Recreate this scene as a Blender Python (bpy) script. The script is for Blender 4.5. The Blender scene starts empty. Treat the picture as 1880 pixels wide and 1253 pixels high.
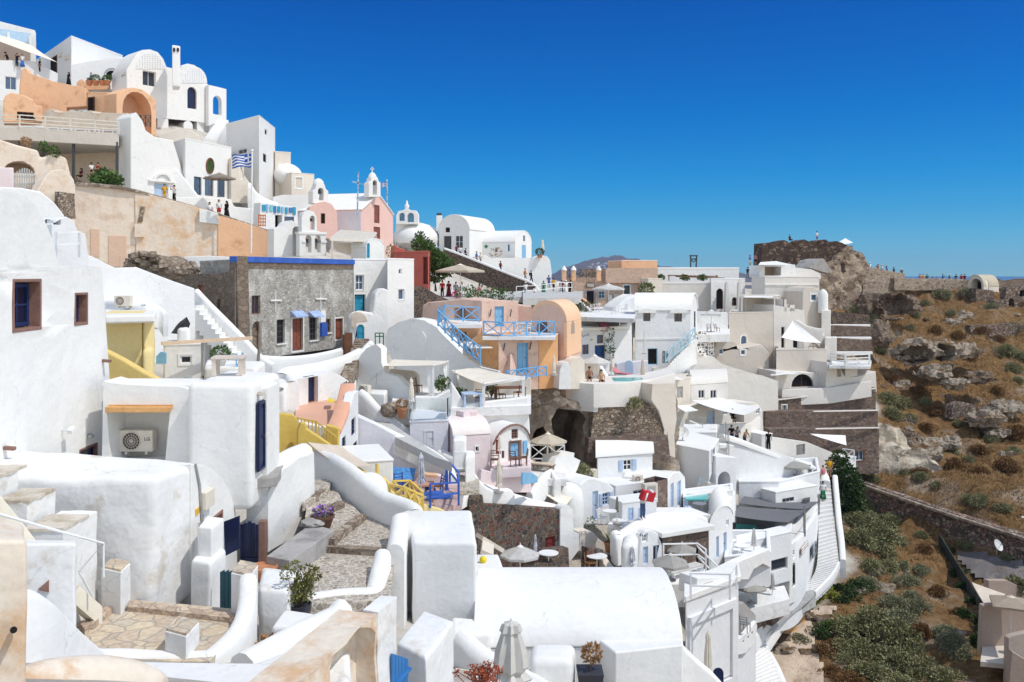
import bpy,bmesh,math,random
import numpy as np
from mathutils import Vector,Matrix,noise
from mathutils.geometry import tessellate_polygon
rnd=random.Random(7)
C=bpy.context.scene.collection
F,CX,HY=1700.0,940.0,505.0
def W(x,y,d):return Vector(((x-CX)/F*d,d,(HY-y)/F*d))
def P2(x,d):return Vector(((x-CX)/F*d,d))
def zy(y,d):return(HY-y)/F*d
def G(x,y,z):return W(x,y,-z*F/(y-HY))
def xd(x,X):return X*F/(x-CX)
def v2(p):return p.copy()if isinstance(p,Vector)else P2(*p)
def v3(p):return p.copy()if isinstance(p,Vector)else W(*p)
def R(x0,d0,x1,d1,dep):
 a,b=P2(x0,d0),P2(x1,d1);u=(b-a).normalized();n=Vector((-u.y,u.x))
 return[a,b,b+n*dep,a+n*dep]
MATS={}
class NT:
 def __init__(s,name):
  s.m=bpy.data.materials.new(name);s.m.use_nodes=True;s.t=s.m.node_tree
  s.b=s.t.nodes['Principled BSDF'];s.pos=s.n('ShaderNodeNewGeometry').outputs['Position']
 def n(s,k,**kw):
  x=s.t.nodes.new(k)
  for a,v in kw.items():setattr(x,a,v)
  return x
 def l(s,a,b):s.t.links.new(a,b)
 def noise(s,sc,det=4,rough=.55,vec=None,dist=0):
  x=s.n('ShaderNodeTexNoise');x.inputs['Scale'].default_value=sc;x.inputs['Detail'].default_value=det
  x.inputs['Roughness'].default_value=rough;x.inputs['Distortion'].default_value=dist
  s.l(vec or s.pos,x.inputs['Vector']);return x.outputs['Fac']
 def ramp(s,fac,stops):
  r=s.n('ShaderNodeValToRGB');e=r.color_ramp.elements
  while len(e)<len(stops):e.new(.5)
  for el,(p,c)in zip(e,stops):el.position=p;el.color=(*c,1)if len(c)==3 else c
  s.l(fac,r.inputs[0]);return r.outputs[0]
 def mix(s,fac,a,b,mode='MIX'):
  x=s.n('ShaderNodeMix',data_type='RGBA',blend_type=mode)
  for i,v in((0,fac),(6,a),(7,b)):
   if isinstance(v,(int,float)):x.inputs[i].default_value=v
   elif isinstance(v,tuple):x.inputs[i].default_value=(*v,1)
   else:s.l(v,x.inputs[i])
  return x.outputs[2]
 def bump(s,h,dist,strength=1,nrm=None):
  b=s.n('ShaderNodeBump');b.inputs['Strength'].default_value=strength;b.inputs['Distance'].default_value=dist
  s.l(h,b.inputs['Height'])
  if nrm:s.l(nrm,b.inputs['Normal'])
  return b.outputs[0]
 def scaled(s,v):
  m=s.n('ShaderNodeMapping');m.inputs['Scale'].default_value=v;s.l(s.pos,m.inputs[0]);return m.outputs[0]
 def end(s,col,nrm=None,rough=.8,spec=.25,metal=0):
  if isinstance(col,tuple):s.b.inputs['Base Color'].default_value=(*col,1)
  else:s.l(col,s.b.inputs['Base Color'])
  if isinstance(rough,(int,float)):s.b.inputs['Roughness'].default_value=rough
  else:s.l(rough,s.b.inputs['Roughness'])
  s.b.inputs['Specular IOR Level'].default_value=spec;s.b.inputs['Metallic'].default_value=metal
  if nrm:s.l(nrm,s.b.inputs['Normal'])
  MATS[s.m.name]=s.m;return s.m
def sc(c,k):return tuple(min(1,x*k)for x in c)
def plaster(name,col,var=.1,bump=.02,stain=None,amt=.0,big=.35,crack=0):
 t=NT(name);a=t.ramp(t.noise(big,5),[(.3,sc(col,1-var)),(.62,col)])
 b=t.noise(6,6,.6);a=t.mix(.5,a,t.ramp(b,[(.3,sc(col,1-var*.9)),(.6,sc(col,1.03))]))
 st=t.scaled((1.3,1.3,.12));s2=t.ramp(t.noise(1.4,4,.6,st),[(.56,(0,0,0)),(.74,(1,1,1))])
 a=t.mix(t.mix(.15,(0,0,0),s2),a,stain or sc(col,.72))
 if crack:
  v=t.n('ShaderNodeTexVoronoi',feature='DISTANCE_TO_EDGE');v.inputs['Scale'].default_value=.45;w=t.n('ShaderNodeVectorMath',operation='ADD');nz=t.n('ShaderNodeTexNoise');nz.inputs['Scale'].default_value=1.6;nz.inputs['Detail'].default_value=6;t.l(t.pos,nz.inputs['Vector']);t.l(nz.outputs['Color'],w.inputs[0]);t.l(t.pos,w.inputs[1]);t.l(w.outputs[0],v.inputs['Vector'])
  ck=t.mix(1.0,t.ramp(v.outputs['Distance'],[(.002,(1,1,1)),(.008,(0,0,0))]),t.ramp(t.noise(.5,3),[(.5,(0,0,0)),(.6,(.6,.6,.6))]),'MULTIPLY');a=t.mix(ck,a,sc(col,.45));sp=t.ramp(t.noise(9,3,.5),[(.70,(0,0,0)),(.76,(.3,.3,.3))]);a=t.mix(sp,a,sc(col,.6))
  br=t.ramp(t.noise(2.2,5,.65,t.scaled((1,1,4))),[(.35,sc(col,.93)),(.6,sc(col,1.02))]);a=t.mix(.4,a,br)
 if amt:a=t.mix(t.ramp(t.noise(.9,7,.68),[(.58-amt*.3,(0,0,0)),(.7-amt*.2,(1,1,1))]),a,stain)
 n=t.bump(t.noise(1.1,3),bump*5,.6);n=t.bump(t.noise(11,5,.6),bump*.4,.5,n)
 return t.end(a,n,.85,.15)
def flat(name,col,rough=.6,spec=.3,metal=0,var=.08,sc_=3):
 t=NT(name);return t.end(t.ramp(t.noise(sc_,4),[(.3,sc(col,1-var)),(.7,sc(col,1+var))]),None,rough,spec,metal)
def stone(name,cols,mortar,scale,mw=.06,bump=.05,plast=None,pamt=.5,stretch=(1,1,1.3)):
 t=NT(name);vec=t.scaled(stretch)
 w=t.n('ShaderNodeVectorMath',operation='ADD');t.l(vec,w.inputs[0])
 nz=t.n('ShaderNodeTexNoise');nz.inputs['Scale'].default_value=scale*1.2;t.l(vec,nz.inputs['Vector'])
 ml=t.n('ShaderNodeVectorMath',operation='SCALE');t.l(nz.outputs['Color'],ml.inputs[0]);ml.inputs['Scale'].default_value=.5/scale
 t.l(ml.outputs[0],w.inputs[1])
 v=t.n('ShaderNodeTexVoronoi');v.inputs['Scale'].default_value=scale;t.l(w.outputs[0],v.inputs['Vector'])
 e=t.n('ShaderNodeTexVoronoi',feature='DISTANCE_TO_EDGE');e.inputs['Scale'].default_value=scale;t.l(w.outputs[0],e.inputs['Vector'])
 s=t.n('ShaderNodeSeparateColor');t.l(v.outputs['Color'],s.inputs[0])
 k=len(cols);col=t.ramp(s.outputs[0],[((i+.5)/k,c)for i,c in enumerate(cols)])
 col=t.mix(.35,col,t.ramp(t.noise(scale*4,4),[(.3,(.05,.05,.05)),(.7,(.6,.58,.55))]),'OVERLAY')
 ed=t.ramp(e.outputs['Distance'],[(mw*.5,(0,0,0)),(mw,(1,1,1))])
 col=t.mix(ed,mortar,col);h=ed
 if plast:
  m=t.ramp(t.noise(.45,7,.65),[(pamt-.06,(0,0,0)),(pamt+.06,(1,1,1))]);col=t.mix(m,col,plast)
 n=t.bump(h,bump,.9);n=t.bump(t.noise(scale*5,4),bump*.5,.6,n)
 return t.end(col,n,.9,.15)
def glass(name,col):return flat(name,col,.12,.6,0,.25,.8)
WH=plaster('white_plaster',(.82,.81,.785),.09,crack=1)
WB=plaster('cool_white_plaster',(.79,.79,.79),.09,crack=1)
WOLD=plaster('weathered_white_plaster',(.8,.795,.78),.1,.03,(.6,.53,.44),.08,crack=1)
CRM=plaster('cream_plaster',(.72,.65,.56),.1)
BGE=plaster('beige_plaster',(.64,.58,.51),.1)
BGL=plaster('pale_beige_plaster',(.74,.705,.655),.09)
AGED=plaster('aged_ochre_plaster',(.77,.68,.57),.14,.03,(.62,.41,.25),.32)
SAND=plaster('sand_plaster',(.77,.66,.55),.12,.03,(.66,.51,.38),.25)
OCHW=plaster('peeling_ochre_plaster',(.75,.64,.53),.14,.04,(.68,.47,.30),.38)
PEACH=plaster('peach_plaster',(.80,.49,.30),.12,.02,(.62,.34,.2),.12)
PNKB=plaster('pinkish_plaster',(.74,.53,.43),.13,.02,(.55,.36,.27),.16)
ORG=plaster('orange_plaster',(.80,.44,.21),.14,.02,(.6,.3,.14),.14)
PINK=plaster('chapel_pink_plaster',(.80,.53,.46),.08)
PALEP=plaster('pale_pink_plaster',(.78,.66,.66),.06)
RED=plaster('red_plaster',(.55,.15,.11),.16,.02,(.42,.12,.1),.2)
YEL=plaster('yellow_plaster',(.80,.66,.33),.08,.02)
YEO=plaster('deep_yellow_plaster',(.68,.48,.12),.12)
LAV=plaster('shade_lavender_plaster',(.70,.69,.735),.08)  # bluish shade of walls put into the plaster colour
TERR=plaster('terracotta_floor',(.72,.42,.30),.1,.01)
CONC=plaster('grey_concrete',(.42,.40,.38),.2,.02,(.26,.25,.24),.3)
GREYP=plaster('grey_paving',(.55,.54,.52),.12,.02,(.42,.4,.37),.2)
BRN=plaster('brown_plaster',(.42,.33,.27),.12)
DASPH=plaster('dark_asphalt',(.19,.17,.165),.2,.02,(.27,.24,.22),.2)
RUBBLE=stone('rubble_stone',[(.30,.22,.16),(.45,.36,.27),(.2,.15,.12),(.52,.44,.35)],(.12,.09,.07),4.4,.08)
LAVA=stone('lava_stone',[(.085,.07,.065),(.15,.11,.09),(.06,.05,.05),(.22,.15,.11)],(.27,.21,.165),3.2,.07,.06)
REDST=stone('red_lava_stone',[(.19,.14,.118),(.26,.178,.142),(.13,.098,.085),(.31,.24,.195)],(.22,.175,.145),3.0,.06,.04,stretch=(1,1,1.8))
ROUNDST=stone('round_lava_stone',[(.10,.095,.09),(.18,.16,.145),(.22,.075,.05),(.065,.06,.06),(.14,.10,.08)],(.33,.26,.2),4.6,.05,.05,stretch=(1,1,1))
GREYST=stone('grey_rubble_wall',[(.42,.395,.36),(.54,.51,.465),(.29,.272,.25),(.6,.57,.525)],(.49,.465,.425),4.5,.1,.1,(.70,.68,.63),.575)
DKBR=stone('brown_rough_render',[(.24,.185,.145),(.2,.155,.12),(.28,.22,.17)],(.17,.13,.10),2.2,.05,.04)
HILLST=stone('hill_wall_stone',[(.22,.165,.135),(.33,.265,.21),(.13,.10,.085),(.46,.38,.31),(.30,.18,.14)],(.09,.07,.058),2.4,.09,.08)
CASTST=stone('castle_stone',[(.10,.07,.055),(.16,.11,.085),(.07,.05,.045),(.28,.21,.16)],(.07,.05,.04),1.9,.1,.09)
PALEST=stone('pale_rubble_stone',[(.42,.34,.27),(.33,.26,.2),(.5,.42,.34),(.22,.17,.13)],(.28,.22,.17),2.2,.08,.1)
BRICKW=stone('pinkish_stone_wall',[(.62,.46,.35),(.68,.52,.41),(.56,.42,.33)],(.52,.4,.31),3.4,.07,.03,stretch=(1,1,2))
WSPOT=stone('white_jointed_stone',[(.10,.09,.085),(.17,.14,.12),(.23,.19,.17)],(.8,.78,.76),2.4,.2,.04)
COBBLE=stone('cobbled_paving',[(.42,.37,.31),(.52,.47,.4),(.3,.26,.22),(.46,.4,.33)],(.60,.54,.46),5.5,.13,.02,stretch=(1,1,1))
FLAG=stone('flagstone_paving',[(.62,.53,.4),(.68,.59,.46),(.56,.47,.36),(.60,.54,.44)],(.42,.37,.31),2.0,.04,.015,stretch=(1,1,1))
FLAGE=stone('flagstone_edge',[(.6,.48,.36),(.5,.38,.28),(.66,.56,.44)],(.4,.32,.26),4,.06,.02)
NAVY=flat('navy_paint',(.012,.022,.075),.45)
BLUE=flat('blue_paint',(.045,.19,.46),.5)
LBLUE=flat('sky_blue_paint',(.22,.46,.68),.55)
SBLUE=flat('soft_blue_paint',(.45,.56,.73),.55)
ULTRA=flat('ultramarine_paint',(.04,.115,.45),.5,var=.25,sc_=1.5)
TEAL=flat('turquoise_paint',(.03,.30,.46),.5)
GRNP=flat('green_paint',(.03,.22,.10),.5)
GATEG=flat('dark_teal_paint',(.03,.11,.14),.5)
BROWN=flat('brown_wood',(.17,.075,.04),.6,var=.25)
REDBR=flat('red_brown_wood',(.23,.07,.045),.6,var=.2)
DKRED=flat('dark_red_wood',(.16,.025,.02),.6,var=.2)
WOODO=flat('orange_wood',(.66,.36,.14),.6,var=.16,sc_=5)
WOODG=flat('grey_wood',(.3,.26,.22),.75,var=.2)
BRST=plaster('brown_stone_frame',(.28,.16,.13),.3,.03)
WPAINT=flat('white_paint',(.8,.8,.79),.5)
CRPNT=flat('cream_paint',(.72,.66,.56),.5)
METAL=flat('grey_metal',(.42,.42,.42),.4,.5,.6)
DMETAL=flat('dark_metal',(.07,.07,.075),.5)
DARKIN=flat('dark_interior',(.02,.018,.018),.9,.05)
GLS=glass('window_glass',(.03,.04,.055));GLB=glass('blue_window_glass',(.06,.10,.16))
CLEAR=NT('clear_glass');CLEAR.b.inputs['Transmission Weight'].default_value=1;CLEAR.b.inputs['IOR'].default_value=1.05;CLEAR=CLEAR.end((.9,.97,.96),None,.02,.5)
CANV=flat('cream_canvas',(.78,.71,.60),.85,.1,sc_=1.2);CANW=flat('white_canvas',(.80,.79,.77),.85,.1)
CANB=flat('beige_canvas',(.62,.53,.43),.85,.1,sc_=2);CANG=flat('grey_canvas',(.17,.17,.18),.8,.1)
CANT=flat('taupe_canvas',(.46,.40,.34),.85,.1,sc_=2);CANGR=flat('greige_canvas',(.58,.56,.52),.85,.1)
CLAY=flat('terracotta_pot',(.50,.22,.11),.75,var=.15);DPOT=flat('dark_pot',(.045,.045,.055),.5)
SOIL=flat('soil',(.09,.06,.04),.95)
ROOFBLK=flat('black_sheet',(.015,.015,.017),.35,.4)
def water():
 t=NT('pool_water');return t.end((.10,.52,.50),t.bump(t.noise(3,3),.03,.4),.06,.6)
POOL=water()
def leaf(name,c0,c1,c2=None):
 t=NT(name);col=t.ramp(t.noise(2.6,4,.6),[(.3,c0),(.6,c1)]+([(.75,c2)]if c2 else[]))
 t.b.inputs['Subsurface Weight'].default_value=0
 return t.end(col,None,.75,.15)
LFG=leaf('green_leaves',(.035,.07,.018),(.10,.17,.045),(.17,.235,.075))
LFD=leaf('dark_green_leaves',(.022,.045,.016),(.055,.095,.03),(.095,.135,.05))
LFO=leaf('olive_scrub',(.16,.155,.075),(.29,.28,.145),(.38,.35,.2))
LFS=leaf('grey_green_scrub',(.17,.175,.105),(.29,.285,.17),(.36,.34,.22))
LFB=leaf('dry_brown_scrub',(.12,.066,.028),(.25,.142,.058),(.34,.21,.095))
LFDRY=leaf('dry_twigs',(.22,.11,.05),(.42,.25,.12))
LFY=leaf('yellow_succulent',(.16,.19,.03),(.42,.42,.08),(.5,.46,.12))
LFRED=leaf('red_succulent',(.25,.06,.03),(.48,.14,.07))
FLMAG=leaf('magenta_flowers',(.3,.02,.1),(.55,.05,.2));FLPUR=leaf('purple_flowers',(.2,.05,.4),(.42,.18,.66))
FLMIX=leaf('mixed_flowers',(.05,.09,.02),(.14,.16,.04),(.5,.12,.05))
BARK=flat('bark',(.16,.11,.07),.9,var=.25)
SKIN=flat('skin',(.50,.30,.20),.6);SKIND=flat('tanned_skin',(.32,.17,.10),.6)
CL={k:flat(k+'_cloth',v,.85,.1)for k,v in dict(black=(.012,.012,.014),white=(.75,.75,.75),navy=(.02,.03,.09),grey=(.22,.22,.23),red=(.5,.03,.03),yellow=(.65,.36,.03),green=(.02,.16,.09),blue=(.06,.16,.45),pink=(.6,.22,.25),maroon=(.14,.02,.03),tan=(.4,.28,.17),denim=(.09,.14,.26),orange=(.65,.2,.04),cream=(.66,.6,.48)).items()}
HAIR={'dark':flat('dark_hair',(.02,.014,.01),.6),'brown':flat('brown_hair',(.09,.045,.02),.6),'fair':flat('fair_hair',(.38,.25,.1),.6)}
def link(name,data,parent=None):
 o=bpy.data.objects.new(name,data);C.objects.link(o)
 if parent:o.parent=parent
 return o
LABELS={}
def tag(o,label,cat,group=None,kind=None):
 if label:o['label']=label;LABELS.setdefault(label,[]).append((o.name,group))
 if cat:o['category']=cat
 if group:o['group']=group
 if kind:o['kind']=kind
 return o
def thing(name,label,cat,loc,group=None):
 o=link(name,None);o.location=loc;o.empty_display_size=.3;o['wl']=list(loc);return tag(o,label,cat,group)
def wl(o):
 while o.parent:o=o.parent
 return Vector(o['wl'])if'wl'in o else Vector(o.location)
def mesh(bm,name,mats,smooth=True,off=None):
 bmesh.ops.recalc_face_normals(bm,faces=bm.faces)
 if off is not None:bmesh.ops.translate(bm,verts=bm.verts,vec=-off)
 me=bpy.data.meshes.new(name);bm.to_mesh(me);bm.free()
 for m in(mats if isinstance(mats,(list,tuple))else[mats]):me.materials.append(m)
 if smooth:me.polygons.foreach_set('use_smooth',[True]*len(me.polygons))
 return me
def bevel(o,w,seg=2,ang=35):
 m=o.modifiers.new('bevel','BEVEL');m.width=w;m.segments=seg;m.limit_method='ANGLE';m.angle_limit=math.radians(ang)
 me=o.data
 if'hole'in me.attributes:
  bm=bmesh.new();bm.from_mesh(me);hl=bm.verts.layers.int['hole'];wt=bm.edges.layers.float.new('bevel_weight_edge')
  for e in bm.edges:
   if len(e.link_faces)==2 and e.calc_face_angle(0)>math.radians(ang)and not(e.verts[0][hl]and e.verts[1][hl]):e[wt]=1
  bm.to_mesh(me);bm.free();m.limit_method='WEIGHT'
 m.harden_normals=True;m.use_clamp_overlap=True
def sharp(me,ang=40):
 me.set_sharp_from_angle(angle=math.radians(ang))
def part(parent,name,bm,mat,bev=0,seg=2,label=None,ang=40):
 me=mesh(bm,name,mat,True,wl(parent));sharp(me,ang);o=link(name,me,parent)
 if bev:bevel(o,bev,seg)
 if label:o['label']=label
 return o
def solo(name,label,cat,bm,mat,group=None,bev=0,seg=2,kind=None,loc=None,ang=40):
 if loc is None:
  xs=[v.co for v in bm.verts];loc=Vector((sum(v.x for v in xs)/len(xs),sum(v.y for v in xs)/len(xs),min(v.z for v in xs)))
 me=mesh(bm,name,mat,True,loc);sharp(me,ang);o=link(name,me);o.location=loc
 if bev:bevel(o,bev,seg)
 return tag(o,label,cat,group,kind)
def struct(name,bm,mat,**k):return solo(name,None,None,bm,mat,kind='structure',**k)
def dup(root,loc,rz=0,s=1,label=None,group=None,mats=None):
 r=root.copy();C.objects.link(r);r.location=loc;r.rotation_euler=(0,0,rz);r.scale=(s,s,s)if isinstance(s,(int,float))else s;r['wl']=list(loc)
 if label:tag(r,label,None)
 if group:r['group']=group
 def rec(a,b):
  for ch in a.children:
   c=ch.copy();C.objects.link(c);c.parent=b
   rec(ch,c)
 rec(root,r)
 if mats:
  for o in[r]+list(r.children_recursive):
   k=o.name.split('.')[0]
   if k in mats and o.type=='MESH':o.material_slots[0].link='OBJECT';o.material_slots[0].material=mats[k]
 return r
def B():return bmesh.new()
def quad(bm,a,b,c,d):return bm.faces.new([bm.verts.new(p)for p in(a,b,c,d)])
def hull(bm,lo,hi):
 n=len(lo);a=[bm.verts.new(p)for p in lo];b=[bm.verts.new(p)for p in hi]
 bm.faces.new(a[::-1]);bm.faces.new(b)
 for i in range(n):bm.faces.new((a[i],a[(i+1)%n],b[(i+1)%n],b[i]))
def box(bm,c,s,rz=0,rx=0,ry=0):
 M=Matrix.Rotation(rz,3,'Z')@Matrix.Rotation(ry,3,'Y')@Matrix.Rotation(rx,3,'X');c=Vector(c);x,y,z=(k/2 for k in s)
 p=lambda a,b,d:c+M@Vector((a,b,d))
 hull(bm,[p(-x,-y,-z),p(x,-y,-z),p(x,y,-z),p(-x,y,-z)],[p(-x,-y,z),p(x,-y,z),p(x,y,z),p(-x,y,z)])
def bar(bm,a,b,w,h=None,up=Vector((0,0,1))):
 a,b=Vector(a),Vector(b);h=h or w;t=(b-a).normalized();s=t.cross(up)
 if s.length<1e-3:s=t.cross(Vector((0,1,0)))
 s.normalize();u=s.cross(t);s*=w/2;u*=h/2
 hull(bm,[a-s-u,a+s-u,a+s+u,a-s+u],[b-s-u,b+s-u,b+s+u,b-s+u])
def tube(bm,pts,r,n=8):
 pts=[Vector(p)for p in pts];rs=r if isinstance(r,(list,tuple))else[r]*len(pts);rings=[]
 for i,p in enumerate(pts):
  t=(pts[min(i+1,len(pts)-1)]-pts[max(i-1,0)]).normalized();s=t.cross(Vector((0,0,1)))
  if s.length<.05:s=t.cross(Vector((0,1,0)))
  s.normalize();u=s.cross(t)
  rings.append([bm.verts.new(p+(s*math.cos(k*2*math.pi/n)+u*math.sin(k*2*math.pi/n))*rs[i])for k in range(n)])
 for a,b in zip(rings,rings[1:]):
  for k in range(n):bm.faces.new((a[k],a[(k+1)%n],b[(k+1)%n],b[k]))
 bm.faces.new(rings[0][::-1]);bm.faces.new(rings[-1])
def lathe(bm,prof,c=(0,0,0),n=14,flute=0):
 c=Vector(c);rings=[]
 for r,z in prof:
  rings.append([bm.verts.new(c+Vector((math.cos(k*2*math.pi/n),math.sin(k*2*math.pi/n),0))*max(r*(1-(flute if k%2 else 0)),.001)+Vector((0,0,z)))for k in range(n)])
 for a,b in zip(rings,rings[1:]):
  for k in range(n):bm.faces.new((a[k],a[(k+1)%n],b[(k+1)%n],b[k]))
 bm.faces.new(rings[0][::-1]);bm.faces.new(rings[-1])
def ball(bm,c,r,sub=2,amp=0,fr=1,seed=0):
 k=bmesh.ops.create_icosphere(bm,subdivisions=sub,radius=1);r=Vector(r)if not isinstance(r,(int,float))else Vector((r,r,r));c=Vector(c)
 for v in k['verts']:
  s=1+(amp*noise.fractal(v.co*fr+Vector((seed*3.1,seed*1.7,seed)),1,2,4)if amp else 0);v.co=Vector(v.co[i]*r[i]*s for i in range(3))+c
def rough(bm,cell,amp,fr=1,it=4,seed=0,zk=1):
 for _ in range(it):
  es=[e for e in bm.edges if e.calc_length()>cell]
  if not es:break
  bmesh.ops.subdivide_edges(bm,edges=es,cuts=1,use_grid_fill=True)
 bmesh.ops.triangulate(bm,faces=[f for f in bm.faces if len(f.verts)>4])
 s=Vector((seed*7.3,seed*3.7,seed*1.3))
 for v in bm.verts:
  p=v.co*fr+s;v.co+=Vector((noise.noise(p),noise.noise(p+Vector((31,0,0))),zk*noise.noise(p+Vector((0,47,0)))))*amp
def soft(bm,w,seg=3,ang=30):
 es=[e for e in bm.edges if len(e.link_faces)==2 and e.calc_face_angle(0)>math.radians(ang)]
 bmesh.ops.bevel(bm,geom=es,offset=w,segments=seg,profile=.5,affect='EDGES',clamp_overlap=True)
class Plane:
 def __init__(s,A,Bp,ccw=False):
  s.A,s.B=v2(A),v2(Bp);d=s.B-s.A;s.L=d.length;s.u=d/s.L;n=Vector((s.u.y,-s.u.x))
  if not ccw and n.dot(s.A)>0:n=-n
  s.n=n
  s.U=Vector((s.u.x,s.u.y,0));s.N=Vector((n.x,n.y,0));s.O=Vector((s.A.x,s.A.y,0))
 def uv(s,x,y):
  d=Vector(((x-CX)/F,1));k=s.A.dot(s.n)/d.dot(s.n);p=d*k;return((p-s.A).dot(s.u),(HY-y)/F*k)
 def depth(s,x):d=Vector(((x-CX)/F,1));return s.A.dot(s.n)/d.dot(s.n)
 def p(s,u,v,n=0):return s.O+s.U*u+Vector((0,0,v))+s.N*n
 def at(s,x,y,n=0):return s.p(*s.uv(x,y),n)
 def box(s,bm,u0,u1,v0,v1,n0,n1):
  q=lambda n:[s.p(u0,v0,n),s.p(u1,v0,n),s.p(u1,v1,n),s.p(u0,v1,n)]
  hull(bm,q(n0),q(n1))
 def poly(s,bm,pts,n0,n1):hull(bm,[s.p(u,v,n0)for u,v in pts],[s.p(u,v,n1)for u,v in pts])
 def ring(s,bm,o,i,n0,n1):
  k=len(o);V=[[bm.verts.new(s.p(u,v,n))for u,v in q]for q in(o,i)for n in(n0,n1)]
  for j in range(k):
   a=(j+1)%k
   for x,y in((0,1),(1,3),(3,2),(2,0)):bm.faces.new((V[x][j],V[x][a],V[y][a],V[y][j]))
def filled(bm,pl,out,holes,n=0):
 lay=bm.verts.layers.int.get('hole')or bm.verts.layers.int.new('hole')
 allp=list(out)+[p for h in holes for p in h];vs=[bm.verts.new(pl.p(u,v,n))for u,v in allp]
 for t in tessellate_polygon([[Vector((u,v,0))for u,v in q]for q in[out]+list(holes)]):
  try:bm.faces.new([vs[i]for i in t])
  except ValueError:pass
 res=[];k=len(out)
 res.append(vs[:k])
 for h in holes:res.append(vs[k:k+len(h)]);k+=len(h)
 for v in vs[len(out):]:v[lay]=1
 return res
def band(bm,a,b):
 n=len(a)
 for i in range(n):bm.faces.new((a[i],a[(i+1)%n],b[(i+1)%n],b[i]))
def slabmesh(pl,out,th,holes=(),n=0):
 bm=B();bm.verts.layers.int.new('hole');f=filled(bm,pl,out,holes,n);k=filled(bm,pl,out,holes,n-th)
 for a,b in zip(f,k):band(bm,a,b)
 return bm
def arcpts(u0,u1,v,h,n=10,k=1):return[(u0+(u1-u0)*(.5-.5*math.cos(math.pi*i/n)),v+h*math.sin(math.pi*i/n)**k)for i in range(n+1)]
def rect(pl,x0,y0,x1,y1,arch=False,n=8):
 ca,cb=pl.uv(x0,(y0+y1)/2),pl.uv(x1,(y0+y1)/2);u0,u1=min(ca[0],cb[0]),max(ca[0],cb[0]);xm=(x0+x1)/2
 v0,v1=pl.uv(xm,y1)[1],pl.uv(xm,y0)[1]
 if not arch:return[(u0,v0),(u1,v0),(u1,v1),(u0,v1)]
 w=(u1-u0)/2;h=min(w,(v1-v0)*.9);return[(u0,v0),(u1,v0)]+arcpts(u1,u0,v1-h,h,n)
def scl(q,fw):
 us,vs=[p[0]for p in q],[p[1]for p in q];c=((min(us)+max(us))/2,(min(vs)+max(vs))/2);w,h=max(us)-min(us),max(vs)-min(vs)
 a,b=max(.1,1-2*fw/w),max(.1,1-2*fw/h);return[(c[0]+(u-c[0])*a,c[1]+(v-c[1])*b)for u,v in q]
def opening(parent,pl,q,k):
 """k: kind w/d/o, fc frame colour, pc pane or leaf colour, r recess, m=(nx,ny) bars, sur=(colour,width), sh shutters colour, n name"""
 kind=k.get('k','w');r=k.get('r',.14);us,vs=[p[0]for p in q],[p[1]for p in q];u0,u1,v0,v1=min(us),max(us),min(vs),max(vs);w=u1-u0
 nm=k.get('n',{'w':'window','d':'door','o':'opening'}[kind]);base=k.get('off',0)
 if kind=='o':
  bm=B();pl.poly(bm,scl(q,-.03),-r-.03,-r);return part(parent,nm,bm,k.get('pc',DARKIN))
 fw=min(k.get('fw',.07),w*.2);bm=B();inn=scl(q,fw);pl.ring(bm,scl(q,-.004),inn,-r+base,-r+.07+base)
 mx,my=k.get('m',(1,1)if kind=='w'else(0,0));bw=min(.05,w*.09)
 iu0,iu1,iv0,iv1=u0+fw,u1-fw,v0+fw,v1-fw
 for i in range(mx):c=iu0+(iu1-iu0)*(i+1)/(mx+1);pl.box(bm,c-bw/2,c+bw/2,iv0,iv1-(fw if len(q)>4 else 0),-r+.015+base,-r+.055+base)
 for i in range(my):c=iv0+(iv1-iv0)*(i+1)/(my+1);pl.box(bm,iu0,iu1,c-bw/2,c+bw/2,-r+.018+base,-r+.05+base)
 o=part(parent,nm,bm,k.get('fc',WPAINT))
 bm=B();pl.poly(bm,scl(q,.01 if base else-.03),-r-.02+base,-r+.02+base)
 if kind=='w':part(o,'pane',bm,k.get('pc',GLS))
 else:
  nl=k.get('lv',1)
  for j in range(nl):
   a,b=iu0+(iu1-iu0)*j/nl,iu0+(iu1-iu0)*(j+1)/nl;g=(b-a)*.16
   for vv0,vv1 in((.06,.44),(.52,.92)):pl.box(bm,a+g,b-g,iv0+(iv1-iv0)*vv0,iv0+(iv1-iv0)*vv1,-r+.02+base,-r+.04+base)
  part(o,'leaf',bm,k.get('pc',BLUE));bm=B();pl.box(bm,iu0+(iu1-iu0)*.82,iu0+(iu1-iu0)*.88,iv0+(iv1-iv0)*.47,iv0+(iv1-iv0)*.5,-r+.02+base,-r+.09+base);part(o,'handle',bm,DMETAL)
 if'sur'in k:
  c,sw=k['sur'];bm=B();pl.ring(bm,scl(q,-sw),scl(q,-.002),-.02,.035);part(o,'surround',bm,c)
 if'sh'in k:
  for a,b in((u0-w*.52,u0-.03),(u1+.03,u1+w*.52)):
   bm=B();pl.box(bm,a,b,v0,v1,.012,.05)
   for j in range(7):vv=v0+(v1-v0)*(j+.7)/7.5;pl.box(bm,a+.05,b-.05,vv,vv+.04,.05,.065)
   part(o,'shutter',bm,k['sh'])
 if'sill'in k:bm=B();pl.box(bm,u0-.08,u1+.08,v0-.08,v0-.005,-.03,.1);part(o,'sill',bm,k['sill'])
 return o
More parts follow.
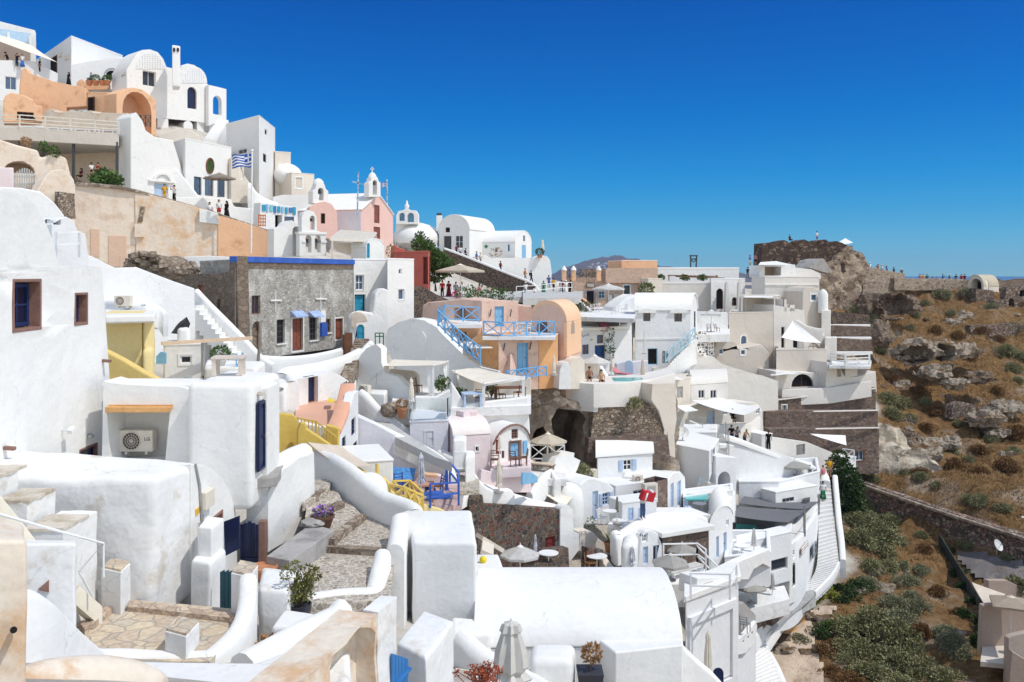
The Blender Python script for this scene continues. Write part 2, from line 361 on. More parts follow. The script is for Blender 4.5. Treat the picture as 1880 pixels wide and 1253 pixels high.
class House:
 def __init__(s,name,label,plan,top,bot,mat,roof='flat',rise=0,par=0,cat='house',group=None,rmat=None,dn=.5,bev=.06,ov=.03,rt=.12,dmat=None,pw=.22,seg=2):
  s.name,s.label,s.cat,s.group,s.mat,s.roof,s.rise,s.par,s.rmat,s.bev,s.ov,s.rt,s.pw,s.seg=name,label,cat,group,mat,roof,rise,par,rmat or mat,bev,ov,rt,pw,seg
  s.dmat=dmat or s.rmat;p=[v2(q)for q in plan];z1=zy(top,p[0].y)if not isinstance(top,tuple)else top[0];s.z0=(zy(bot,p[0].y)if not isinstance(bot,tuple)else bot[0])-dn
  if sum(a.x*b.y-a.y*b.x for a,b in zip(p,p[1:]+p[:1]))<0:p=[p[0]]+p[:0:-1]
  s.p,s.z1,n=p,z1,len(p);s.pl=[Plane(p[i],p[(i+1)%n],True)for i in range(n)];s.holes=[[]for _ in p]
  c=sum(p,Vector((0,0)))/n;s.c=c;s.t=thing(name,label,cat,(c.x,c.y,s.z0),group);s.ops=[]
 def side(s,x,y):
  best=None
  for i,pl in enumerate(s.pl):
   if pl.n.dot(pl.A)<0:
    u,v=pl.uv(x,y);k=pl.depth(x)
    if-.02*pl.L<=u<=1.02*pl.L and k>0 and(best is None or k<best[1]):best=(i,k)
  return best[0]if best else min((i for i in range(len(s.pl))if s.pl[i].n.dot(s.pl[i].A)<0),key=lambda i:abs(s.pl[i].uv(x,y)[0]-s.pl[i].L/2))
 def w(s,x0,y0,x1,y1,arch=False,**k):
  i=s.side((x0+x1)/2,(y0+y1)/2);q=rect(s.pl[i],x0,y0,x1,y1,arch);s.ops.append((i,q,k));return s
 def prof(s,i):
  L=s.pl[i].L;arch=(s.roof in('vy','gy')and i in(0,2))or(s.roof in('vx','gx')and i in(1,3))
  if not arch:return[(L,s.z1),(0,s.z1)]
  return[(L,s.z1),(L/2,s.z1+s.rise),(0,s.z1)]if s.roof[0]=='g'else[(L*(.5+.5*math.cos(math.pi*j/14)),s.z1+s.rise*math.sin(math.pi*j/14))for j in range(15)]
 def build(s):
  bm=B();n=len(s.p);lay=bm.verts.layers.int.new('hole')
  for i,pl in enumerate(s.pl):
   out=[(0,s.z0),(pl.L,s.z0)]+s.prof(i);hs=[]
   for j,q,k in s.ops:
    if j!=i:continue
    mu=.03;q2=[(min(max(u,mu),pl.L-mu),max(v,s.z0+.02))for u,v in q]
    ins=all(v<s.z1-.04 or(s.prof(i)[1:-1]and v<s.z1+s.rise*.93)for u,v in q2);k['in']=ins;k['q']=q2
    if ins:hs.append((q2,k.get('r',.14)))
    else:k['off']=k.get('r',.14)+.012
   loops=filled(bm,pl,out,[h for h,r in hs])
   for(h,r),lp in zip(hs,loops[1:]):
    jv=[bm.verts.new(pl.p(u,v,-r))for u,v in h];band(bm,lp,jv)
    for v in jv:v[lay]=1
  bmesh.ops.remove_doubles(bm,verts=bm.verts,dist=.002)
  s.wall=part(s.t,'wall',bm,s.mat,s.bev,s.seg,ang=30)
  if s.roof in('vy','gy','vx','gx'):
   i=0 if s.roof[1]=='y'else 1;a,b=s.pl[i],s.pl[i+2];pr=s.prof(i);bm=B();V=[]
   for pl,fl in((a,0),(b,1)):
    for dz,e in((0,-.01),(s.rt,s.ov)):
     row=[]
     for u,v in pr:
      uu=u if not fl else pl.L*(1-u/a.L);t=(uu/pl.L-.5)*2;row.append(bm.verts.new(pl.p(uu+t*e,v+dz*(.35+.65*(1-abs(t)**4)),s.ov)))
     V.append(row)
   m=len(pr)
   for x,y in((0,1),(3,2),(1,3),(2,0)):
    for j in range(m-1):bm.faces.new((V[x][j],V[x][j+1],V[y][j+1],V[y][j]))
   for j in(0,m-1):bm.faces.new((V[0][j],V[1][j],V[3][j],V[2][j]))
   part(s.t,'roof',bm,s.rmat,min(.04,s.bev))
  elif s.roof=='flat':
   off=lambda e:[Vector((q.x,q.y))for q in s.inset(-e)]
   if s.par:
    o,i2=s.inset(-s.ov),s.inset(s.pw);bm=B();lo,hi=s.z1-s.par,s.z1+.02
    A,D,E,Hh=([bm.verts.new((q.x,q.y,z))for q in pp]for pp,z in((o,s.z1-.1),(o,hi),(i2,hi),(i2,lo)))
    band(bm,A,D);band(bm,D,E);band(bm,E,Hh);part(s.t,'parapet',bm,s.mat,min(.07,s.bev),s.seg)
    bm=B();ii=s.inset(.04);hull(bm,[Vector((q.x,q.y,lo-.12))for q in ii],[Vector((q.x,q.y,lo+.004))for q in ii]);part(s.t,'roof',bm,s.dmat)
   else:
    o=s.inset(-s.ov);bm=B();hull(bm,[Vector((q.x,q.y,s.z1-.02))for q in o],[Vector((q.x,q.y,s.z1+s.rt))for q in o]);part(s.t,'roof',bm,s.rmat,min(.06,max(s.bev,.03)),s.seg)
  for i,q,k in s.ops:opening(s.t,s.pl[i],k.get('q',q),k)
  return s
 def inset(s,e):
  n=len(s.p);res=[]
  for i in range(n):
   a,b=s.pl[i-1],s.pl[i];d=1+a.n.dot(b.n);res.append(s.p[i]-(a.n+b.n)*e/max(d,.3))
  return res
def H(*a,**k):return House(*a,**k)
def slab(name,label,cat,A,Bp,outline,th,mat,holes=(),bev=.06,group=None,parent=None,seg=2,n=0,org=0):
 pl=Plane(A,Bp);o=[pl.uv(*p)for p in outline]
 if sum(a[0]*b[1]-a[1]*b[0]for a,b in zip(o,o[1:]+o[:1]))<0:o=o[::-1]
 bm=slabmesh(pl,o,th,[[pl.uv(*p)for p in h]for h in holes],n)
 if org:rough(bm,org*3,org*.5,1.2)
 r=part(parent,name,bm,mat,bev,seg)if parent else solo(name,label,cat,bm,mat,group,bev,seg)
 r['_']=0;del r['_'];return r
def smooth_line(p,n=3):
 if n<=1 or len(p)<3:return p
 q=[]
 for i in range(len(p)-1):
  a,b,c,d=p[max(i-1,0)],p[i],p[i+1],p[min(i+2,len(p)-1)]
  for k in range(n):
   t=k/n;q.append(.5*((2*b)+(c-a)*t+(2*a-5*b+4*c-d)*t*t+(3*b-a-3*c+d)*t**3))
 return q+[p[-1]]
def ribbonmesh(pts,t,bot=None,h=None,sm=4,side=0,cap=.6):
 p=smooth_line([v3(q)for q in pts],sm);bm=B();rows=[]
 for i,q in enumerate(p):
  d=p[min(i+1,len(p)-1)]-p[max(i-1,0)];d.z=0;d.normalize();nn=Vector((d.y,-d.x,0))
  if nn.dot(Vector((q.x,q.y,0)))>0:nn=-nn
  c=q-nn*t*(.5 if side==0 else(1 if side>0 else 0));zb=(q.z-h)if h else(bot if not callable(bot)else bot(q));zb=min(zb,q.z-.05);e=min(t*.5*cap,(q.z-zb)*.4)
  row=[(-.5,zb),(-.5,q.z-e),(-.5+.12*cap,q.z-e*.35),(-.5+.38*cap,q.z),(.5-.38*cap,q.z),(.5-.12*cap,q.z-e*.35),(.5,q.z-e),(.5,zb)]
  rows.append([bm.verts.new(c+nn*a*t+Vector((0,0,z-q.z)))for a,z in row])
 for a,b in zip(rows,rows[1:]):
  for k in range(8):bm.faces.new((a[k],a[(k+1)%8],b[(k+1)%8],b[k]))
 bm.faces.new(rows[0]);bm.faces.new(rows[-1][::-1]);return bm
def ribbon(name,label,pts,t,mat,bot=None,h=None,sm=4,cat='wall',group=None,side=0,cap=.8,kind=None,parent=None):
 bm=ribbonmesh(pts,t,bot,h,sm,side,cap)
 if parent:return part(parent,name,bm,mat,ang=60)
 return solo(name,label,cat,bm,mat,group,kind=kind,ang=60)
def deckmesh(pts,z,th=.2):
 q=[G(x,y,z)for x,y in pts];bm=B();hull(bm,[p-Vector((0,0,th))for p in q],q);return bm
def deck(name,label,cat,pts,z,mat,th=.2,kind=None,bev=.02,group=None):
 return solo(name,label,cat,deckmesh(pts,z,th),mat,group,bev,kind=kind)
def sail(name,label,pts,mat,sag=.25,n=8,cat='canopy',th=.03,group=None,parent=None):
 q=[v3(p)for p in pts]
 if len(q)==3:q.append(q[2].copy())
 bm=B();top=[]
 for i in range(n+1):
  for j in range(n+1):
   s,t=i/n,j/n;p=(q[0]*(1-s)+q[1]*s)*(1-t)+(q[3]*(1-s)+q[2]*s)*t;p.z-=sag*4*s*(1-s)*(.35+.65*4*t*(1-t))*.5+sag*2*t*(1-t);top.append(bm.verts.new(p))
 for i in range(n):
  for j in range(n):a=i*(n+1)+j;bm.faces.new((top[a],top[a+n+1],top[a+n+2],top[a+1]))
 bmesh.ops.remove_doubles(bm,verts=bm.verts,dist=.005)
 bmesh.ops.solidify(bm,geom=bm.faces,thickness=th)
 return part(parent,name,bm,mat)if parent else solo(name,label,cat,bm,mat,group)
def stairs(name,label,L0,R0,L1,R1,n,mat,drop=.6,nose=None,parent=None,cat='stairs',kind=None):
 L0,R0,L1,R1=(v3(p)for p in(L0,R0,L1,R1));bm=B()
 for i in range(n):
  a,b=i/n,(i+1)/n;l0,l1,r0,r1=L0.lerp(L1,a),L0.lerp(L1,b),R0.lerp(R1,a),R0.lerp(R1,b);z=max(l1.z,r1.z,)if L1.z>L0.z else max(l0.z,r0.z)
  lo=[l0,r0,r1,l1];hull(bm,[Vector((p.x,p.y,min(l0.z,l1.z)-drop))for p in lo],[Vector((p.x,p.y,z))for p in lo])
 if parent:return part(parent,name,bm,mat)
 if kind:return struct(name,bm,mat)
 return solo(name,label,cat,bm,mat)
def railing(name,label,pts,h,mat,kind='X',sp=1.3,r=.035,group=None,cat='railing',post=True):
 p=[v3(q)for q in pts];t=thing(name,label,cat,p[0],group);up=Vector((0,0,1));rails,br={},B();P=[]
 for a,b in zip(p,p[1:]):
  L=(b-a).length;n=max(1,round(L/sp));q=[a.lerp(b,i/n)for i in range(n+1)];P+=q if not P else q[1:]
  levels={'X':(.12,1),'V':(.1,1),'H':(.36,.68,1),'R':(1,),'2':(.5,1)}[kind]
  for l in levels:bar(rails.setdefault(l,B()),a+up*h*l,b+up*h*l,r*1.5,r*1.3)
  for c,d in zip(q,q[1:]):
   if kind=='X':bar(br,c+up*h*.12,d+up*h,r);bar(br,d+up*h*.12,c+up*h,r*.98)
   if kind=='V':
    m=max(2,round((d-c).length/.16))
    for j in range(1,m):e=c.lerp(d,j/m);bar(br,e+up*h*.1,e+up*h,r*.8)
 for x in rails.values():part(t,'rail',x,mat)
 if len(br.verts):part(t,'brace',br,mat)
 else:br.free()
 if post:
  for q in P:bm=B();bar(bm,q-up*.05,q+up*(h+.03),r*1.7);part(t,'post',bm,mat)
 return t
CTRL=[(-200,1253,9.5),(200,1253,13),(500,1253,15),(800,1253,20),(200,1180,22),(600,1110,26),(600,935,34),(470,1060,30),(480,950,34),(400,1060,28),(900,1240,27),(1150,1240,29),(760,1000,36),(1000,1120,42),(0,860,28),(-300,900,26),(100,760,36),(250,760,36),(400,720,44),(300,700,48),(560,740,50),(450,660,60),(620,660,66),(540,630,70),(330,580,62),(250,490,82),(100,490,80),(450,490,82),(600,490,95),(0,340,92),(-300,220,105),(-300,500,60),(100,280,104),(300,330,103),(200,190,122),(0,130,126),(430,270,118),(500,380,115),(570,380,120),(650,430,122),(720,470,112),(250,220,135),(0,250,160),(250,330,170),(500,390,165),(380,290,135),(650,430,165),(760,455,160),(800,480,145),(900,490,145),(980,510,138),(860,590,92),(920,620,90),(1050,580,118),(1000,575,110),(940,560,118),(860,560,108),(1100,590,112),(1200,540,150),(900,690,72),(780,710,66),(700,660,66),(840,640,80),(1000,640,88),(760,800,58),(900,800,64),(1000,720,76),(820,880,60),(740,900,58),(1100,680,92),(1060,740,84),(1150,790,84),(1060,880,80),(950,890,68),(950,1010,68),(900,1080,60),(1100,1010,72),(1050,1090,62),(1180,970,84),(1250,850,92),(1220,720,98),(1300,780,100),(1300,660,114),(1380,590,125),(1450,550,138),(1500,580,137),(1330,520,150),(1400,520,160),(1480,530,165),(1400,720,112),(1500,740,110),(1400,850,100),(1500,885,99),(1560,870,102),(1350,940,88),(1450,945,88),(1300,1020,80),(1420,1025,80),(1250,1090,70),(1350,1140,70),(1300,1250,62),(1400,1260,60),(1400,1180,66),(1530,905,87),(1550,1060,75),(1470,1130,69.5),(1450,1250,62),(1520,1180,66),(1550,1250,61),(1600,1080,73),(1700,1200,64),(1800,1250,58.5),(1880,1250,58),(1660,1040,82),(1750,1070,78),(1880,1140,68),(1600,950,94),(1660,972,91),(1750,1008,87),(1880,1050,80),(1560,935,96),(1600,880,99),(1700,890,96),(1800,920,89),(1880,940,86),(1650,860,103),(1750,850,106),(1880,860,103),(1650,760,116),(1780,760,118),(1880,760,118),(1630,660,130),(1750,650,133),(1880,660,132),(1610,560,145),(1700,540,150),(1800,530,155),(1880,540,158),(2100,540,160),(2100,760,120),(2100,960,88),(2100,1200,62),(1650,525,162),(1850,520,172),(1500,520,180),(1200,530,180),(900,500,180),(1000,530,165),(1700,560,190),(2000,560,190),(1200,560,200),(500,450,200),(0,350,200)]
_q=np.array([tuple(W(*c))for c in CTRL]);_xy,_z=_q[:,:2]/50,_q[:,2]
def _phi(r):return np.where(r>1e-9,r*r*np.log(np.maximum(r,1e-9)),0)
_n=len(_q);_K=_phi(np.linalg.norm(_xy[:,None]-_xy[None],axis=2))+np.eye(_n)*.004;_Pm=np.c_[np.ones(_n),_xy]
_A=np.block([[_K,_Pm],[_Pm.T,np.zeros((3,3))]]);_w=np.linalg.solve(_A,np.r_[_z,0,0,0])
def hzs(XY):
 XY=np.atleast_2d(np.asarray(XY,float))/50;return _phi(np.linalg.norm(XY[:,None]-_xy[None],axis=2))@_w[:_n]+np.c_[np.ones(len(XY)),XY]@_w[_n:]
def hz(x,y):return float(hzs([(x,y)])[0])
def hit(x,y,d0=8,d1=220):
 ds=np.arange(d0,d1,.5);z=hzs(np.c_[(x-CX)/F*ds,ds]);k=np.nonzero((HY-y)/F*ds<z)[0]
 return W(x,y,ds[k[0]]if len(k)else d1)
def ground(x,y):p=hit(x,y);p.z=hz(p.x,p.y);return p
def on(x,d):X=(x-CX)/F*d;return Vector((X,d,hz(X,d)))
EDGE=[(1330,40),(1400,60),(1420,66),(1500,70),(1560,76),(1535,84),(1545,95),(1600,104),(1605,119),(1520,123),(1490,135),(1400,146),(1390,165),(1500,230)]
_e=sorted((d,(x-CX)/F*d)for x,d in EDGE)
def wild(X,Y):return X-float(np.interp(Y,[a for a,b in _e],[b for a,b in _e]))
def leaves(bm,c,r,n,s,seed,up=.25):
 q=random.Random(seed);c=Vector(c)
 for _ in range(n):
  while True:
   p=Vector((q.uniform(-1,1),q.uniform(-1,1),q.uniform(-1,1)))
   if.12<p.length<1:break
  p=p.normalized()*(p.length**.45);o=Vector((p.x*r[0],p.y*r[1],p.z*r[2]));a=(p.normalized()+Vector((q.gauss(0,.6),q.gauss(0,.6),q.gauss(0,.6)+up))).normalized()
  b=a.cross(Vector((q.gauss(0,1),q.gauss(0,1),q.gauss(0,1)))).normalized();l=s*q.uniform(.6,1.5);k=c+o
  bm.faces.new([bm.verts.new(v)for v in(k-b*l*.3,k+a*l*.55-b*l*.28,k+a*l*1.1,k+a*l*.5+b*l*.3)])
def clump(bm,n,per,s,seed,flat_=.55,spread=.62):
 q=random.Random(seed)
 for i in range(n):
  a,rr=q.uniform(0,6.28),q.uniform(0,spread);z=q.uniform(.1,flat_)*(1.1-rr*.7);k=q.uniform(.26,.46)
  leaves(bm,(math.cos(a)*rr,math.sin(a)*rr,z),(k,k,k*.8),per,s*q.uniform(.8,1.2),seed*97+i)
PROTO={}
def bush(name,label,loc,r,mat,var=0,h=1,group=None,s=.1,n=14,per=150,cat='shrub',stem=True,rz=None):
 key=(n,per,s,var)
 if key not in PROTO:
  bm=B();clump(bm,n,per,s,11+var*5);me=mesh(bm,'foliage',mat,False);b2=B()
  q=random.Random(var)
  for i in range(5):a=q.uniform(0,6.28);tube(b2,[(0,0,-.15),(math.cos(a)*.2,math.sin(a)*.2,.25),(math.cos(a)*.45,math.sin(a)*.45,.5)],[.04,.03,.015],5)
  PROTO[key]=(me,mesh(b2,'stem',BARK))
 t=thing(name,label,cat,loc,group);t.scale=(r,r,r*h);t.rotation_euler.z=rz if rz is not None else rnd.uniform(0,6.28)
 f=link('foliage',PROTO[key][0],t);f.material_slots[0].link='OBJECT';f.material_slots[0].material=mat
 if stem:link('stem',PROTO[key][1],t)
 return t
def pot(t,c,r,h,mat=CLAY,soil=True):
 bm=B();lathe(bm,[(r*.62,0),(r*.68,.02),(r*.95,h*.8),(r*1.05,h*.82),(r*1.05,h),(r*.9,h),(r*.86,h*.86)],c,16);part(t,'pot',bm,mat)
def potted(label,loc,r,h,lr,mat,pm=CLAY,cat='potted plant',n=6,per=60,s=.28,kind='bush',group=None):
 loc=Vector(loc);t=thing('potted_plant',label,cat,loc,group);pot(t,loc,r,h,pm);bm=B();q=random.Random(int(loc.x*100))
 if kind=='bush':leaves(bm,loc+Vector((0,0,h+lr*.6)),(lr,lr,lr*.8),n*per,lr*s,int(loc.x*77))
 else:
  for i in range(n*6):
   a,e=q.uniform(0,6.28),q.uniform(.3,1.35);d=Vector((math.cos(a)*math.cos(e),math.sin(a)*math.cos(e),math.sin(e)))*lr*q.uniform(.7,1.3);sd=d.cross(Vector((0,0,1))).normalized()*lr*.06;b=loc+Vector((0,0,h*.9))
   bm.faces.new([bm.verts.new(v)for v in(b-sd,b+sd,b+d*.6+sd*.8,b+d,b+d*.6-sd*.8)])
 part(t,'foliage',bm,mat);return t
def flowers(name,label,pts,w,h,mat,n=300,s=.09,cat='flowers',group=None):
 bm=B();p=[v3(a)for a in pts];q=random.Random(len(label));tot=sum((b-a).length for a,b in zip(p,p[1:]))or 1
 for a,b in zip(p,p[1:]):
  k=max(1,int((b-a).length/(w*1.1)))
  for i in range(k):leaves(bm,a.lerp(b,(i+.5)/k)+Vector((0,0,h*.45*q.uniform(.7,1.2))),(w*.75,w*.75,h*.55),max(8,int(n*(b-a).length/tot/k)),s,q.randint(0,9999))
 return solo(name,label,cat,bm,mat,group)
def tree(name,label,base,h,blobs,mat,tr=.18,per=260,s=.16,lean=(0,0),cat='tree',group=None):
 base=Vector(base);t=thing(name,label,cat,base,group);bm=B();q=random.Random(int(base.x*10));top=base+Vector((lean[0],lean[1],h*.72))
 mid=base.lerp(top,.5)+Vector((q.uniform(-.2,.2),.1,0));tube(bm,[base-Vector((0,0,.3)),mid,top],[tr,tr*.7,tr*.25],8)
 for c,r in blobs:b=base+Vector(c);tube(bm,[base.lerp(top,.45+.4*q.random()),b],[tr*.35,tr*.1],5)
 part(t,'trunk',bm,BARK);bm=B()
 for i,(c,r)in enumerate(blobs):leaves(bm,base+Vector(c),(r,r,r*.85),int(per*r*r/.8),s,i*31+int(base.x))
 part(t,'crown',bm,mat);return t
def umbrella(label,x,y,yf,d,wpx,mat=CANV,n=8,drop=.22,rz=.2,tilt=(0,0),cap=True,group='open parasols',pr=.03):
 top,foot=W(x,y,d),W(x,yf,d);w=wpx/F*d/2;t=thing('parasol',label,'parasol',foot,group);up=Vector((tilt[0],tilt[1],1)).normalized();M=Vector((0,0,1)).rotation_difference(up).to_matrix()
 bm=B();bar(bm,foot,top-up*.05,pr*2);part(t,'pole',bm,WPAINT if mat is not CANT else BROWN);bm=B()
 ring=lambda r,z,sag=0:[bm.verts.new(top+M@Vector((math.cos(rz+k*math.pi/n)*r*(1-(sag if k%2 else 0)),math.sin(rz+k*math.pi/n)*r*(1-(sag if k%2 else 0)),z)))for k in range(2*n)]
 hs=w*2*drop;c0=math.cos(math.pi/n)
 a,b,c,e=ring(.05,0),ring(w*.5,-hs*.45,1-c0),ring(w,-hs,1-c0*.985),ring(w*1.0,-hs-.05*w-.06,1-c0*.985)
 for p,q in((a,b),(b,c),(c,e)):band(bm,p,q)
 bm.faces.new(a);bmesh.ops.solidify(bm,geom=bm.faces,thickness=.012);part(t,'canopy',bm,mat,ang=15)
 bm=B()
 for k in range(n):g=rz+2*k*math.pi/n;bar(bm,top+M@Vector((0,0,-hs*.08-.04)),top+M@Vector((math.cos(g)*w*.97,math.sin(g)*w*.97,-hs-.04)),.02)
 part(t,'ribs',bm,WPAINT if mat is not CANT else BROWN)
 if cap:bm=B();lathe(bm,[(w*.16,-.02-w*.04),(w*.17,0-w*.03),(.03,.07),(.015,.16)],top,12);part(t,'cap',bm,mat)
 bm=B();lathe(bm,[(.28,0),(.28,.06),(.06,.1),(.05,.25)],foot,12);part(t,'base',bm,CONC);return t
def closed(label,x,y,yf,d,wpx,mat=CANV,ycl=None,n=9,group='folded parasols',sw=.6):
 top,foot=W(x,y,d),W(x,yf,d);r=wpx/F*d/2;t=thing('folded_parasol',label,'parasol',foot,group);ycl=ycl or(y+(yf-y)*.8);L=top.z-zy(ycl,d)
 bm=B();bar(bm,foot,top+Vector((0,0,.06)),.05);part(t,'pole',bm,WPAINT);bm=B()
 lathe(bm,[(.02,0),(r*.4,-L*.05),(r*.52,-L*.17),(r*.42,-L*.19),(r*.7,-L*.5),(r*sw*1.3,-L*.78),(r*sw,-L*.84),(r*.95,-L*.97),(r*.9,-L)],top,n*2,.3);part(t,'cloth',bm,mat,ang=25)
 bm=B();lathe(bm,[(.25,0),(.25,.06),(.05,.1)],foot,10);part(t,'base',bm,CONC);return t
def table(label,loc,w,dd,h,mat,rz=0,round_=False,group=None,cat='table'):
 loc=Vector(loc);t=thing('table',label,cat,loc,group);M=Matrix.Rotation(rz,3,'Z');bm=B()
 if round_:lathe(bm,[(w/2,h-.04),(w/2,h)],loc,18);part(t,'top',bm,mat);bm=B();lathe(bm,[(.2,0),(.2,.03),(.03,.06),(.03,h-.04)],loc,10);part(t,'leg',bm,mat)
 else:
  box(bm,loc+Vector((0,0,h-.04)),(w,dd,.08),rz);part(t,'top',bm,mat,.01)
  for a in(-1,1):
   for b in(-1,1):bm=B();box(bm,loc+M@Vector((a*(w/2-.09),b*(dd/2-.09),(h-.08)/2)),(.12,.12,h-.08),rz);part(t,'leg',bm,mat)
 return t
def chair(label,loc,rz,mat,group=None,seat=None):
 loc=Vector(loc);t=thing('chair',label,'chair',loc,group);M=Matrix.Rotation(rz,3,'Z');q=lambda*v:loc+M@Vector(v)
 bm=B();box(bm,q(0,0,.45),(.44,.44,.05),rz);part(t,'seat',bm,seat or mat);bm=B()
 for a in(-.2,.2):bar(bm,q(a,.2,.47),q(a,.28,.92),.04)
 for z in(.6,.73,.86):bar(bm,q(-.2,.22+z*.06,z),q(.2,.22+z*.06,z),.05,.03)
 part(t,'backrest',bm,mat)
 for a in(-.2,.2):
  for b in(-.2,.2):bm=B();bar(bm,q(a,b,0),q(a,b,.43),.04);part(t,'leg',bm,mat)
 return t
def lounger(label,loc,rz,mat=WPAINT,cush=CANW,group=None):
 loc=Vector(loc);t=thing('sun_lounger',label,'sun lounger',loc,group);M=Matrix.Rotation(rz,3,'Z');q=lambda*v:loc+M@Vector(v)
 bm=B();box(bm,q(0,-.3,.3),(.62,1.3,.06),rz);part(t,'frame',bm,mat);bm=B();box(bm,q(0,-.3,.37),(.6,1.28,.08),rz);bar(bm,q(0,.36,.38),q(0,.9,.75),.6,.08);part(t,'cushion',bm,cush)
 for a in(-.26,.26):
  for b in(-.85,.25):bm=B();bar(bm,q(a,b,0),q(a,b,.28),.05);part(t,'leg',bm,mat)
 return t
def aircon(label,x0,y0,x1,y1,pl,n=.35,rz=0,group='air conditioners',fanl=True,mat=CRPNT):
 (u0,v1),(u1,v0)=pl.uv(x0,y0),pl.uv(x1,y1)
 if u0>u1:u0,u1=u1,u0
 t=thing('air_conditioner',label,'air conditioner',pl.p((u0+u1)/2,v0,n/2),group);bm=B();pl.box(bm,u0,u1,v0,v1,0,n);part(t,'casing',bm,mat,.02)
 w,h=u1-u0,v1-v0;c=(u0+w*(.37 if fanl else.63),v0+h*.5);r=h*.42;cir=lambda k:[(c[0]+k*math.cos(i*math.pi/12),c[1]+k*math.sin(i*math.pi/12))for i in range(24)]
 bm=B();pl.poly(bm,cir(r),n-.01,n+.008);part(t,'fan',bm,flat('fan_recess',(.09,.06,.05),.7)if'fan_recess'not in MATS else MATS['fan_recess']);bm=B();pl.ring(bm,cir(r*1.04),cir(r*.93),n-.01,n+.025)
 for k in(.7,.45,.2):pl.ring(bm,cir(r*k),cir(r*k-.012),n+.01,n+.022)
 for i in range(8):a=i*math.pi/8;bar(bm,pl.p(c[0]-r*math.cos(a),c[1]-r*math.sin(a),n+.018),pl.p(c[0]+r*math.cos(a),c[1]+r*math.sin(a),n+.018),.01)
 part(t,'fan_guard',bm,BGE)
 for k in(.2,.8):bm=B();pl.box(bm,u0+w*k-.04,u0+w*k+.04,v0-.09,v0,.02,n*.95);part(t,'foot',bm,CRPNT)
 return t,(u0,u1,v0,v1)
def dish(label,x,y,d,r,az,group='satellite dishes'):
 c=W(x,y,d);t=thing('satellite_dish',label,'satellite dish',c-Vector((0,0,r*1.5)),group);a=Vector((math.sin(az)*.85,-math.cos(az)*.85,.5)).normalized();M=Vector((0,0,1)).rotation_difference(a).to_matrix();bm=B()
 pr=[(r*k,r*.28*k*k)for k in(.02,.4,.7,.9,1)];lathe(bm,pr+[(p[0],p[1]-.03)for p in pr[::-1]],(0,0,0),20)
 for v in bm.verts:v.co=c+M@v.co
 part(t,'reflector',bm,flat('dish_paint',(.6,.6,.58),.5)if'dish_paint'not in MATS else MATS['dish_paint']);bm=B();bar(bm,c-a*.03,c-Vector((0,0,r*1.5))-a*.1,.06);part(t,'mast',bm,METAL)
 bm=B();bar(bm,c-Vector((0,0,r*.8)),c+a*r*.75,.03);box(bm,c+a*r*.75,(.09,.09,.09));part(t,'receiver',bm,METAL);return t
def skin_mesh(verts,edges,radii,name):
 me=bpy.data.meshes.new(name);me.from_pydata(verts,edges,[]);o=bpy.data.objects.new(name,me);C.objects.link(o)
 o.modifiers.new('skin','SKIN').use_smooth_shade=True;o.modifiers.new('sub','SUBSURF').levels=1
 for v,r in zip(me.skin_vertices[0].data,radii):v.radius=r if isinstance(r,tuple)else(r,r)
 me.skin_vertices[0].data[0].use_root=True
 bpy.context.view_layer.update();ev=o.evaluated_get(bpy.context.evaluated_depsgraph_get());out=bpy.data.meshes.new_from_object(ev);bpy.data.objects.remove(o);bpy.data.meshes.remove(me);out.name=name;return out
POSES={}
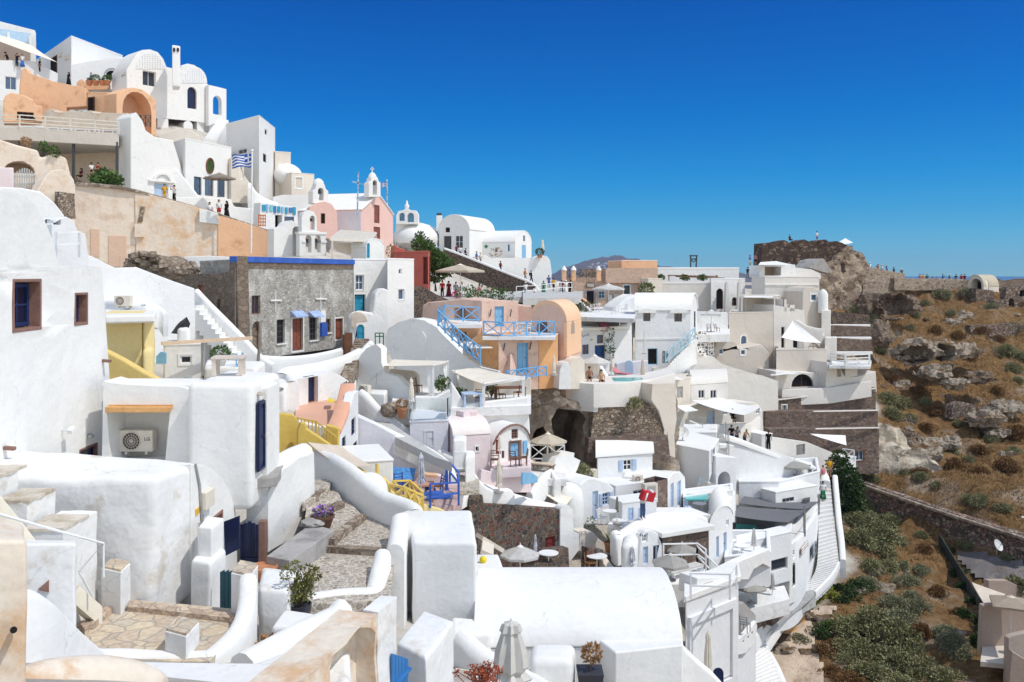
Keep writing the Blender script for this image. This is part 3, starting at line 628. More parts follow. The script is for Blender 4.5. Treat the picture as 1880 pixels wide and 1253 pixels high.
def pose(kind):
 if kind in POSES:return POSES[kind]
 hz_,lean=.93,0
 P=dict(pel=(0,0,hz_),sp=(0,.01,1.12),ch=(0,0,1.32),nk=(0,-.01,1.47),h0=(0,-.02,1.55),h1=(0,-.03,1.63),h2=(0,-.01,1.71))
 for s,n in((-1,'r'),(1,'l')):
  P['sh'+n]=(s*.17,0,1.40);P['el'+n]=(s*.24,.03,1.14);P['wr'+n]=(s*.25,-.06,.92);P['ha'+n]=(s*.245,-.10,.83)
  P['hp'+n]=(s*.09,0,.88);P['kn'+n]=(s*.1,-.02,.48);P['an'+n]=(s*.1,.02,.09);P['to'+n]=(s*.115,-.13,.03)
 if kind=='walk':
  P.update(knr=(-.09,-.16,.5),anr=(-.09,-.2,.1),tor=(-.1,-.36,.05),knl=(.1,.02,.49),anl=(.1,.28,.14),tol=(.11,.16,.04),ell=(.22,-.08,1.15),wrl=(.2,-.25,.98),hal=(.2,-.32,.93),elr=(-.23,.14,1.15),wrr=(-.25,.14,.93),har=(-.25,.12,.84))
 if kind=='photo':
  for s,n in((-1,'r'),(1,'l')):P['el'+n]=(s*.25,-.2,1.28);P['wr'+n]=(s*.11,-.38,1.5);P['ha'+n]=(s*.05,-.42,1.57)
 if kind=='carry':
  for s,n in((-1,'r'),(1,'l')):P['el'+n]=(s*.25,-.08,1.17);P['wr'+n]=(s*.16,-.33,1.2);P['ha'+n]=(s*.09,-.4,1.24)
 if kind=='lean':
  for k in('sp','ch','nk','h0','h1','h2'):x,y,z=P[k];P[k]=(x,y-(z-.93)*.35,z-(z-.93)*.06)
  for s,n in((-1,'r'),(1,'l')):P['sh'+n]=(s*.17,-.17,1.36);P['el'+n]=(s*.24,-.32,1.12);P['wr'+n]=(s*.12,-.5,1.02);P['ha'+n]=(s*.06,-.56,1.0)
 if kind=='sit':
  for k in list(P):x,y,z=P[k];P[k]=(x,y,z-.46)
  for s,n in((-1,'r'),(1,'l')):P['kn'+n]=(s*.12,-.42,.47);P['an'+n]=(s*.12,-.42,.09);P['to'+n]=(s*.13,-.57,.04);P['wr'+n]=(s*.17,-.3,.56);P['ha'+n]=(s*.14,-.37,.55)
 if kind=='lie':
  for k in list(P):x,y,z=P[k];P[k]=(x,-(z-.9),.16+(.12 if k[0]in'h'and k[1]in'012'else 0)-y*.3+(.2 if k in('knr','knl')else 0))
 E=[('pel','sp'),('sp','ch'),('ch','nk'),('nk','h0'),('h0','h1'),('h1','h2')]
 for n in'rl':E+=[('ch','sh'+n),('sh'+n,'el'+n),('el'+n,'wr'+n),('wr'+n,'ha'+n),('pel','hp'+n),('hp'+n,'kn'+n),('kn'+n,'an'+n),('an'+n,'to'+n)]
 rad=dict(pel=(.15,.11),sp=(.13,.095),ch=(.15,.10),nk=.055,h0=.075,h1=(.085,.10),h2=.06,sh=.06,el=.045,wr=.03,ha=.035,hp=.085,kn=.06,an=.04,to=.035)
 ks=list(P);me=skin_mesh([P[k]for k in ks],[(ks.index(a),ks.index(b))for a,b in E],[rad.get(k)or rad[k[:-1]]for k in ks],'person')
 V=lambda k:Vector(P[k]);sx={}
 bm=B();tube(bm,[V('pel')-Vector((0,0,.02))if kind!='lie'else V('pel'),V('sp'),V('ch'),V('nk').lerp(V('ch'),.35)],[.165,.15,.175,.10],10)
 for n in'rl':tube(bm,[V('sh'+n).lerp(V('ch'),.4),V('sh'+n),V('sh'+n).lerp(V('el'+n),.75)],[.09,.085,.07],8)
 sx['shirt']=mesh(bm,'shirt',CL['white']);bm=B();tube(bm,[V('sp').lerp(V('pel'),.6),V('pel'),V('pel').lerp(V('hpr').lerp(V('hpl'),.5),.9)],[.16,.17,.15],10)
 for n in'rl':tube(bm,[V('hp'+n).lerp(V('pel'),.3),V('kn'+n),V('an'+n)],[.11,.08,.065],8)
 sx['trousers']=mesh(bm,'trousers',CL['navy']);bm=B();tube(bm,[V('sp').lerp(V('pel'),.6),V('pel'),V('pel').lerp(V('hpr').lerp(V('hpl'),.5),.9)],[.16,.17,.15],10)
 for n in'rl':tube(bm,[V('hp'+n).lerp(V('pel'),.3),V('hp'+n).lerp(V('kn'+n),.8)],[.115,.1],8)
 sx['shorts']=mesh(bm,'shorts',CL['navy']);bm=B();a=V('anr').lerp(V('anl'),.5);tube(bm,[V('sp').lerp(V('pel'),.5),V('pel'),V('pel').lerp(a,.5),V('pel').lerp(a,.9)],[.15,.18,.24,.31],12);sx['skirt']=mesh(bm,'skirt',CL['navy'])
 bm=B();ball(bm,V('h1')+(V('h2')-V('h1'))*.35+Vector((0,.03,0)),(.108,.115,.1),2);sx['hair']=mesh(bm,'hair',HAIR['dark'])
 bm=B();ball(bm,V('h1')+(V('h2')-V('h1'))*.35+Vector((0,.03,0)),(.112,.118,.1),2);tube(bm,[V('h2').lerp(V('h1'),.4)+Vector((0,.08,0)),V('nk')+Vector((0,.1,0)),V('ch')+Vector((0,.13,.02))],[.085,.1,.06],8);sx['long_hair']=mesh(bm,'hair',HAIR['dark'])
 bm=B();lathe(bm,[(.2,0),(.21,.012),(.115,.02),(.105,.1),(.05,.125)],V('h2')-Vector((0,0,.055)),16);sx['hat']=mesh(bm,'hat',CL['white'])
 POSES[kind]=(me,sx);return POSES[kind]
def person(label,x,y,d,k='stand',top='white',bot='navy',low='trousers',hair='dark',long=False,hat=None,rz=0,skin=None,h=1.7,z=None,bag=None,bare=False):
 me,sx=pose(k);loc=W(x,y,d)
 if z is not None:loc.z=z
 o=link('person',me.copy());o.data.materials.clear();o.data.materials.append(skin or(SKIN if rnd.random()<.6 else SKIND));o.location=loc;o.rotation_euler.z=rz;o.scale=(h/1.75,)*3;tag(o,label,'person','people in the village');o['wl']=list(loc)
 def wear(key,name,m):
  c=link(name,sx[key],o);c.material_slots[0].link='OBJECT';c.material_slots[0].material=m
 if not bare:wear('shirt','shirt',CL[top])
 wear(low,{'trousers':'trousers','shorts':'shorts','skirt':'skirt'}[low],CL[bot])
 if hair:wear('long_hair'if long else'hair','hair',HAIR[hair])
 if hat:wear('hat','hat',CL[hat])
 if bag:bm=B();box(bm,(0,.2,1.22 if k!='sit'else.76),(.28,.16,.42));c=link('backpack',mesh(bm,'backpack',CL[bag]),o);bevel(c,.05)
 return o
USE_HAZE=True
SKYFILL=(2.65,1.98,1.45)  # sky outside the view direction brightened, added as fill for shaded walls
SKYT=[(0,(0.22,0.513,0.747)),(0.06,(0.087,0.433,0.7)),(0.1,(0.027,0.407,0.714)),(0.165,(0.0,0.347,0.72)),(0.29,(0.0,0.26,0.707)),(0.46,(0.8,0.75,0.8)),(0.7,(2.35,1.84,1.4))]  # zenith stops brightened and whitened as added fill for shade
def V2(x,y):return Vector((x,y))
def facade(t,pl,out,th,mat,ops=(),bev=.06,name='wall',seg=2,org=0):
 if isinstance(pl,tuple):pl=Plane(*pl)
 o=[pl.uv(*p)for p in out]
 if sum(a[0]*b[1]-a[1]*b[0]for a,b in zip(o,o[1:]+o[:1]))<0:o=o[::-1]
 hs=[rect(pl,*q[:4],arch=(q[4]if len(q)>5 else False))for q in ops]
 bm=slabmesh(pl,o,th,hs)
 if org:soft(bm,bev,3);rough(bm,org*4,org*.12,1.3);w=part(t,name,bm,mat,ang=70)
 else:w=part(t,name,bm,mat,bev,seg)
 for q,h in zip(ops,hs):
  k=q[-1]
  if'jam'in k:bm=B();pl.ring(bm,scl(h,.02),scl(h,-k['jam'][1]),-k.get('r',.3)-.02,.03);part(t,'stone_frame',bm,k['jam'][0],.02);h=scl(h,k['jam'][1])
  if k.get('k')!='x':opening(t,pl,h,k)
 return pl
def block(t,plan,z1,z0,mat,name='wall',sf=.18,org=.05,cell=.45):
 p=[v2(q)for q in plan];bm=B();zt=z1 if isinstance(z1,(list,tuple))else[z1]*len(p)
 if sum(a.x*b.y-a.y*b.x for a,b in zip(p,p[1:]+p[:1]))<0:p=p[::-1];zt=list(zt)[::-1]
 hull(bm,[Vector((q.x,q.y,z0))for q in p],[Vector((q.x,q.y,z))for q,z in zip(p,zt)]);bmesh.ops.recalc_face_normals(bm,faces=bm.faces);soft(bm,sf,4);rough(bm,cell,org,.9);return part(t,name,bm,mat,ang=80)
WIN_N=dict(k='w',fc=BLUE,pc=GLB,r=.3,m=(1,1))
XL=-13.5
t=thing('rounded_house','big white rounded house at the left edge with a deep brown-framed window','house',(-15,26,-8))
o=[(-400,1200),(-400,640),(-330,520),(-220,420),(-120,365),(-40,347),(12,346),(42,357),(66,378),(84,410),(97,442),(106,478),(112,488),(150,489),(186,491),(190,540),(197,620),(202,720),(206,860),(206,950)]
NAVW=flat('navy_window_frame',(.015,.03,.11),.5)
plA=facade(t,(V2(XL,16),V2(XL,31)),o,7,WH,[(25,517,73,604,dict(k='w',fc=NAVW,pc=flat('navy_glass',(.008,.012,.04),.2),r=.34,m=(1,1),fw=.1,jam=(BRST,.07))),(138,541,159,594,dict(k='w',fc=NAVW,pc=GLS,r=.3,m=(0,1),jam=(BRST,.06))),(146,822,177,846,dict(k='w',fc=NAVY,pc=GLB,r=.15,m=(0,0),jam=(BRST,.05)))],bev=.3,seg=3,org=.28)
for x,y in((188,662),(213,735),(8,822)):
 bm=B();p=plA.at(x,y);bar(bm,p-Vector((.1,0,0)),p+Vector((.28,0,-.03)),.14,.09);part(t,'waterspout',bm,BRST)
bm=B();p=plA.at(113,790);box(bm,p+Vector((.3,0,0)),(.14,.28,.12),0,.3);bar(bm,p,p+Vector((.3,0,-.05)),.04);o_=solo('security_camera','small white security camera on the flank of the rounded house','camera',bm,WPAINT)
bm=B();lathe(bm,[(.02,0),(.13,.02),(.13,.1),(.05,.16)],plA.at(162,805,.05),12);solo('wall_lamp','small round grey lamp over the sunken window of the rounded house','lamp',bm,METAL)
t=thing('stair_turret','small white arched stair turret behind the rounded house','turret',W(130,490,34)-Vector((0,0,1)))
facade(t,((90,33),(168,35)),[(96,500),(96,412),(108,401),(122,398),(136,405),(143,424),(158,430),(163,470),(165,500)],2,WB,[(98,405,112,413,dict(k='o',r=.3))],.15,seg=3)
railing('roof_railing','white tube railing beside the small arched stair turret',[(104,472,32.5),(146,470,33.2)],.85,WPAINT,'2',1.0,.05)
t=thing('corner_house','white corner house with electric meter box and navy door','house',(-10.5,25,-8.2))
block(t,[V2(-13.7,22.6),V2(-8.72,22.6),V2(-8.55,25.3),V2(-13.7,25.8)],[-4.95,-4.92,-5.05,-4.85],-8.6,WOLD,sf=.22,org=.08)
plB=facade(t,(V2(-8.52,24.5),V2(-8.52,29.5)),[(352,852),(372,854),(395,866),(414,888),(427,915),(434,942),(437,1075),(352,1112)],4,WH,[(379,952,407,1010,dict(k='w',fc=NAVW,pc=GLS,r=.25,m=(0,0),jam=(BRST,.07)))],.03,'side_wall',2)
bm=B();tube(bm,[plB.at(357,853,.03),plB.at(364,890,.04),plB.at(366,930,.05),plB.at(372,1000,.05)],.035,6);part(t,'pipe',bm,METAL)
bm=B();tube(bm,[plB.at(362,960,.05),plB.at(363,975,.06),plB.at(368,978,.06),plB.at(370,945,.05)],.02,6);part(t,'cable',bm,CONC)
bm=B();plB.box(bm,*[plB.uv(367,930)[0],plB.uv(383,930)[0]],plB.uv(375,932)[1],plB.uv(375,900)[1],0,.18);part(t,'meter_box',bm,CRPNT,.02)
bm=B();plB.box(bm,plB.uv(358,940)[0],plB.uv(364,940)[0],plB.uv(361,945)[1],plB.uv(361,934)[1],0,.03);part(t,'yellow_plate',bm,flat('ochre_plate',(.7,.42,.05)))
bm=B();p,q=W(412,1018,27.4),W(440,1010,27.6);pl=Plane((411,27.35),(440,27.3));pl.poly(bm,[pl.uv(411,958),pl.uv(440,947),pl.uv(440,1008),pl.uv(414,1021)][::-1],-.03,.03);part(t,'shutter',bm,NAVY,.01)
t=thing('plank_gate','tall navy plank gate with brown stone jamb below the curved wall','gate',W(458,1046,29));bm=B()
for i in range(5):x=441+i*7;pl=Plane((440,29),(478,29));pl.poly(bm,[pl.uv(x,1046),pl.uv(x+6.2,1046),pl.uv(x+6.2,958+abs(i-2)*3),pl.uv(x,958+abs(i-2)*3)],-.05+.012*(i%2),0.012*(i%2))
part(t,'planks',bm,NAVY);bm=B();box(bm,W(483,1000,28.7),(.22,.3,1.5));part(t,'stone_jamb',bm,BRST,.03);bm=B();pl.box(bm,pl.uv(442,1000)[0],pl.uv(476,1000)[0],pl.uv(450,1030)[1],pl.uv(450,1024)[1],0,.05);part(t,'ledge',bm,NAVY)
t=thing('niche_wall','white wall with an open niche sheltering the air conditioner','wall',W(260,850,29)-Vector((0,0,.6)))
pl=Plane((190,29),(345,29));q=lambda*a:pl.uv(*a)
out=[q(186,900),q(352,900),q(350,800),q(346,715),q(330,711),q(250,708),q(205,704),q(190,700)];hole=[q(204,852),q(303,850),q(312,757),q(196,757)]
bm=B();fr=filled(bm,pl,out,[hole]);bk=filled(bm,pl,out,[hole],-1.3);band(bm,fr[0],bk[0]);band(bm,fr[1],bk[1]);soft(bm,.1,3);part(t,'wall',bm,WH,ang=70)
bm=B();pl.box(bm,q(170,900)[0],q(355,900)[0],q(200,905)[1],q(200,712)[1],-1.6,-1.302);part(t,'back_wall',bm,BGL)
bm=B();pl.box(bm,q(180,760)[0],q(350,760)[0],q(200,716)[1]-.12,q(200,706)[1],-1.75,-.2);part(t,'roof',bm,WH,.08)
t=thing('wooden_shelf_roof','orange wooden board roof over the air conditioner niche','shelf',W(252,757,28.8));bm=B();pl2=Plane((193,28.75),(312,28.75));a,b=pl2.uv(193,757),pl2.uv(312,757)
for i in range(6):pl2.box(bm,a[0],b[0],a[1]+.06+i*.045,a[1]+.15+i*.045,-.03-(i+1)*.2,-.035-i*.2)
part(t,'boards',bm,WOODO);bm=B();pl2.box(bm,a[0],b[0],a[1]-.01,a[1]+.15,-.03,.02);part(t,'fascia',bm,WOODO,.01)
plN=Plane((190,30.1),(345,30.1));ac,(u0,u1,v0,v1)=aircon('big cream air conditioner lettered LG inside the niche',227,787,288,826,plN,.36)
cu=bpy.data.curves.new('lettering','FONT');cu.body='LG';cu.size=.16;cu.extrude=.004;cu.align_x='CENTER';ob=bpy.data.objects.new('tmp',cu);C.objects.link(ob);bpy.context.view_layer.update();me=bpy.data.meshes.new_from_object(ob.evaluated_get(bpy.context.evaluated_depsgraph_get()));bpy.data.objects.remove(ob)
me.materials.clear();me.materials.append(DMETAL);ob=link('lettering',me,ac);ob.rotation_euler=(math.pi/2,0,0);ob.location=plN.p(u0+(u1-u0)*.84,v0+(v1-v0)*.52,.368)-wl(ac)
t=thing('cube_house','white cube house with a narrow navy door and rooftop table','house',W(405,890,29)-Vector((0,0,.5)))
X1=(464-CX)/F*28.3
block(t,[V2((343-CX)/F*28.3,28.3),V2(X1,28.3),V2(X1,31.6),V2((343-CX)/F*28.3,32.4)],-3.32,-7.2,WH,sf=.2,org=.035)
pl=Plane(V2(X1,28.3),V2(X1,30.6));opening(t,pl,rect(pl,469,738,480,862),dict(k='d',r=-.06,fc=NAVY,pc=NAVY));bm=B();pl.box(bm,1.0,2.6,-7,-3.6,-.3,.16);soft(bm,.12,3);part(t,'buttress',bm,WH,ang=70)
bm=B();p=pl.at(473,722,.12);box(bm,p,(.16,.3,.14));part(t,'lamp',bm,BGE,.03)
table('whitewashed wooden table standing on the cube house roof',(W(427,707,31).x,30.6,-3.3),1.02,.8,.62,flat('whitewashed_wood',(.62,.54,.47),.8,var=.12),.12)
deck('doorstep','grey doorstep slab below the narrow navy door','step',[(466,880),(480,857),(522,838),(524,850),(508,876)],-6.35,CONC,.3)
ribbon('curved_wall','tall curved white wall sweeping over the navy plank gate',[(430,906,29.2),(460,898,29.2),(490,884,29.4),(506,866,30),(520,848,30.8),(545,828,31.8),(576,815,33.2)],.75,WH,bot=-7.3,sm=4,cap=1)
bm=B();a,b=P2(494,29.3),P2(577,33.0);pl=Plane(a,b);o=[pl.uv(*q)for q in[(492,1015),(578,965),(577,830),(550,842),(520,862),(503,885),(493,905)]];bm=slabmesh(pl,o,.7);soft(bm,.12,3);rough(bm,.5,.05,1);solo('street_wall','bright white wall face rising beside the concrete bench','wall',bm,WH,ang=70)
bm=B();bar(bm,W(408,872,29.5),W(438,880,29),.5,.1);solo('wooden_bracket','short brown timber bracket poking out under the cube house','bracket',bm,WOODG)
for i,(pts,z)in enumerate([([(455,1085),(490,1040),(600,1004),(726,1008),(716,1100),(560,1110)],-8.6),([(585,1003),(724,1009),(738,955),(662,940),(600,985)],-8.42),([(560,990),(608,989),(666,947),(640,918),(560,930)],-8.22),([(560,950),(585,937),(630,921),(620,900),(565,905)],-8.02),([(555,925),(600,903),(610,880),(560,880)],-7.82)]):
 struct('cobbled_street',deckmesh(pts,z,.3),COBBLE,bev=.03)
for i,(a,b,z)in enumerate([((600,1002),(725,1010),-8.41),((606,990),(664,944),-8.21),((582,940),(626,921),-8.01),((574,912),(594,898),-7.81)]):
 bm=B();bar(bm,G(*a,z)-Vector((0,0,.09)),G(*b,z)-Vector((0,0,.09)),.3,.2);rough(bm,.25,.03,3);struct('street_step_edge',bm,PALEST)
bm=deckmesh([(489,1021),(532,1029),(614,973),(571,961)],-8.05,.7);solo('stone_bench','long grey concrete bench along the cobbled street','bench',bm,CONC,bev=.03)
bm=B();ball(bm,G(575,966,-8.05)+Vector((0,0,.1)),(.38,.3,.16),3,.25,2);solo('boulder','flat dark boulder lying on the concrete bench end','boulder',bm,CONC)
t=thing('potted_plant','brown bowl of purple flowers beside the dark boulder','potted plant',G(592,970,-8.2));pot(t,wl(t),.38,.42,flat('brown_bowl',(.13,.06,.04)));bm=B();leaves(bm,wl(t)+Vector((0,0,.5)),(.3,.3,.14),90,.1,3);part(t,'leaves',bm,LFG);bm=B();leaves(bm,wl(t)+Vector((0,0,.56)),(.34,.34,.14),110,.08,4);part(t,'flowers',bm,FLPUR)
ribbon('street_parapet','white parapet curving down the right side of the cobbled street',[(568,828,36.5),(600,836,35.4),(640,862,33.8),(690,903,31.8),(725,917,30.8),(747,930,29.8),(748,960,28.8),(742,1000,27.6)],.55,WH,bot=-11,cap=.9)
ribbon('low_street_parapet','low white parapet closing the foot of the cobbled street',[(718,1008,27.1),(710,1045,26),(702,1075,25.2),(680,1085,24.9),(630,1088,24.8),(575,1096,24.5)],.5,WH,bot=-10.5,cap=.9)
t=thing('tall_block_house','plain tall white block house beside the street parapet','house',W(815,1160,28)-Vector((0,0,.5)));block(t,[(757,28.3),(876,28.1),(866,32.3),(752,32.3)],[-8.15,-8.13,-8.2,-8.2],-11.6,WB,sf=.13,org=.03)
h=H('barrel_roof_house','broad white barrel roof house at the bottom of the picture',[V2((872-CX)/F*27,27),V2((1253-CX)/F*27,27.2),V2((1253-CX)/F*27,32.4),V2((872-CX)/F*27,32.4)],1192,1262,WH,'vx',1.08,bev=.08,rt=.16,ov=.05).build()
bm=B();hull(bm,[Vector((*P2(*q),-13))for q in((1128,25.9),(1255,26.3),(1252,27.5),(1093,27.5))],[Vector((*P2(*q),z))for q,z in zip(((1128,25.9),(1255,26.3),(1252,27.5),(1093,27.5)),(-10.55,-10.5,-10.75,-10.75))]);part(h.t,'side_block',bm,WH,.07,3)
t=thing('step_block','low rounded white step in the corner under the tall block house','step',W(860,1200,27)-Vector((0,0,.8)));block(t,[(828,26.2),(902,26.6),(902,27.6),(828,27.8)],-10.25,-12.5,WH,sf=.15,org=.02)
ribbon('sloping_parapet','smooth white parapet sloping down behind the folded parasol',[(832,1160,24.8),(860,1185,24.4),(900,1212,24),(945,1235,23.6),(990,1262,23)],.6,WH,bot=-12.5,cap=1)
t=thing('rounded_bench','rounded white masonry bench between parasol and dark planter','bench',W(1015,1260,24)-Vector((0,0,.8)));block(t,[(972,23.7),(1052,23.7),(1058,24.8),(975,24.8)],-9.85,-12,WH,sf=.2,org=.02)
closed('big folded greige parasol in front of the barrel roof house',938,1140,1290,22.5,84,CANGR,1250,8)
t=thing('potted_plant','dark square planter holding a dried ball-shaped plant','potted plant',W(1083,1262,24));bm=B();c=W(1083,1262,24);hull(bm,[c+Vector((a*.26,b*.26,-.1))for a,b in((-1,-1),(1,-1),(1,1),(-1,1))],[c+Vector((a*.34,b*.34,.46))for a,b in((-1,-1),(1,-1),(1,1),(-1,1))]);part(t,'pot',bm,DPOT,.02)
bm=B();tube(bm,[c+Vector((0,0,.4)),c+Vector((.03,0,.6)),c+Vector((.05,0,.8))],.02,6);part(t,'stem',bm,BARK);bm=B();leaves(bm,W(1087,1200,24),(.22,.22,.19),260,.1,6);part(t,'foliage',bm,LFDRY)
bm=B();q=random.Random(2)
for i in range(40):p=W(885,1262,16)+Vector((q.gauss(0,.1),q.gauss(0,.1),0));e=p+Vector((q.gauss(0,.12),q.gauss(0,.1),q.uniform(.15,.34)));tube(bm,[p,e],.008,4);leaves(bm,e,(.04,.04,.03),14,.05,i)
solo('succulent_plant','red budded succulent at the bottom edge by the folded parasol','plant',bm,LFRED)
deck('round_ledge','pale rounded ledge beneath the red succulent','ledge',[(820,1260),(860,1238),(920,1232),(970,1240),(1000,1262),(990,1290),(820,1290)],-10.2,WOLD,.4,bev=.08)
bm=B();tube(bm,[W(835,1228,19.5),W(865,1233,19.4),W(900,1230,19.3),W(912,1226,19.3)],.018,6);solo('rope','pale rope strung low between the pier and the parasol','rope',bm,CANV)
t=thing('white_pier','square white masonry pier beside the blue gate','pier',W(783,1260,17)-Vector((0,0,.8)));block(t,[(783,16.9),(834,18.7),(776,19.3),(728,17.6)],-6.98,-9.6,WOLD,sf=.07,org=.02,cell=.3)
t=thing('garden_gate','bright blue plank gate hidden behind the ochre wall end','gate',W(735,1270,16));bm=B();pl=Plane((716,16.4),(752,16.9))
for i in range(5):pl.poly(bm,[pl.uv(717+i*6,1275),pl.uv(722.5+i*6,1275),pl.uv(722.5+i*6,1201+i*2),pl.uv(717+i*6,1200+i*2)],0,.04)
part(t,'planks',bm,BLUE);bm=B();bar(bm,pl.at(720,1258,.06),pl.at(748,1225,.06),.08,.04);part(t,'brace',bm,BLUE)
t=thing('ochre_garden_wall','aged ochre garden wall with an arched niche in the foreground','wall',W(600,1260,14.5)-Vector((0,0,1)))
zt=-5.85;a,b=G(540,1262,zt),G(692,1127,zt);pl=Plane(V2(a.x,a.y),V2(b.x,b.y));q=lambda*p:pl.uv(*p)
out=[(-.6,-9),(pl.L,-9),(pl.L,zt),(-.6,zt)];ho=[q(606,1290),q(690,1290),q(688,1160),q(680,1152),q(660,1156),q(640,1167),q(622,1185),q(612,1205),q(607,1230)]
bm=slabmesh(pl,out,.35,[ho]);pl.box(bm,-.6,pl.L,-9,zt-.004,-.72,-.352);soft(bm,.05,2);rough(bm,.22,.035,2.2);part(t,'wall',bm,AGED,ang=70)
bm=B();p0,p1=G(694,1127,zt),G(728,1101,zt);pl2=Plane(V2(p0.x,p0.y),V2(p1.x,p1.y));bm=slabmesh(pl2,[(0,-9),(pl2.L,-9),(pl2.L,zt+.04),(.1,zt+.03),(0,zt+.02)],.3);soft(bm,.05,2);rough(bm,.2,.03,2);part(t,'white_end',bm,WOLD,ang=70)
t=thing('ochre_gate_pillar','tall weathered ochre pillar at the lower left edge','pillar',W(20,1260,9)-Vector((0,0,1)));block(t,[(-90,8.6),(50,9.0),(44,10.2),(-90,10)],[-2.45,-2.56,-2.75,-2.5],-5.2,AGED,sf=.05,org=.035,cell=.2)
bm=B();tube(bm,[W(25,1157,8.65),W(25,1157,8.9)],.032,10);part(t,'pipe_hole',bm,DARKIN)
struct('flagstone_terrace',deckmesh([(120,1145),(235,1100),(470,1122),(385,1215),(170,1215)],-7.9,.3),FLAG)
bm=deckmesh([(238,1103),(432,1126),(428,1135),(232,1113)],-7.78,.25);rough(bm,.3,.012,3);struct('terrace_edge',bm,FLAGE)
bm=deckmesh([(148,1146),(196,1112),(205,1118),(156,1156)],-7.76,.25);rough(bm,.3,.012,3);struct('terrace_edge',bm,FLAGE)
struct('white_yard',deckmesh([(52,1222),(130,1208),(300,1212),(470,1214),(560,1182),(640,1140),(650,1340),(52,1340)],-6.35,2),WOLD,bev=.12,seg=3)
ribbon('ochre_mound_wall','low ochre stained rounded wall at the bottom left corner',[(48,1262,11.6),(80,1236,12),(130,1220,12.4),(185,1218,12.8),(235,1232,13),(270,1262,13)],.7,AGED,h=1.5,sm=4,cap=1)
def pier(label,c,l,r,bk,zt,zb,cap=FLAG):
 t=thing('terrace_pillar',label,'pillar',(v2(c).x,v2(c).y,zb),'pillars around the flagstone terrace');p=[v2(q)for q in(c,r,bk,l)];bm=B();hull(bm,[Vector((*q,zb))for q in p],[Vector((*q,zt))for q in p]);rough(bm,.3,.012,2);part(t,'shaft',bm,WOLD,.03,2)
 m=sum(p,Vector((0,0)))/4;bm=B();hull(bm,[Vector((*(q+(m-q)*.06),zt-.02))for q in p],[Vector((*(q+(m-q)*.08),zt+.045))for q in p]);rough(bm,.2,.012,4);part(t,'stone_cap',bm,cap,.01)
pier('square white pillar with stone cap at the terrace back corner by the rail',(222,21.5),(186,21.8),(240,22.2),(204,22.45),-6.9,-8.2)
pier('square white pillar with stone cap next to the teal gate',(460,21.3),(424,21.6),(474,22.2),(440,22.5),-6.95,-8.2)
pier('short white pillar standing at the front edge of the flagstone terrace',(342,19),(302,19.3),(366,19.8),(328,20.1),-7.42,-8.2)
ribbon('terrace_side_wall','white wall sloping down beside the pillar with the teal gate',[(472,1052,21.4),(468,1105,20.9),(450,1150,20.2),(410,1190,19.4),(385,1204,19.1)],.4,WH,bot=-9.4,sm=3)
ribbon('swooping_wall','white swooping wall left of the flagstone terrace',[(40,1080,15.6),(75,1086,16),(105,1105,16.5),(140,1142,17.3),(172,1172,18),(205,1196,18.8),(260,1204,19),(330,1207,19),(392,1204,19.1)],.45,WH,bot=-9.4,sm=3)
t=thing('low_yard_house','low white yard building with a small dark triangular vent','house',W(100,1130,18)-Vector((0,0,.6)));block(t,[V2((40-CX)/F*17.4,17.4),V2((140-CX)/F*17.8,17.8),V2((138-CX)/F*20,20),V2((40-CX)/F*20,20)],[-5.05,-5.15,-5.75,-5.7],-9,WOLD,sf=.06,org=.03)
bm=B();pl=Plane((40,17.36),(140,17.76));pl.poly(bm,[pl.uv(70,1083),pl.uv(90,1088),pl.uv(90,1066)],-.05,.012);part(t,'vent',bm,BRST)
TREAD=plaster('pale_stone_tread',(.66,.6,.51),.2,.04,(.42,.35,.26),.3)
t=thing('yard_staircase','rough stone steps climbing to the left behind the white rail','stairs',W(90,1030,21)-Vector((0,0,1)))
for i,(x0,x1,y,d)in enumerate([(-30,18,868,21.6),(15,72,912,21.2),(66,136,962,20.8)]):
 bm=B();a,b=W(x0,y,d),W(x1,y,d);hull(bm,[Vector((a.x,d-.5,-9)),Vector((b.x,d-.5,-9)),Vector((b.x,21.95,-9)),Vector((a.x,21.95,-9))],[Vector((a.x,d-.5,a.z)),Vector((b.x,d-.5,a.z)),Vector((b.x,21.95,a.z)),Vector((a.x,21.95,a.z))]);rough(bm,.3,.03,2);part(t,'step',bm,WOLD,.02);bm=B();c=a.lerp(b,.5);box(bm,(c.x,d+.1,a.z),(b.x-a.x+.04,1.24,.07));rough(bm,.2,.02,4);part(t,'tread',bm,TREAD)
ribbon('stair_stringer','cream slanted wall along the rough stone steps',[(-40,860,18.8),(40,958,19.3),(100,1032,19.8),(188,1112,21)],.3,plaster('cream_limewash',(.78,.72,.6),.08),h=.5,sm=2,cap=.3)
bm=B();tube(bm,[W(-30,936,18.5),W(95,972,19.5),W(190,998,20.4),W(145,1050,19.8)],.03,8);tube(bm,[W(190,998,20.4),W(190,1060,20.4)],.025,8);tube(bm,[W(145,1050,19.8),W(170,1095,20.3)],.025,8);solo('handrail','thin white handrail above the rough stone steps','railing',bm,WPAINT)
t=thing('stepped_plinth','two stacked rounded white blocks under the brown window','plinth',W(390,1112,24)-Vector((0,0,.5)));block(t,[(350,23.6),(386,23.4),(416,24.6),(372,24.8)],-7.25,-9,WH,sf=.1,org=.02,cell=.3);block(t,[(363,23.9),(389,23.8),(412,24.8),(380,25)],-6.5,-7.4,WH,'upper_block',.06,.015,.3)
t=thing('side_gate','dark teal gate leaf between plinth and pillar','gate',W(418,1118,23.2));bm=B();pl=Plane((406,23.4),(430,23.2))
for i in range(3):pl.poly(bm,[pl.uv(406+i*8,1125),pl.uv(413+i*8,1125),pl.uv(413+i*8,1046),pl.uv(406+i*8,1050)],0,.04)
part(t,'planks',bm,GATEG)
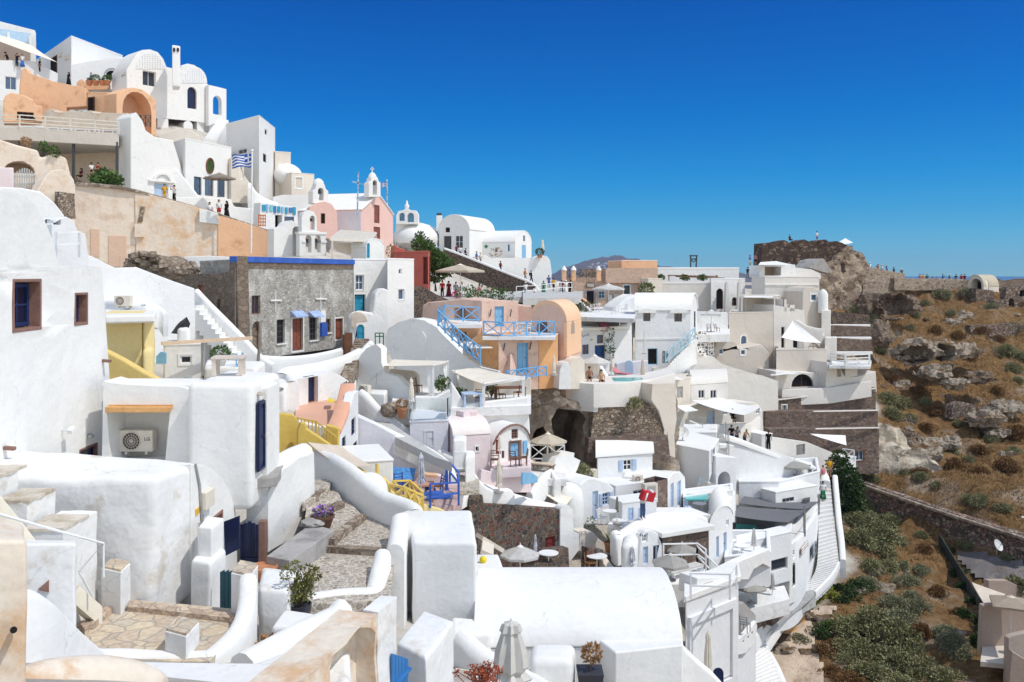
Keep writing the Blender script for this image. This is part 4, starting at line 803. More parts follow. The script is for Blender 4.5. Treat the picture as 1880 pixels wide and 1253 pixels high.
bm=B();c=W(550,1140,22.6);t=thing('potted_plant','tall sparse shrub in a black tub on the white yard','potted plant',c);lathe(bm,[(.24,0),(.3,.42),(.27,.42),(.25,.35)],c,14);part(t,'pot',bm,DPOT)
bm=B();q=random.Random(4);tips=[]
for i in range(16):e=c+Vector((q.gauss(0,.24),q.gauss(0,.2),q.uniform(.5,1.36)));tips.append(e);tube(bm,[c+Vector((0,0,.35)),c.lerp(e,.55)+Vector((0,0,.1)),e],[.02,.014,.006],5)
part(t,'stem',bm,BARK);bm=B()
for i,e in enumerate(tips):k=.2*(1.35-(e.z-c.z)*.55);leaves(bm,e,(k,k,k),70,.075,i)
part(t,'foliage',bm,leaf('yellow_green_leaves',(.07,.075,.02),(.2,.2,.06),(.3,.24,.09)))
c=G(483,1062,-8.58);t=thing('potted_plant','wide empty terracotta bowl beside the navy gate','potted plant',c);pot(t,c,.4,.35)
bm=B();leaves(bm,W(492,1195,21),(.22,.3,.2),160,.16,9);solo('dry_plant','dried brown plant tucked beside the terrace side wall','plant',bm,LFDRY)
t=thing('yard_ledge','rough white masonry ledge behind the potted shrub','ledge',W(520,1130,23)-Vector((0,0,.6)));block(t,[(476,22.3),(530,22.2),(560,23.6),(480,24)],-7.55,-9,WOLD,sf=.12,org=.05,cell=.3);block(t,[(500,21.2),(560,21),(580,22),(520,22.3)],-8.05,-9,WOLD,'low_block',.1,.05,.3)
ribbon('yard_parapet','white rounded parapet sweeping round the potted shrub',[(470,1205,19),(520,1178,19.8),(580,1145,20.6),(630,1120,21),(650,1105,21.3)],.7,WH,bot=-9.5,sm=4,cap=1)
h=H('yellow_house','small yellow house with curved stair parapet behind the big rounded house',R(190,41,262,41.5,3.2),580,690,YEL,rt=.1,bev=.1,seg=3)
h.build();t=h.t;block(t,[(262,41.3),(284,42),(282,44),(262,44)],-2.0,-5,YEL,'side_bay',.25,.05,.4);block(t,[(262,40.9),(281,41.3),(284,43),(262,43)],-3.25,-5.6,YEL,'lower_bay',.2,.05,.4)
facade(t,((190,38.5),(330,38.5)),[(185,640),(200,647),(225,660),(262,682),(300,702),(325,716),(330,730),(185,730)],.5,plaster('ochre_yellow_plaster',(.74,.55,.2),.1),(),.12,'stair_parapet',3)
deck('flat_roof','white flat roof carrying a small air conditioner above the yellow house','roof',[(192,580),(285,578),(290,562),(190,560)],-1.72,WH,.35,bev=.1)
pl=Plane((195,45.5),(290,45.5));aircon('small cream air conditioner on the flat roof above the yellow house',215,543,244,562,pl,.35)
ribbon('roof_upstand','curved white upstand joining the yellow house roof to the stair wall',[(188,560,46.5),(196,552,46.5),(262,562,45),(275,556,45.5),(290,560,46),(300,575,46)],.4,WB,h=1.2,sm=4)
t=thing('stair_wall','big white diagonal stair wall in front of the brown stone house','wall',W(300,700,52)-Vector((0,0,1)))
facade(t,((150,48),(380,54)),[(150,720),(150,466),(170,471),(192,483),(212,492),(252,491),(275,500),(320,517),(358,530),(358,566),(364,566),(364,575),(371,575),(371,584),(378,584),(378,593),(386,593),(386,602),(394,602),(394,612),(402,612),(402,622),(410,622),(420,720)],.5,WB,(),.06,'wall')
ribbon('stair_parapet','white parapet climbing the diagonal steps before the stone house',[(357,531,55.5),(380,556,55),(420,596,54),(450,626,53.4),(478,655,53),(500,668,52.8)],.45,WH,h=1.6,sm=2)
stairs('diagonal_stairs','steep white steps climbing behind the small grey window house',W(440,668,52),W(455,660,54),W(352,566,53.5),W(368,560,55.2),12,WH,.8)
h=H('little_window_house','little white house with a single square window under the peach beam',R(300,44,372,44.5,2.5),636,716,WB,bev=.1).w(331,653,352,668,k='w',fc=WPAINT,pc=GLS,r=.1,m=(0,0),sur=(WPAINT,.1)).build()
bm=B();bar(bm,W(296,631,43),W(463,621,45),.16,.16);solo('pergola_beam','long peach coloured wooden beam spanning in front of the stair wall','beam',bm,flat('peach_wood',(.7,.53,.38),.7))
bm=B();bar(bm,W(372,630,44),W(372,690,44),.12);solo('pergola_post','slim grey post holding up the peach beam','post',bm,METAL)
bm=B();tube(bm,[W(478,590,52),W(476,640,52),W(472,688,52)],[.07,.09,.1],8);solo('wooden_pole','weathered leaning wooden pole at the foot of the diagonal stairs','pole',bm,WOODG)
block_=lambda name,label,cat,plan,z1,z0,mat,sf=.15,org=.03,cell=.4:block(thing(name,label,cat,(*(sum((v2(p)for p in plan),Vector((0,0)))/len(plan)),z0)),plan,z1,z0,mat,'body',sf,org,cell)
block_('rooftop_chimney','white rounded chimney stack beside the black covered bundle','chimney',[(325,45.5),(350,45.6),(347,46.6),(328,46.6)],zy(602,45.5),zy(634,45.5),WH,.2)
bm=B();hull(bm,[W(*p)for p in((314,612,46),(330,614,45.6),(340,612,46.2),(322,608,46.8))],[W(*p)for p in((330,590,46),(344,583,45.8),(350,594,46.3),(336,597,46.6))]);soft(bm,.1,2);rough(bm,.2,.05,2);solo('covered_bundle','bundle wrapped in shiny black sheeting on the white roof','bundle',bm,ROOFBLK)
bm=B();hull(bm,[W(*p)for p in((326,713,36),(347,713,36),(350,708,37),(330,708,37))],[W(*p)for p in((330,697,36.2),(341,692,36.4),(349,696,36.8),(334,695,36.8))]);rough(bm,.15,.06,3);solo('folded_cushion','black and pale blue folded cushion left on the white wall top','cushion',bm,[flat('patterned_cushion',(.12,.2,.25),.8,var=.9,sc_=9)])
bm=B();pl=Plane((288,42.6),(306,42.6));pl.poly(bm,[pl.uv(288,668),pl.uv(306,668),pl.uv(306,648),pl.uv(296,646),pl.uv(288,655)],0,.1);solo('blue_hatch','small light blue hatch door beside the yellow house','door',bm,LBLUE)
potted('round green bush in a white pot on the ledge by the steps',W(404,672,43),.32,.3,.42,LFG,WPAINT)
block_('stair_landing','white landing block with flower pot below the diagonal steps','landing',[(374,44),(470,43.5),(488,47),(378,48)],zy(674,44),zy(720,44),WH,.2)
flowers('yellow_chair_row','yellow painted garden bench on the terrace behind the whitewashed table',[(383,688,40),(400,690,40)],.3,.5,flat('yellow_paint',(.72,.5,.1)),40,.14,'bench')if 0 else None
t=thing('lattice_gate','small blue lattice gate at the top of the landing','gate',W(441,678,44));bm=B();pl=Plane((434,44),(448,44.4))
for a,b,c,d in((434,650,434,676),(446,648,446,674),(434,676,446,648),(434,650,446,674),(434,663,446,648),(434,676,446,661)):bar(bm,pl.at(a,b),pl.at(c,d),.05)
part(t,'lattice',bm,LBLUE)
ribbon('lane_wall','long low white wall in front of the stone house doors',[(470,652,55),(520,655,56),(570,652,58),(610,645,60),(636,638,62)],.45,WH,h=1.5,sm=4)
ribbon('curling_wall','white wall with thick rounded cap curling round the lane corner',[(508,722,46),(524,712,46),(529,700,47),(522,688,48.5),(530,676,50),(560,671,51.5),(600,664,53.5),(640,653,56),(667,640,58.5)],.55,WH,h=2.2,sm=4)
t=thing('lane_house','low white lane house with a blue and brown door above the terracotta terrace','house',W(550,745,47)-Vector((0,0,1)))
facade(t,((488,46),(645,53)),[(486,780),(488,718),(508,712),(530,700),(585,690),(608,682),(626,690),(640,700),(642,745),(600,760),(530,790)],2,WH,[(566,692,584,740,dict(k='d',r=.3,fc=BROWN,pc=NAVY,lv=1))],.1,'wall',3)
bm=B();hull(bm,[W(*p)for p in((602,738,47),(614,739,47),(613,735,48.5),(604,734,48.5))],[W(*p)for p in((603,733,47.3),(611,736,47.3),(610,731,48.4),(604,730,48.4))]);rough(bm,.2,.05,2);solo('yellow_bundle','crumpled yellow tarpaulin bundle lying on the terracotta terrace','bundle',bm,flat('yellow_tarp',(.75,.55,.03),.5))
t=thing('picket_gate','black picket gate at the end of the terracotta terrace','gate',W(634,738,49.5));bm=B();pl=Plane((626,49.5),(643,50))
for i in range(5):x=627+i*3.6;pl.poly(bm,[pl.uv(x,740),pl.uv(x+2,740),pl.uv(x+2,704-2*(2-abs(i-2))),pl.uv(x,704-2*(2-abs(i-2)))],0,.04)
for y in(712,730):bar(bm,pl.at(626,y,.05),pl.at(643,y,.05),.06)
part(t,'pickets',bm,DMETAL)
X=-7.6;t=thing('terracotta_terrace_house','white house topped by a terracotta terrace, narrow windows on its sunny side','house',W(620,840,41)-Vector((0,0,1)))
bm=deckmesh([(540,775),(622,793),(656,736),(600,733),(545,742)],-6.85,.4);part(t,'terrace_floor',bm,TERR)
facade(t,(V2(X,40.4),V2(X,47)),[(621,850),(621,794),(640,760),(650,722),(658,717),(658,850)],.45,WB,[(645,768,653,800,dict(k='w',fc=NAVY,pc=GLS,r=.15,m=(0,3))),(628,802,635,832,dict(k='d',r=.12,fc=NAVY,pc=NAVY)),(648,812,656,838,dict(k='w',fc=NAVY,pc=GLS,r=.12))],.05)
facade(t,((538,40.6),(622,40.6)),[(538,850),(538,770),(560,778),(622,790),(622,850)],.4,WB,(),.05,'front_wall')
ribbon('','',[(622,786,40.6),(640,750,43),(646,722,45),(650,705,46.5)],.62,TERR,h=.35,sm=1,cap=.2,parent=t)if 0 else None
bm=ribbonmesh([(626,788,40.8),(638,760,42.4),(646,730,44.5),(651,704,46.6)],.7,None,.22,1,0,.2);part(t,'coping',bm,plaster('terracotta_coping',(.74,.40,.27),.08))
t=thing('yellow_terrace_wall','deep yellow terrace wall and stair parapet below the terracotta terrace','wall',W(560,850,38)-Vector((0,0,1)))
facade(t,((495,38.5),(550,39)),[(495,850),(497,763),(520,760),(540,762),(547,772),(547,850)],.4,YEO,(),.1);facade(t,((545,38.2),(640,38.8)),[(545,860),(546,790),(552,776),(562,776),(564,788),(580,798),(605,815),(632,836),(640,860)],.4,YEO,(),.08,'stair_parapet');facade(t,((600,40.2),(622,40.2)),[(598,850),(598,780),(621,786),(622,850)],.3,YEO,(),.05,'end_pier')
railing('yellow_railing','deep yellow upright bar railing at the edge of the terracotta terrace',[(546,800,39.6),(580,806,39.7),(618,835,39.9)],.75,YEO,'V',.8,.05)
sail('beige_awning','beige fabric awning stretched below the yellow stair parapet',[(564,813,36.5),(624,819,38.5),(684,857,36.8),(622,855,34.8)],CANB,.12)
h=H('flat_white_hut','flat white hut beside the beige awning with a yellow post',R(650,37.5,722,38,3.5),852,910,WH,bev=.08).build()
bm=B();tube(bm,[W(693,880,36),W(692,852,36)],.07,8);solo('yellow_post','short yellow bollard post in front of the flat white hut','post',bm,YEO)
t=thing('round_white_roof','smooth white domed roof tucked behind the street parapet','roof',W(680,910,35)-Vector((0,0,1)));bm=B();ball(bm,W(676,905,35.5),(.75,1.3,.75),3);part(t,'dome',bm,WH)
facade(thing('yellow_low_wall','low yellow wall strip between white hut and domed roof','wall',W(680,900,37)),((625,36.2),(720,36.6)),[(622,905),(640,862),(660,860),(690,880),(700,905)],.3,YEO,(),.06)
t=thing('yellow_stair','yellow staircase with cross-braced yellow rails beside the blue terrace','stairs',W(760,940,38)-Vector((0,0,1)))
facade(t,((700,36.5),(830,38)),[(698,960),(698,885),(706,892),(740,915),(775,925),(818,938),(822,960)],.5,YEL,(),.06)
railing('lattice_railing','yellow cross-braced railing descending beside the blue terrace',[(703,912,36.2),(715,925,36),(745,932,35.5),(776,945,36.5)],.75,flat('yellow_rail_paint',(.74,.53,.13)),'X',.8,.06)
railing('lattice_railing','short yellow cross-braced railing above the yellow stair',[(722,915,37.5),(752,914,38),(776,936,37.2)],.7,MATS['yellow_rail_paint'],'X',.9,.05)
deck('tiled_terrace','orange and blue tiled terrace with dining chairs','terrace',[(724,880),(840,882),(846,925),(790,935),(724,920)],-9.9,flat('tile_floor',(.5,.35,.32),.5,var=.3),.3)
facade(thing('arched_seat_wall','lavender seat wall with a low arch behind the tiled terrace','wall',W(760,890,43)),((720,43.5),(822,43.5)),[(718,900),(718,868),(800,872),(822,878),(822,900)],.4,PALEP,[(728,875,762,899,True,dict(k='o',r=.3,pc=LAV))],.05)
bm=B();a,b=W(720,861,43.2),W(763,863,43.2);hull(bm,[a-Vector((0,.9,.35)),b-Vector((0,.9,.35)),b,a],[a-Vector((0,.9,.28)),b-Vector((0,.9,.28)),b+Vector((0,0,.08)),a+Vector((0,0,.08))]);solo('tiled_awning','blue tiled lean-to roof over the low arch','awning',bm,flat('blue_tile',(.08,.24,.5),.35,var=.4,sc_=6))
bm=B();bar(bm,W(764,870,43),W(802,874,43),.5,.12);solo('orange_counter','orange topped counter beside the blue tiled awning','counter',bm,PEACH)
closed('grey and white striped folded parasol on the tiled terrace',773,834,915,40,18,flat('striped_canvas',(.55,.55,.6),.8,var=.5,sc_=4),888)
BCH=flat('blue_chair_paint',(.03,.08,.3))
for i,(x,y,r,l)in enumerate([(735,898,.5,'blue wooden chair under the low arch of the tiled terrace'),(752,906,2.4,'blue wooden chair left of the striped parasol'),(803,900,-1.2,'brown and blue chair against the lavender stair wall'),(790,906,1.8,'blue chair tucked in right of the striped parasol')]):chair(l,G(x,y+10,-9.9),r,BCH,'chairs on the tiled terrace',BCH if i!=2 else BROWN)
table('orange-topped dining table on the tiled terrace',G(778,918,-9.9),.9,.8,.74,flat('orange_table',(.6,.3,.2)),.1)
railing('blue_railing','bright ultramarine pipe railing round the blue stair opening',[(790,930,37.5),(842,926,38.5),(842,905,42),(826,885,43)],.9,ULTRA,'2',1.2,.05)
for i,(x0,y0,x1,y1)in enumerate([(778,907,812,904),(784,914,828,912)]):bm=B();bar(bm,W(x0,y0,39.4-i),W(x1,y1,39.4-i),.5,.06);solo('blue_bench',['ultramarine slatted bench nearer the lavender wall','ultramarine slatted bench nearer the yellow stair'][i],'bench',bm,ULTRA)
closed('tightly furled ultramarine parasol at the terrace corner',820,850,912,41,9,ULTRA,900)
t=thing('shade_lavender_wall','tall wall in shade-toned lavender below a thick white sweeping stair parapet','wall',W(740,880,46)-Vector((0,0,1)))
facade(t,((652,46),(830,46.6)),[(650,900),(656,764),(680,774),(720,795),(760,815),(790,832),(812,850),(820,868),(822,900)],.5,LAV,(),.08)  # the wall's bluish shade is in its lavender colour
ribbon('sweeping_parapet','thick white lower parapet sweeping down above the lavender wall',[(656,762,46.3),(690,778,46.3),(730,798,46.2),(765,815,46),(795,833,45.4),(814,851,44.6),(821,876,43.6)],.5,WH,h=1.1,sm=4,cap=1)
ribbon('sweeping_parapet','thick white upper parapet running down to the white gate',[(657,716,52),(672,728,51.5),(700,756,51),(740,785,50.5),(790,815,50),(818,832,49.6),(836,838,49.4)],.55,WH,h=1.6,sm=4,cap=1)
struct('stair_path',deckmesh([(660,735),(700,765),(815,842),(830,850),(800,840),(700,790),(655,765)],-8.1,.4),GREYP)
h=H('stone_house','big grey rubble stone house with a blue painted roof edge',[P2(432,56),P2(648,69),P2(648,69)+V2(-4.5,7),P2(432,56)+V2(-4.5,7)],481,650,GREYST,rt=.16,bev=.03,rmat=GREYST)
ir=lambda*a,**k:h.w(*a,**k)
ir(463,590,480,646,True,k='d',r=.3,fc=BROWN,pc=DKBR);ir(462,543,478,577,k='w',fc=BROWN,pc=GLS,r=.2,m=(1,0));ir(508,587,523,631,k='w',fc=DMETAL,pc=DARKIN,r=.2,m=(2,3),sill=WPAINT);ir(536,585,556,644,k='d',r=.18,fc=BROWN,pc=REDBR,lv=2,sur=(WOLD,.12));ir(568,583,582,625,k='w',fc=DMETAL,pc=DARKIN,r=.2,m=(2,3),sill=WPAINT);ir(597,586,607,611,k='w',fc=BROWN,pc=GLS,r=.15,sill=WPAINT);ir(615,585,629,623,k='d',r=.15,fc=BROWN,pc=REDBR,sur=(WOLD,.1))
h.build();pl=h.pl[0];L=pl.L;bm=B();pl.box(bm,-.05,L+.1,h.z1-.02,h.z1+.34,-.4,.12);part(h.t,'blue_eaves',bm,ULTRA,.02);bm=B();pl.box(bm,-.02,L+.04,h.z1-.38,h.z1-.022,-.3,.05);part(h.t,'cornice',bm,DKBR)
for x0,x1 in((533,555),(566,585)):bm=B();a,b=pl.uv(x0,575)[0],pl.uv(x1,575)[0];v=pl.uv(x0,580)[1];hull(bm,[pl.p(a,v,.02),pl.p(b,v,.02),pl.p(b,v-.12,.5),pl.p(a,v-.12,.5)],[pl.p(a,v+.3,.02),pl.p(b,v+.3,.02),pl.p(b,v-.06,.5),pl.p(a,v-.06,.5)]);part(h.t,'door_canopy',bm,flat('faded_blue',(.32,.42,.64),.6,var=.3)if'faded_blue'not in MATS else MATS['faded_blue'])
bm=B();pl.box(bm,pl.uv(587,600)[0],pl.uv(597,600)[0],pl.uv(590,618)[1],pl.uv(590,593)[1],0,.2);solo('blue_post_box','bright blue letter box fixed between the stone house windows','letter box',bm,ULTRA)
bm=B();pl.box(bm,pl.uv(588,586)[0],pl.uv(597,586)[0],pl.uv(590,592)[1],pl.uv(590,571)[1],0,.06);solo('wall_notice','white notice board above the blue letter box','sign',bm,WPAINT)
for x,y,lb in((505,552,'left'),(588,549,'right')):
 bm=B();a,b=pl.at(x-10,y,.05),pl.at(x+10,y,.05);bar(bm,a,b,.12,.1);bar(bm,pl.at(x,y-18,.04),pl.at(x,y+22,.04),.07);solo('wall_bracket',f'pale cross-shaped iron bracket on the stone house, {lb} one of two','bracket',bm,WOLD)
t=thing('ruined_side_wall','windowless brown rough-rendered wall on the shaded side of the stone house','wall',W(380,660,57)-Vector((0,0,.6)))
facade(t,((325,61),(433,56)),[(325,680),(328,512),(340,506),(365,503),(395,503),(420,500),(422,474),(434,470),(440,690),(400,690)],.8,DKBR,[(363,523,373,558,dict(k='d',r=.15,fc=BROWN,pc=REDBR)),(398,550,404,590,dict(k='o',r=.3))],.04)
h=H('white_tower_house','white two-storey house with turquoise door joined to the stone house',[P2(648,70),P2(714,72),P2(712,78),P2(640,78)],478,650,WH,bev=.1,seg=3)
h.w(653,505,668,533,k='w',fc=WPAINT,pc=GLB,r=.2,m=(1,1),sur=(WOLD,.05));h.w(651,541,671,574,k='d',r=.25,fc=NAVY,pc=TEAL,lv=2);h.w(684,541,692,565,k='w',fc=WPAINT,pc=GLS,r=.3);h.build()
h=H('slim_tower_house','slim white tower house with three small windows by the red house',[P2(711,69),P2(760,72),P2(757,77),P2(712,75)],477,600,WH,bev=.1,seg=3).w(732,494,738,504,k='w',fc=WPAINT,pc=GLB,r=.15,m=(0,0)).w(731,531,742,551,k='w',fc=WPAINT,pc=GLB,r=.15,m=(0,0),sur=(WPAINT,.06)).build()
t=thing('curved_porch','rounded white porch wall with a turquoise arched door in its niche','porch',W(680,650,66)-Vector((0,0,1)))
facade(t,((642,66),(716,67.5)),[(642,660),(643,585),(650,575),(664,571),(684,575),(688,540),(697,530),(706,530),(714,533),(716,650)],.8,WH,[(655,596,669,630,True,dict(k='d',r=.1,fc=TEAL,pc=TEAL))],.15,seg=3)
facade(t,((643,65.9),(670,65.9)),[(644,600),(645,577),(652,573),(664,574),(672,580),(676,590),(668,592),(655,592),(650,604)],.12,SAND,(),.05,'niche_trim')
t=thing('louvre_pergola','cream slatted pergola roof above the white tower house','pergola',W(640,475,80));bm=B()
q=[W(606,440,78),W(680,443,80),W(690,428,86),(W(626,424,86))]
for i in range(14):s=i/13;bar(bm,q[0].lerp(q[1],s),q[3].lerp(q[2],s),.22,.1)
bar(bm,q[0],q[1],.12,.2);bar(bm,q[3],q[2],.12,.2);part(t,'slats',bm,CRPNT)
for p,l in((q[0].lerp(q[1],.05),2.2),(q[1],2.4),(q[2],2.4)):bm=B();bar(bm,p,p-Vector((0,0,l)),.12);part(t,'post',bm,CRPNT)
sail('scalloped_curtain','cream curtain panel hanging in the shade of the slatted pergola',[(612,445,82),(672,447,83),(672,474,83),(618,462,82)],CANV,.05)
h=H('barrel_hut','tiny white barrel hut with blue door beside the slatted pergola',R(672,79,706,80,3),455,480,WH,'vy',.7,bev=.06).w(673,447,679,474,k='d',fc=TEAL,pc=TEAL,r=.1).build()
t=thing('fan_wall','huge white rounded fan-shaped wall left of the orange house','wall',W(800,690,58)-Vector((0,0,1)))
facade(t,((700,62),(920,58.7)),[(735,720),(720,660),(708,640),(707,622),(713,604),(731,592),(757,585),(780,589),(802,603),(825,627),(860,660),(884,675),(915,682),(920,720)],1.6,WH,(),.3,seg=3,org=.25)
pl=Plane((700,62),(920,58.7));bm=B();o=[pl.uv(*p)for p in((766,665),(784,665),(783,620),(776,608),(766,610))];pl.poly(bm,o,-.1,.06);soft(bm,.04,2);part(t,'blind_door',bm,WH)
ribbon('sculpted_wall','sculpted white wall winding down the lane beside the fan-shaped wall',[(688,626,63),(676,640,61),(664,660,59),(655,690,57),(652,715,55.5),(650,735,54.5)],.6,WH,h=2.2,sm=4,cap=1)
t=thing('winding_parapet','white winding terrace wall below the cream shade canopy','wall',W(730,740,56)-Vector((0,0,1)))
facade(t,((648,57),(770,55)),[(648,780),(660,655),(672,640),(690,632),(700,640),(700,665),(706,685),(730,692),(748,712),(752,735),(770,780)],.6,WH,(),.2,seg=3,org=.2)
stairs('lane_steps','rough pale steps climbing the lane to the porch',W(628,688,52.5),W(646,690,53),W(652,622,66),W(678,625,66),14,PALEST,.8)
bm=B();box(bm,W(640,632,61.5),(.5,.15,1.5));box(bm,W(633,634,61.6),(.3,.12,1.4));solo('lane_gate','brown wooden gate leaf at the top of the lane steps','gate',bm,BROWN)
t=thing('green_gate','green open-framed gate at the top of the winding wall','gate',W(697,630,62));bm=B();pl=Plane((688,62),(705,62))
for a,b,c,d in((689,612,689,632),(704,612,704,634),(689,612,704,612),(689,618,704,618),(697,612,697,634)):bar(bm,pl.at(a,b),pl.at(c,d),.07)
part(t,'frame',bm,GRNP)
block_('white_plinth','white plinth with an air conditioner beside the satellite antenna','plinth',[(668,54),(706,53.5),(712,55.5),(672,56)],zy(722,54),zy(770,54),WH,.1)
pl=Plane((660,53.6),(720,53.2));aircon('cream air conditioner standing at the bend of the winding wall',666,706,682,724,Plane((664,53.5),(690,53)),.35)
t=thing('tv_antenna','spindly television antenna above the winding wall','antenna',W(690,715,55));bm=B();bar(bm,W(690,715,55),W(692,684,55),.04)
for i in range(5):bar(bm,W(678+i*5,702-i*3,55),W(682+i*5,690-i*3,55.5),.025)
bar(bm,W(680,697,55),W(703,683,55.2),.03);part(t,'rods',bm,METAL)
fac=lambda name,label,cat,pl,out,th,mat,ops=(),bev=.06,seg=2,org=0,group=None:(lambda t:(facade(t,pl,out,th,mat,ops,bev,'wall',seg,org),t)[1])(thing(name,label,cat,Plane(*pl).at(sum(p[0]for p in out)/len(out),max(p[1]for p in out)),group))
t=fac('retaining_wall','long pale sand retaining wall with two walled-up doors','wall',((60,79),(520,86)),[(137,500),(137,338),(170,336),(220,342),(248,350),(250,500)],1.2,SAND,(),.05)
pl=Plane((60,79),(520,86));PKD=plaster('pinkish_panel',(.68,.48,.36),.1)
for a in((166,421,183,472),(199,433,232,490),(220,470,232,492)):bm=B();pl.poly(bm,rect(pl,*a),-.1,.06+.02*(a[0]>210));part(t,'walled_up_door',bm,PKD,.02)
t=fac('retaining_wall','peeling ochre retaining wall below the people on the lane','wall',((60,78.9),(520,85.9)),[(250,500),(247,349),(290,361),(330,372),(380,386),(400,392),(402,470),(400,500)],1.2,OCHW,(),.05)
bm=B();pl=Plane((60,78.9),(520,85.9));pl.poly(bm,rect(pl,247,412,265,436),-.1,.25);part(t,'meter_niche',bm,SAND,.03);bm=B();pl.poly(bm,[pl.uv(*p)for p in((252,410),(262,408),(266,380),(258,378),(256,395))],-.1,.1);rough(bm,.3,.05,2);part(t,'exposed_stone',bm,PALEST)
fac('retaining_wall','orange-tinted retaining wall stretch ending at the flagpole','wall',((60,78.8),(520,85.8)),[(400,480),(400,396),(430,404),(470,416),(503,428),(504,480)],1.2,PEACH,(),.05)
fac('whitewashed_patch_wall','white patch of low wall set into the orange retaining wall','wall',((60,78.6),(520,85.5)),[(366,408),(366,384),(400,393),(402,412)],.5,WOLD,(),.03)
ribbon('lane_kerb','stone coping running along the top of the retaining walls',[(140,335,80),(220,341,81),(300,362,82.5),(400,391,84),(503,426,85.5)],.9,PALEST,h=.3,sm=2,cap=.2)
bm=B();q=random.Random(8)
for i in range(130):s=q.random();x=236+s*118;top=500-(34*math.sin(min(1,s*1.3+.15)*math.pi)**.6+2)*q.random();box(bm,W(x,top,74+q.uniform(-1,1)),(q.uniform(.25,.7),)*2+(q.uniform(.2,.45),),q.uniform(0,3),q.uniform(-.4,.4))
ball(bm,W(292,505,75),(3,1.6,1.6),3,.3,2);rough(bm,3,.05,2,1);t=solo('rubble_heap','heap of loose building stones beside the brown ruined wall','rubble',bm,PALEST,kind='stuff')
fac('low_white_wall','plain low white wall behind the rubble heap','wall',((330,76),(424,77)),[(335,512),(337,472),(380,470),(422,472),(422,500)],.5,WB,(),.05)
bm=B();bar(bm,W(352,480,73.5),W(366,500,73),.5,.1);bar(bm,W(362,492,73),W(384,502,72.6),.6,.1);solo('broken_slabs','broken pale slabs leaning on the low white wall','rubble',bm,PALEST,kind='stuff')
fac('stepped_beige_wall','beige stair-end wall with rounded top at the left','wall',((50,74),(145,78)),[(58,372),(68,352),(85,322),(95,314),(112,311),(126,316),(136,330),(139,345),(140,500),(100,420),(75,372)],1.0,SAND,(),.1,3)
fac('rubble_wall','exposed rubble stone wall end under the beige stair','wall',((100,75),(145,77)),[(106,402),(108,352),(137,356),(139,402)],.5,RUBBLE,(),.02)
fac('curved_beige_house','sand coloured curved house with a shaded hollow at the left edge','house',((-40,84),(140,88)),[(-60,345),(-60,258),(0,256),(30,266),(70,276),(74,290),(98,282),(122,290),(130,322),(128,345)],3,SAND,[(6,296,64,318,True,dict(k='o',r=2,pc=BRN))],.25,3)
t=thing('picket_gate','weathered grey picket gate at the left above the rounded house','gate',W(45,345,76));bm=B();pl=Plane((24,76),(66,77))
for i in range(9):x=26+i*4.4;pl.poly(bm,[pl.uv(x,346),pl.uv(x+2.6,346),pl.uv(x+2.6,318-9*math.sin(i/8*math.pi)),pl.uv(x,318-9*math.sin(i/8*math.pi))],0,.05)
for y in(324,338):bar(bm,pl.at(24,y,.05),pl.at(66,y,.05),.12)
part(t,'pickets',bm,METAL)
block_('gate_pillar','squat beige pillar left of the grey picket gate','pillar',[(-10,75),(25,75.5),(25,77),(-10,77)],zy(307,75),zy(352,75),PALEP,.1)
fac('white_low_wall','cream wall curve below the grey picket gate','wall',((-30,70),(130,74)),[(-40,400),(-40,342),(40,345),(75,352),(100,372),(118,395),(120,410)],.8,WB,(),.15,3)
t=thing('terrace_restaurant','terrace restaurant on posts with a shaded dining area below','restaurant',W(110,340,90)-Vector((0,0,.5)))
TZ=zy(252,92);bm=B();q=[W(-60,245,88),W(45,245,88),W(222,262,93),W(222,240,100),W(-60,225,100)]
p=[Vector((a.x,a.y,TZ))for a in(W(-60,250,88),W(36,250,88),W(218,262,92),W(222,250,99),W(-60,240,99))];hull(bm,[a-Vector((0,0,.9))for a in p],[a+Vector((0,0,.35))for a in p]);part(t,'floor_slab',bm,plaster('taupe_plaster',(.6,.55,.49),.08),.04)
for x,d in((36,88.3),(80,89.6),(135,90.6),(215,92)):bm=B();pp=P2(x,d);bar(bm,Vector((pp.x,pp.y,TZ-5.6)),Vector((pp.x,pp.y,TZ-.5)),.22);part(t,'post',bm,DMETAL)
facade(t,((-60,99),(240,100)),[(-60,350),(-60,250),(240,250),(240,350)],.5,flat('shade_brown',(.17,.125,.095),.9,.1,var=.25),[(150,305,170,340,dict(k='o',r=.4)),(195,300,210,338,dict(k='o',r=.4))],.02,'back_wall')  # shade of the dining area put into this dark wall colour
railing('terrace_railing','cream bar railing edging the terrace restaurant',[Vector((a.x,a.y,TZ+.35))for a in p[:3]],1.15,CRPNT,'H',2.2,.07)
for i in range(7):x=50+i*25;a=P2(x,93+.4*i);table(f'white-covered table on the upper terrace, {["first","second","third","fourth","fifth","sixth","seventh"][i]} from the railing corner',Vector((a.x,a.y,TZ+.35)),1.1,1.1,.8,CANW,.2,group='restaurant terrace tables')
t=fac('ruined_wall','stained sand ruin wall with leaning scupper pipes above the terrace','wall',((70,99),(245,96)),[(78,345),(80,205),(95,200),(118,206),(130,202),(150,206),(165,203),(190,207),(210,208),(232,208),(241,213),(243,345)],.8,SAND,(),.04)
for a in((112,206,116,203),(182,208,189,204)):bm=B();pl=Plane((70,99),(245,96));bar(bm,pl.at(a[0],a[1],0),pl.at(a[0],a[1]+2,1.2),.35,.2);part(t,'scupper',bm,SAND)
bm=B();pl.poly(bm,[pl.uv(*p)for p in((232,342),(232,212),(243,213),(243,342))],-.1,.8);rough(bm,.6,.1,1);part(t,'white_end',bm,WOLD,.05)
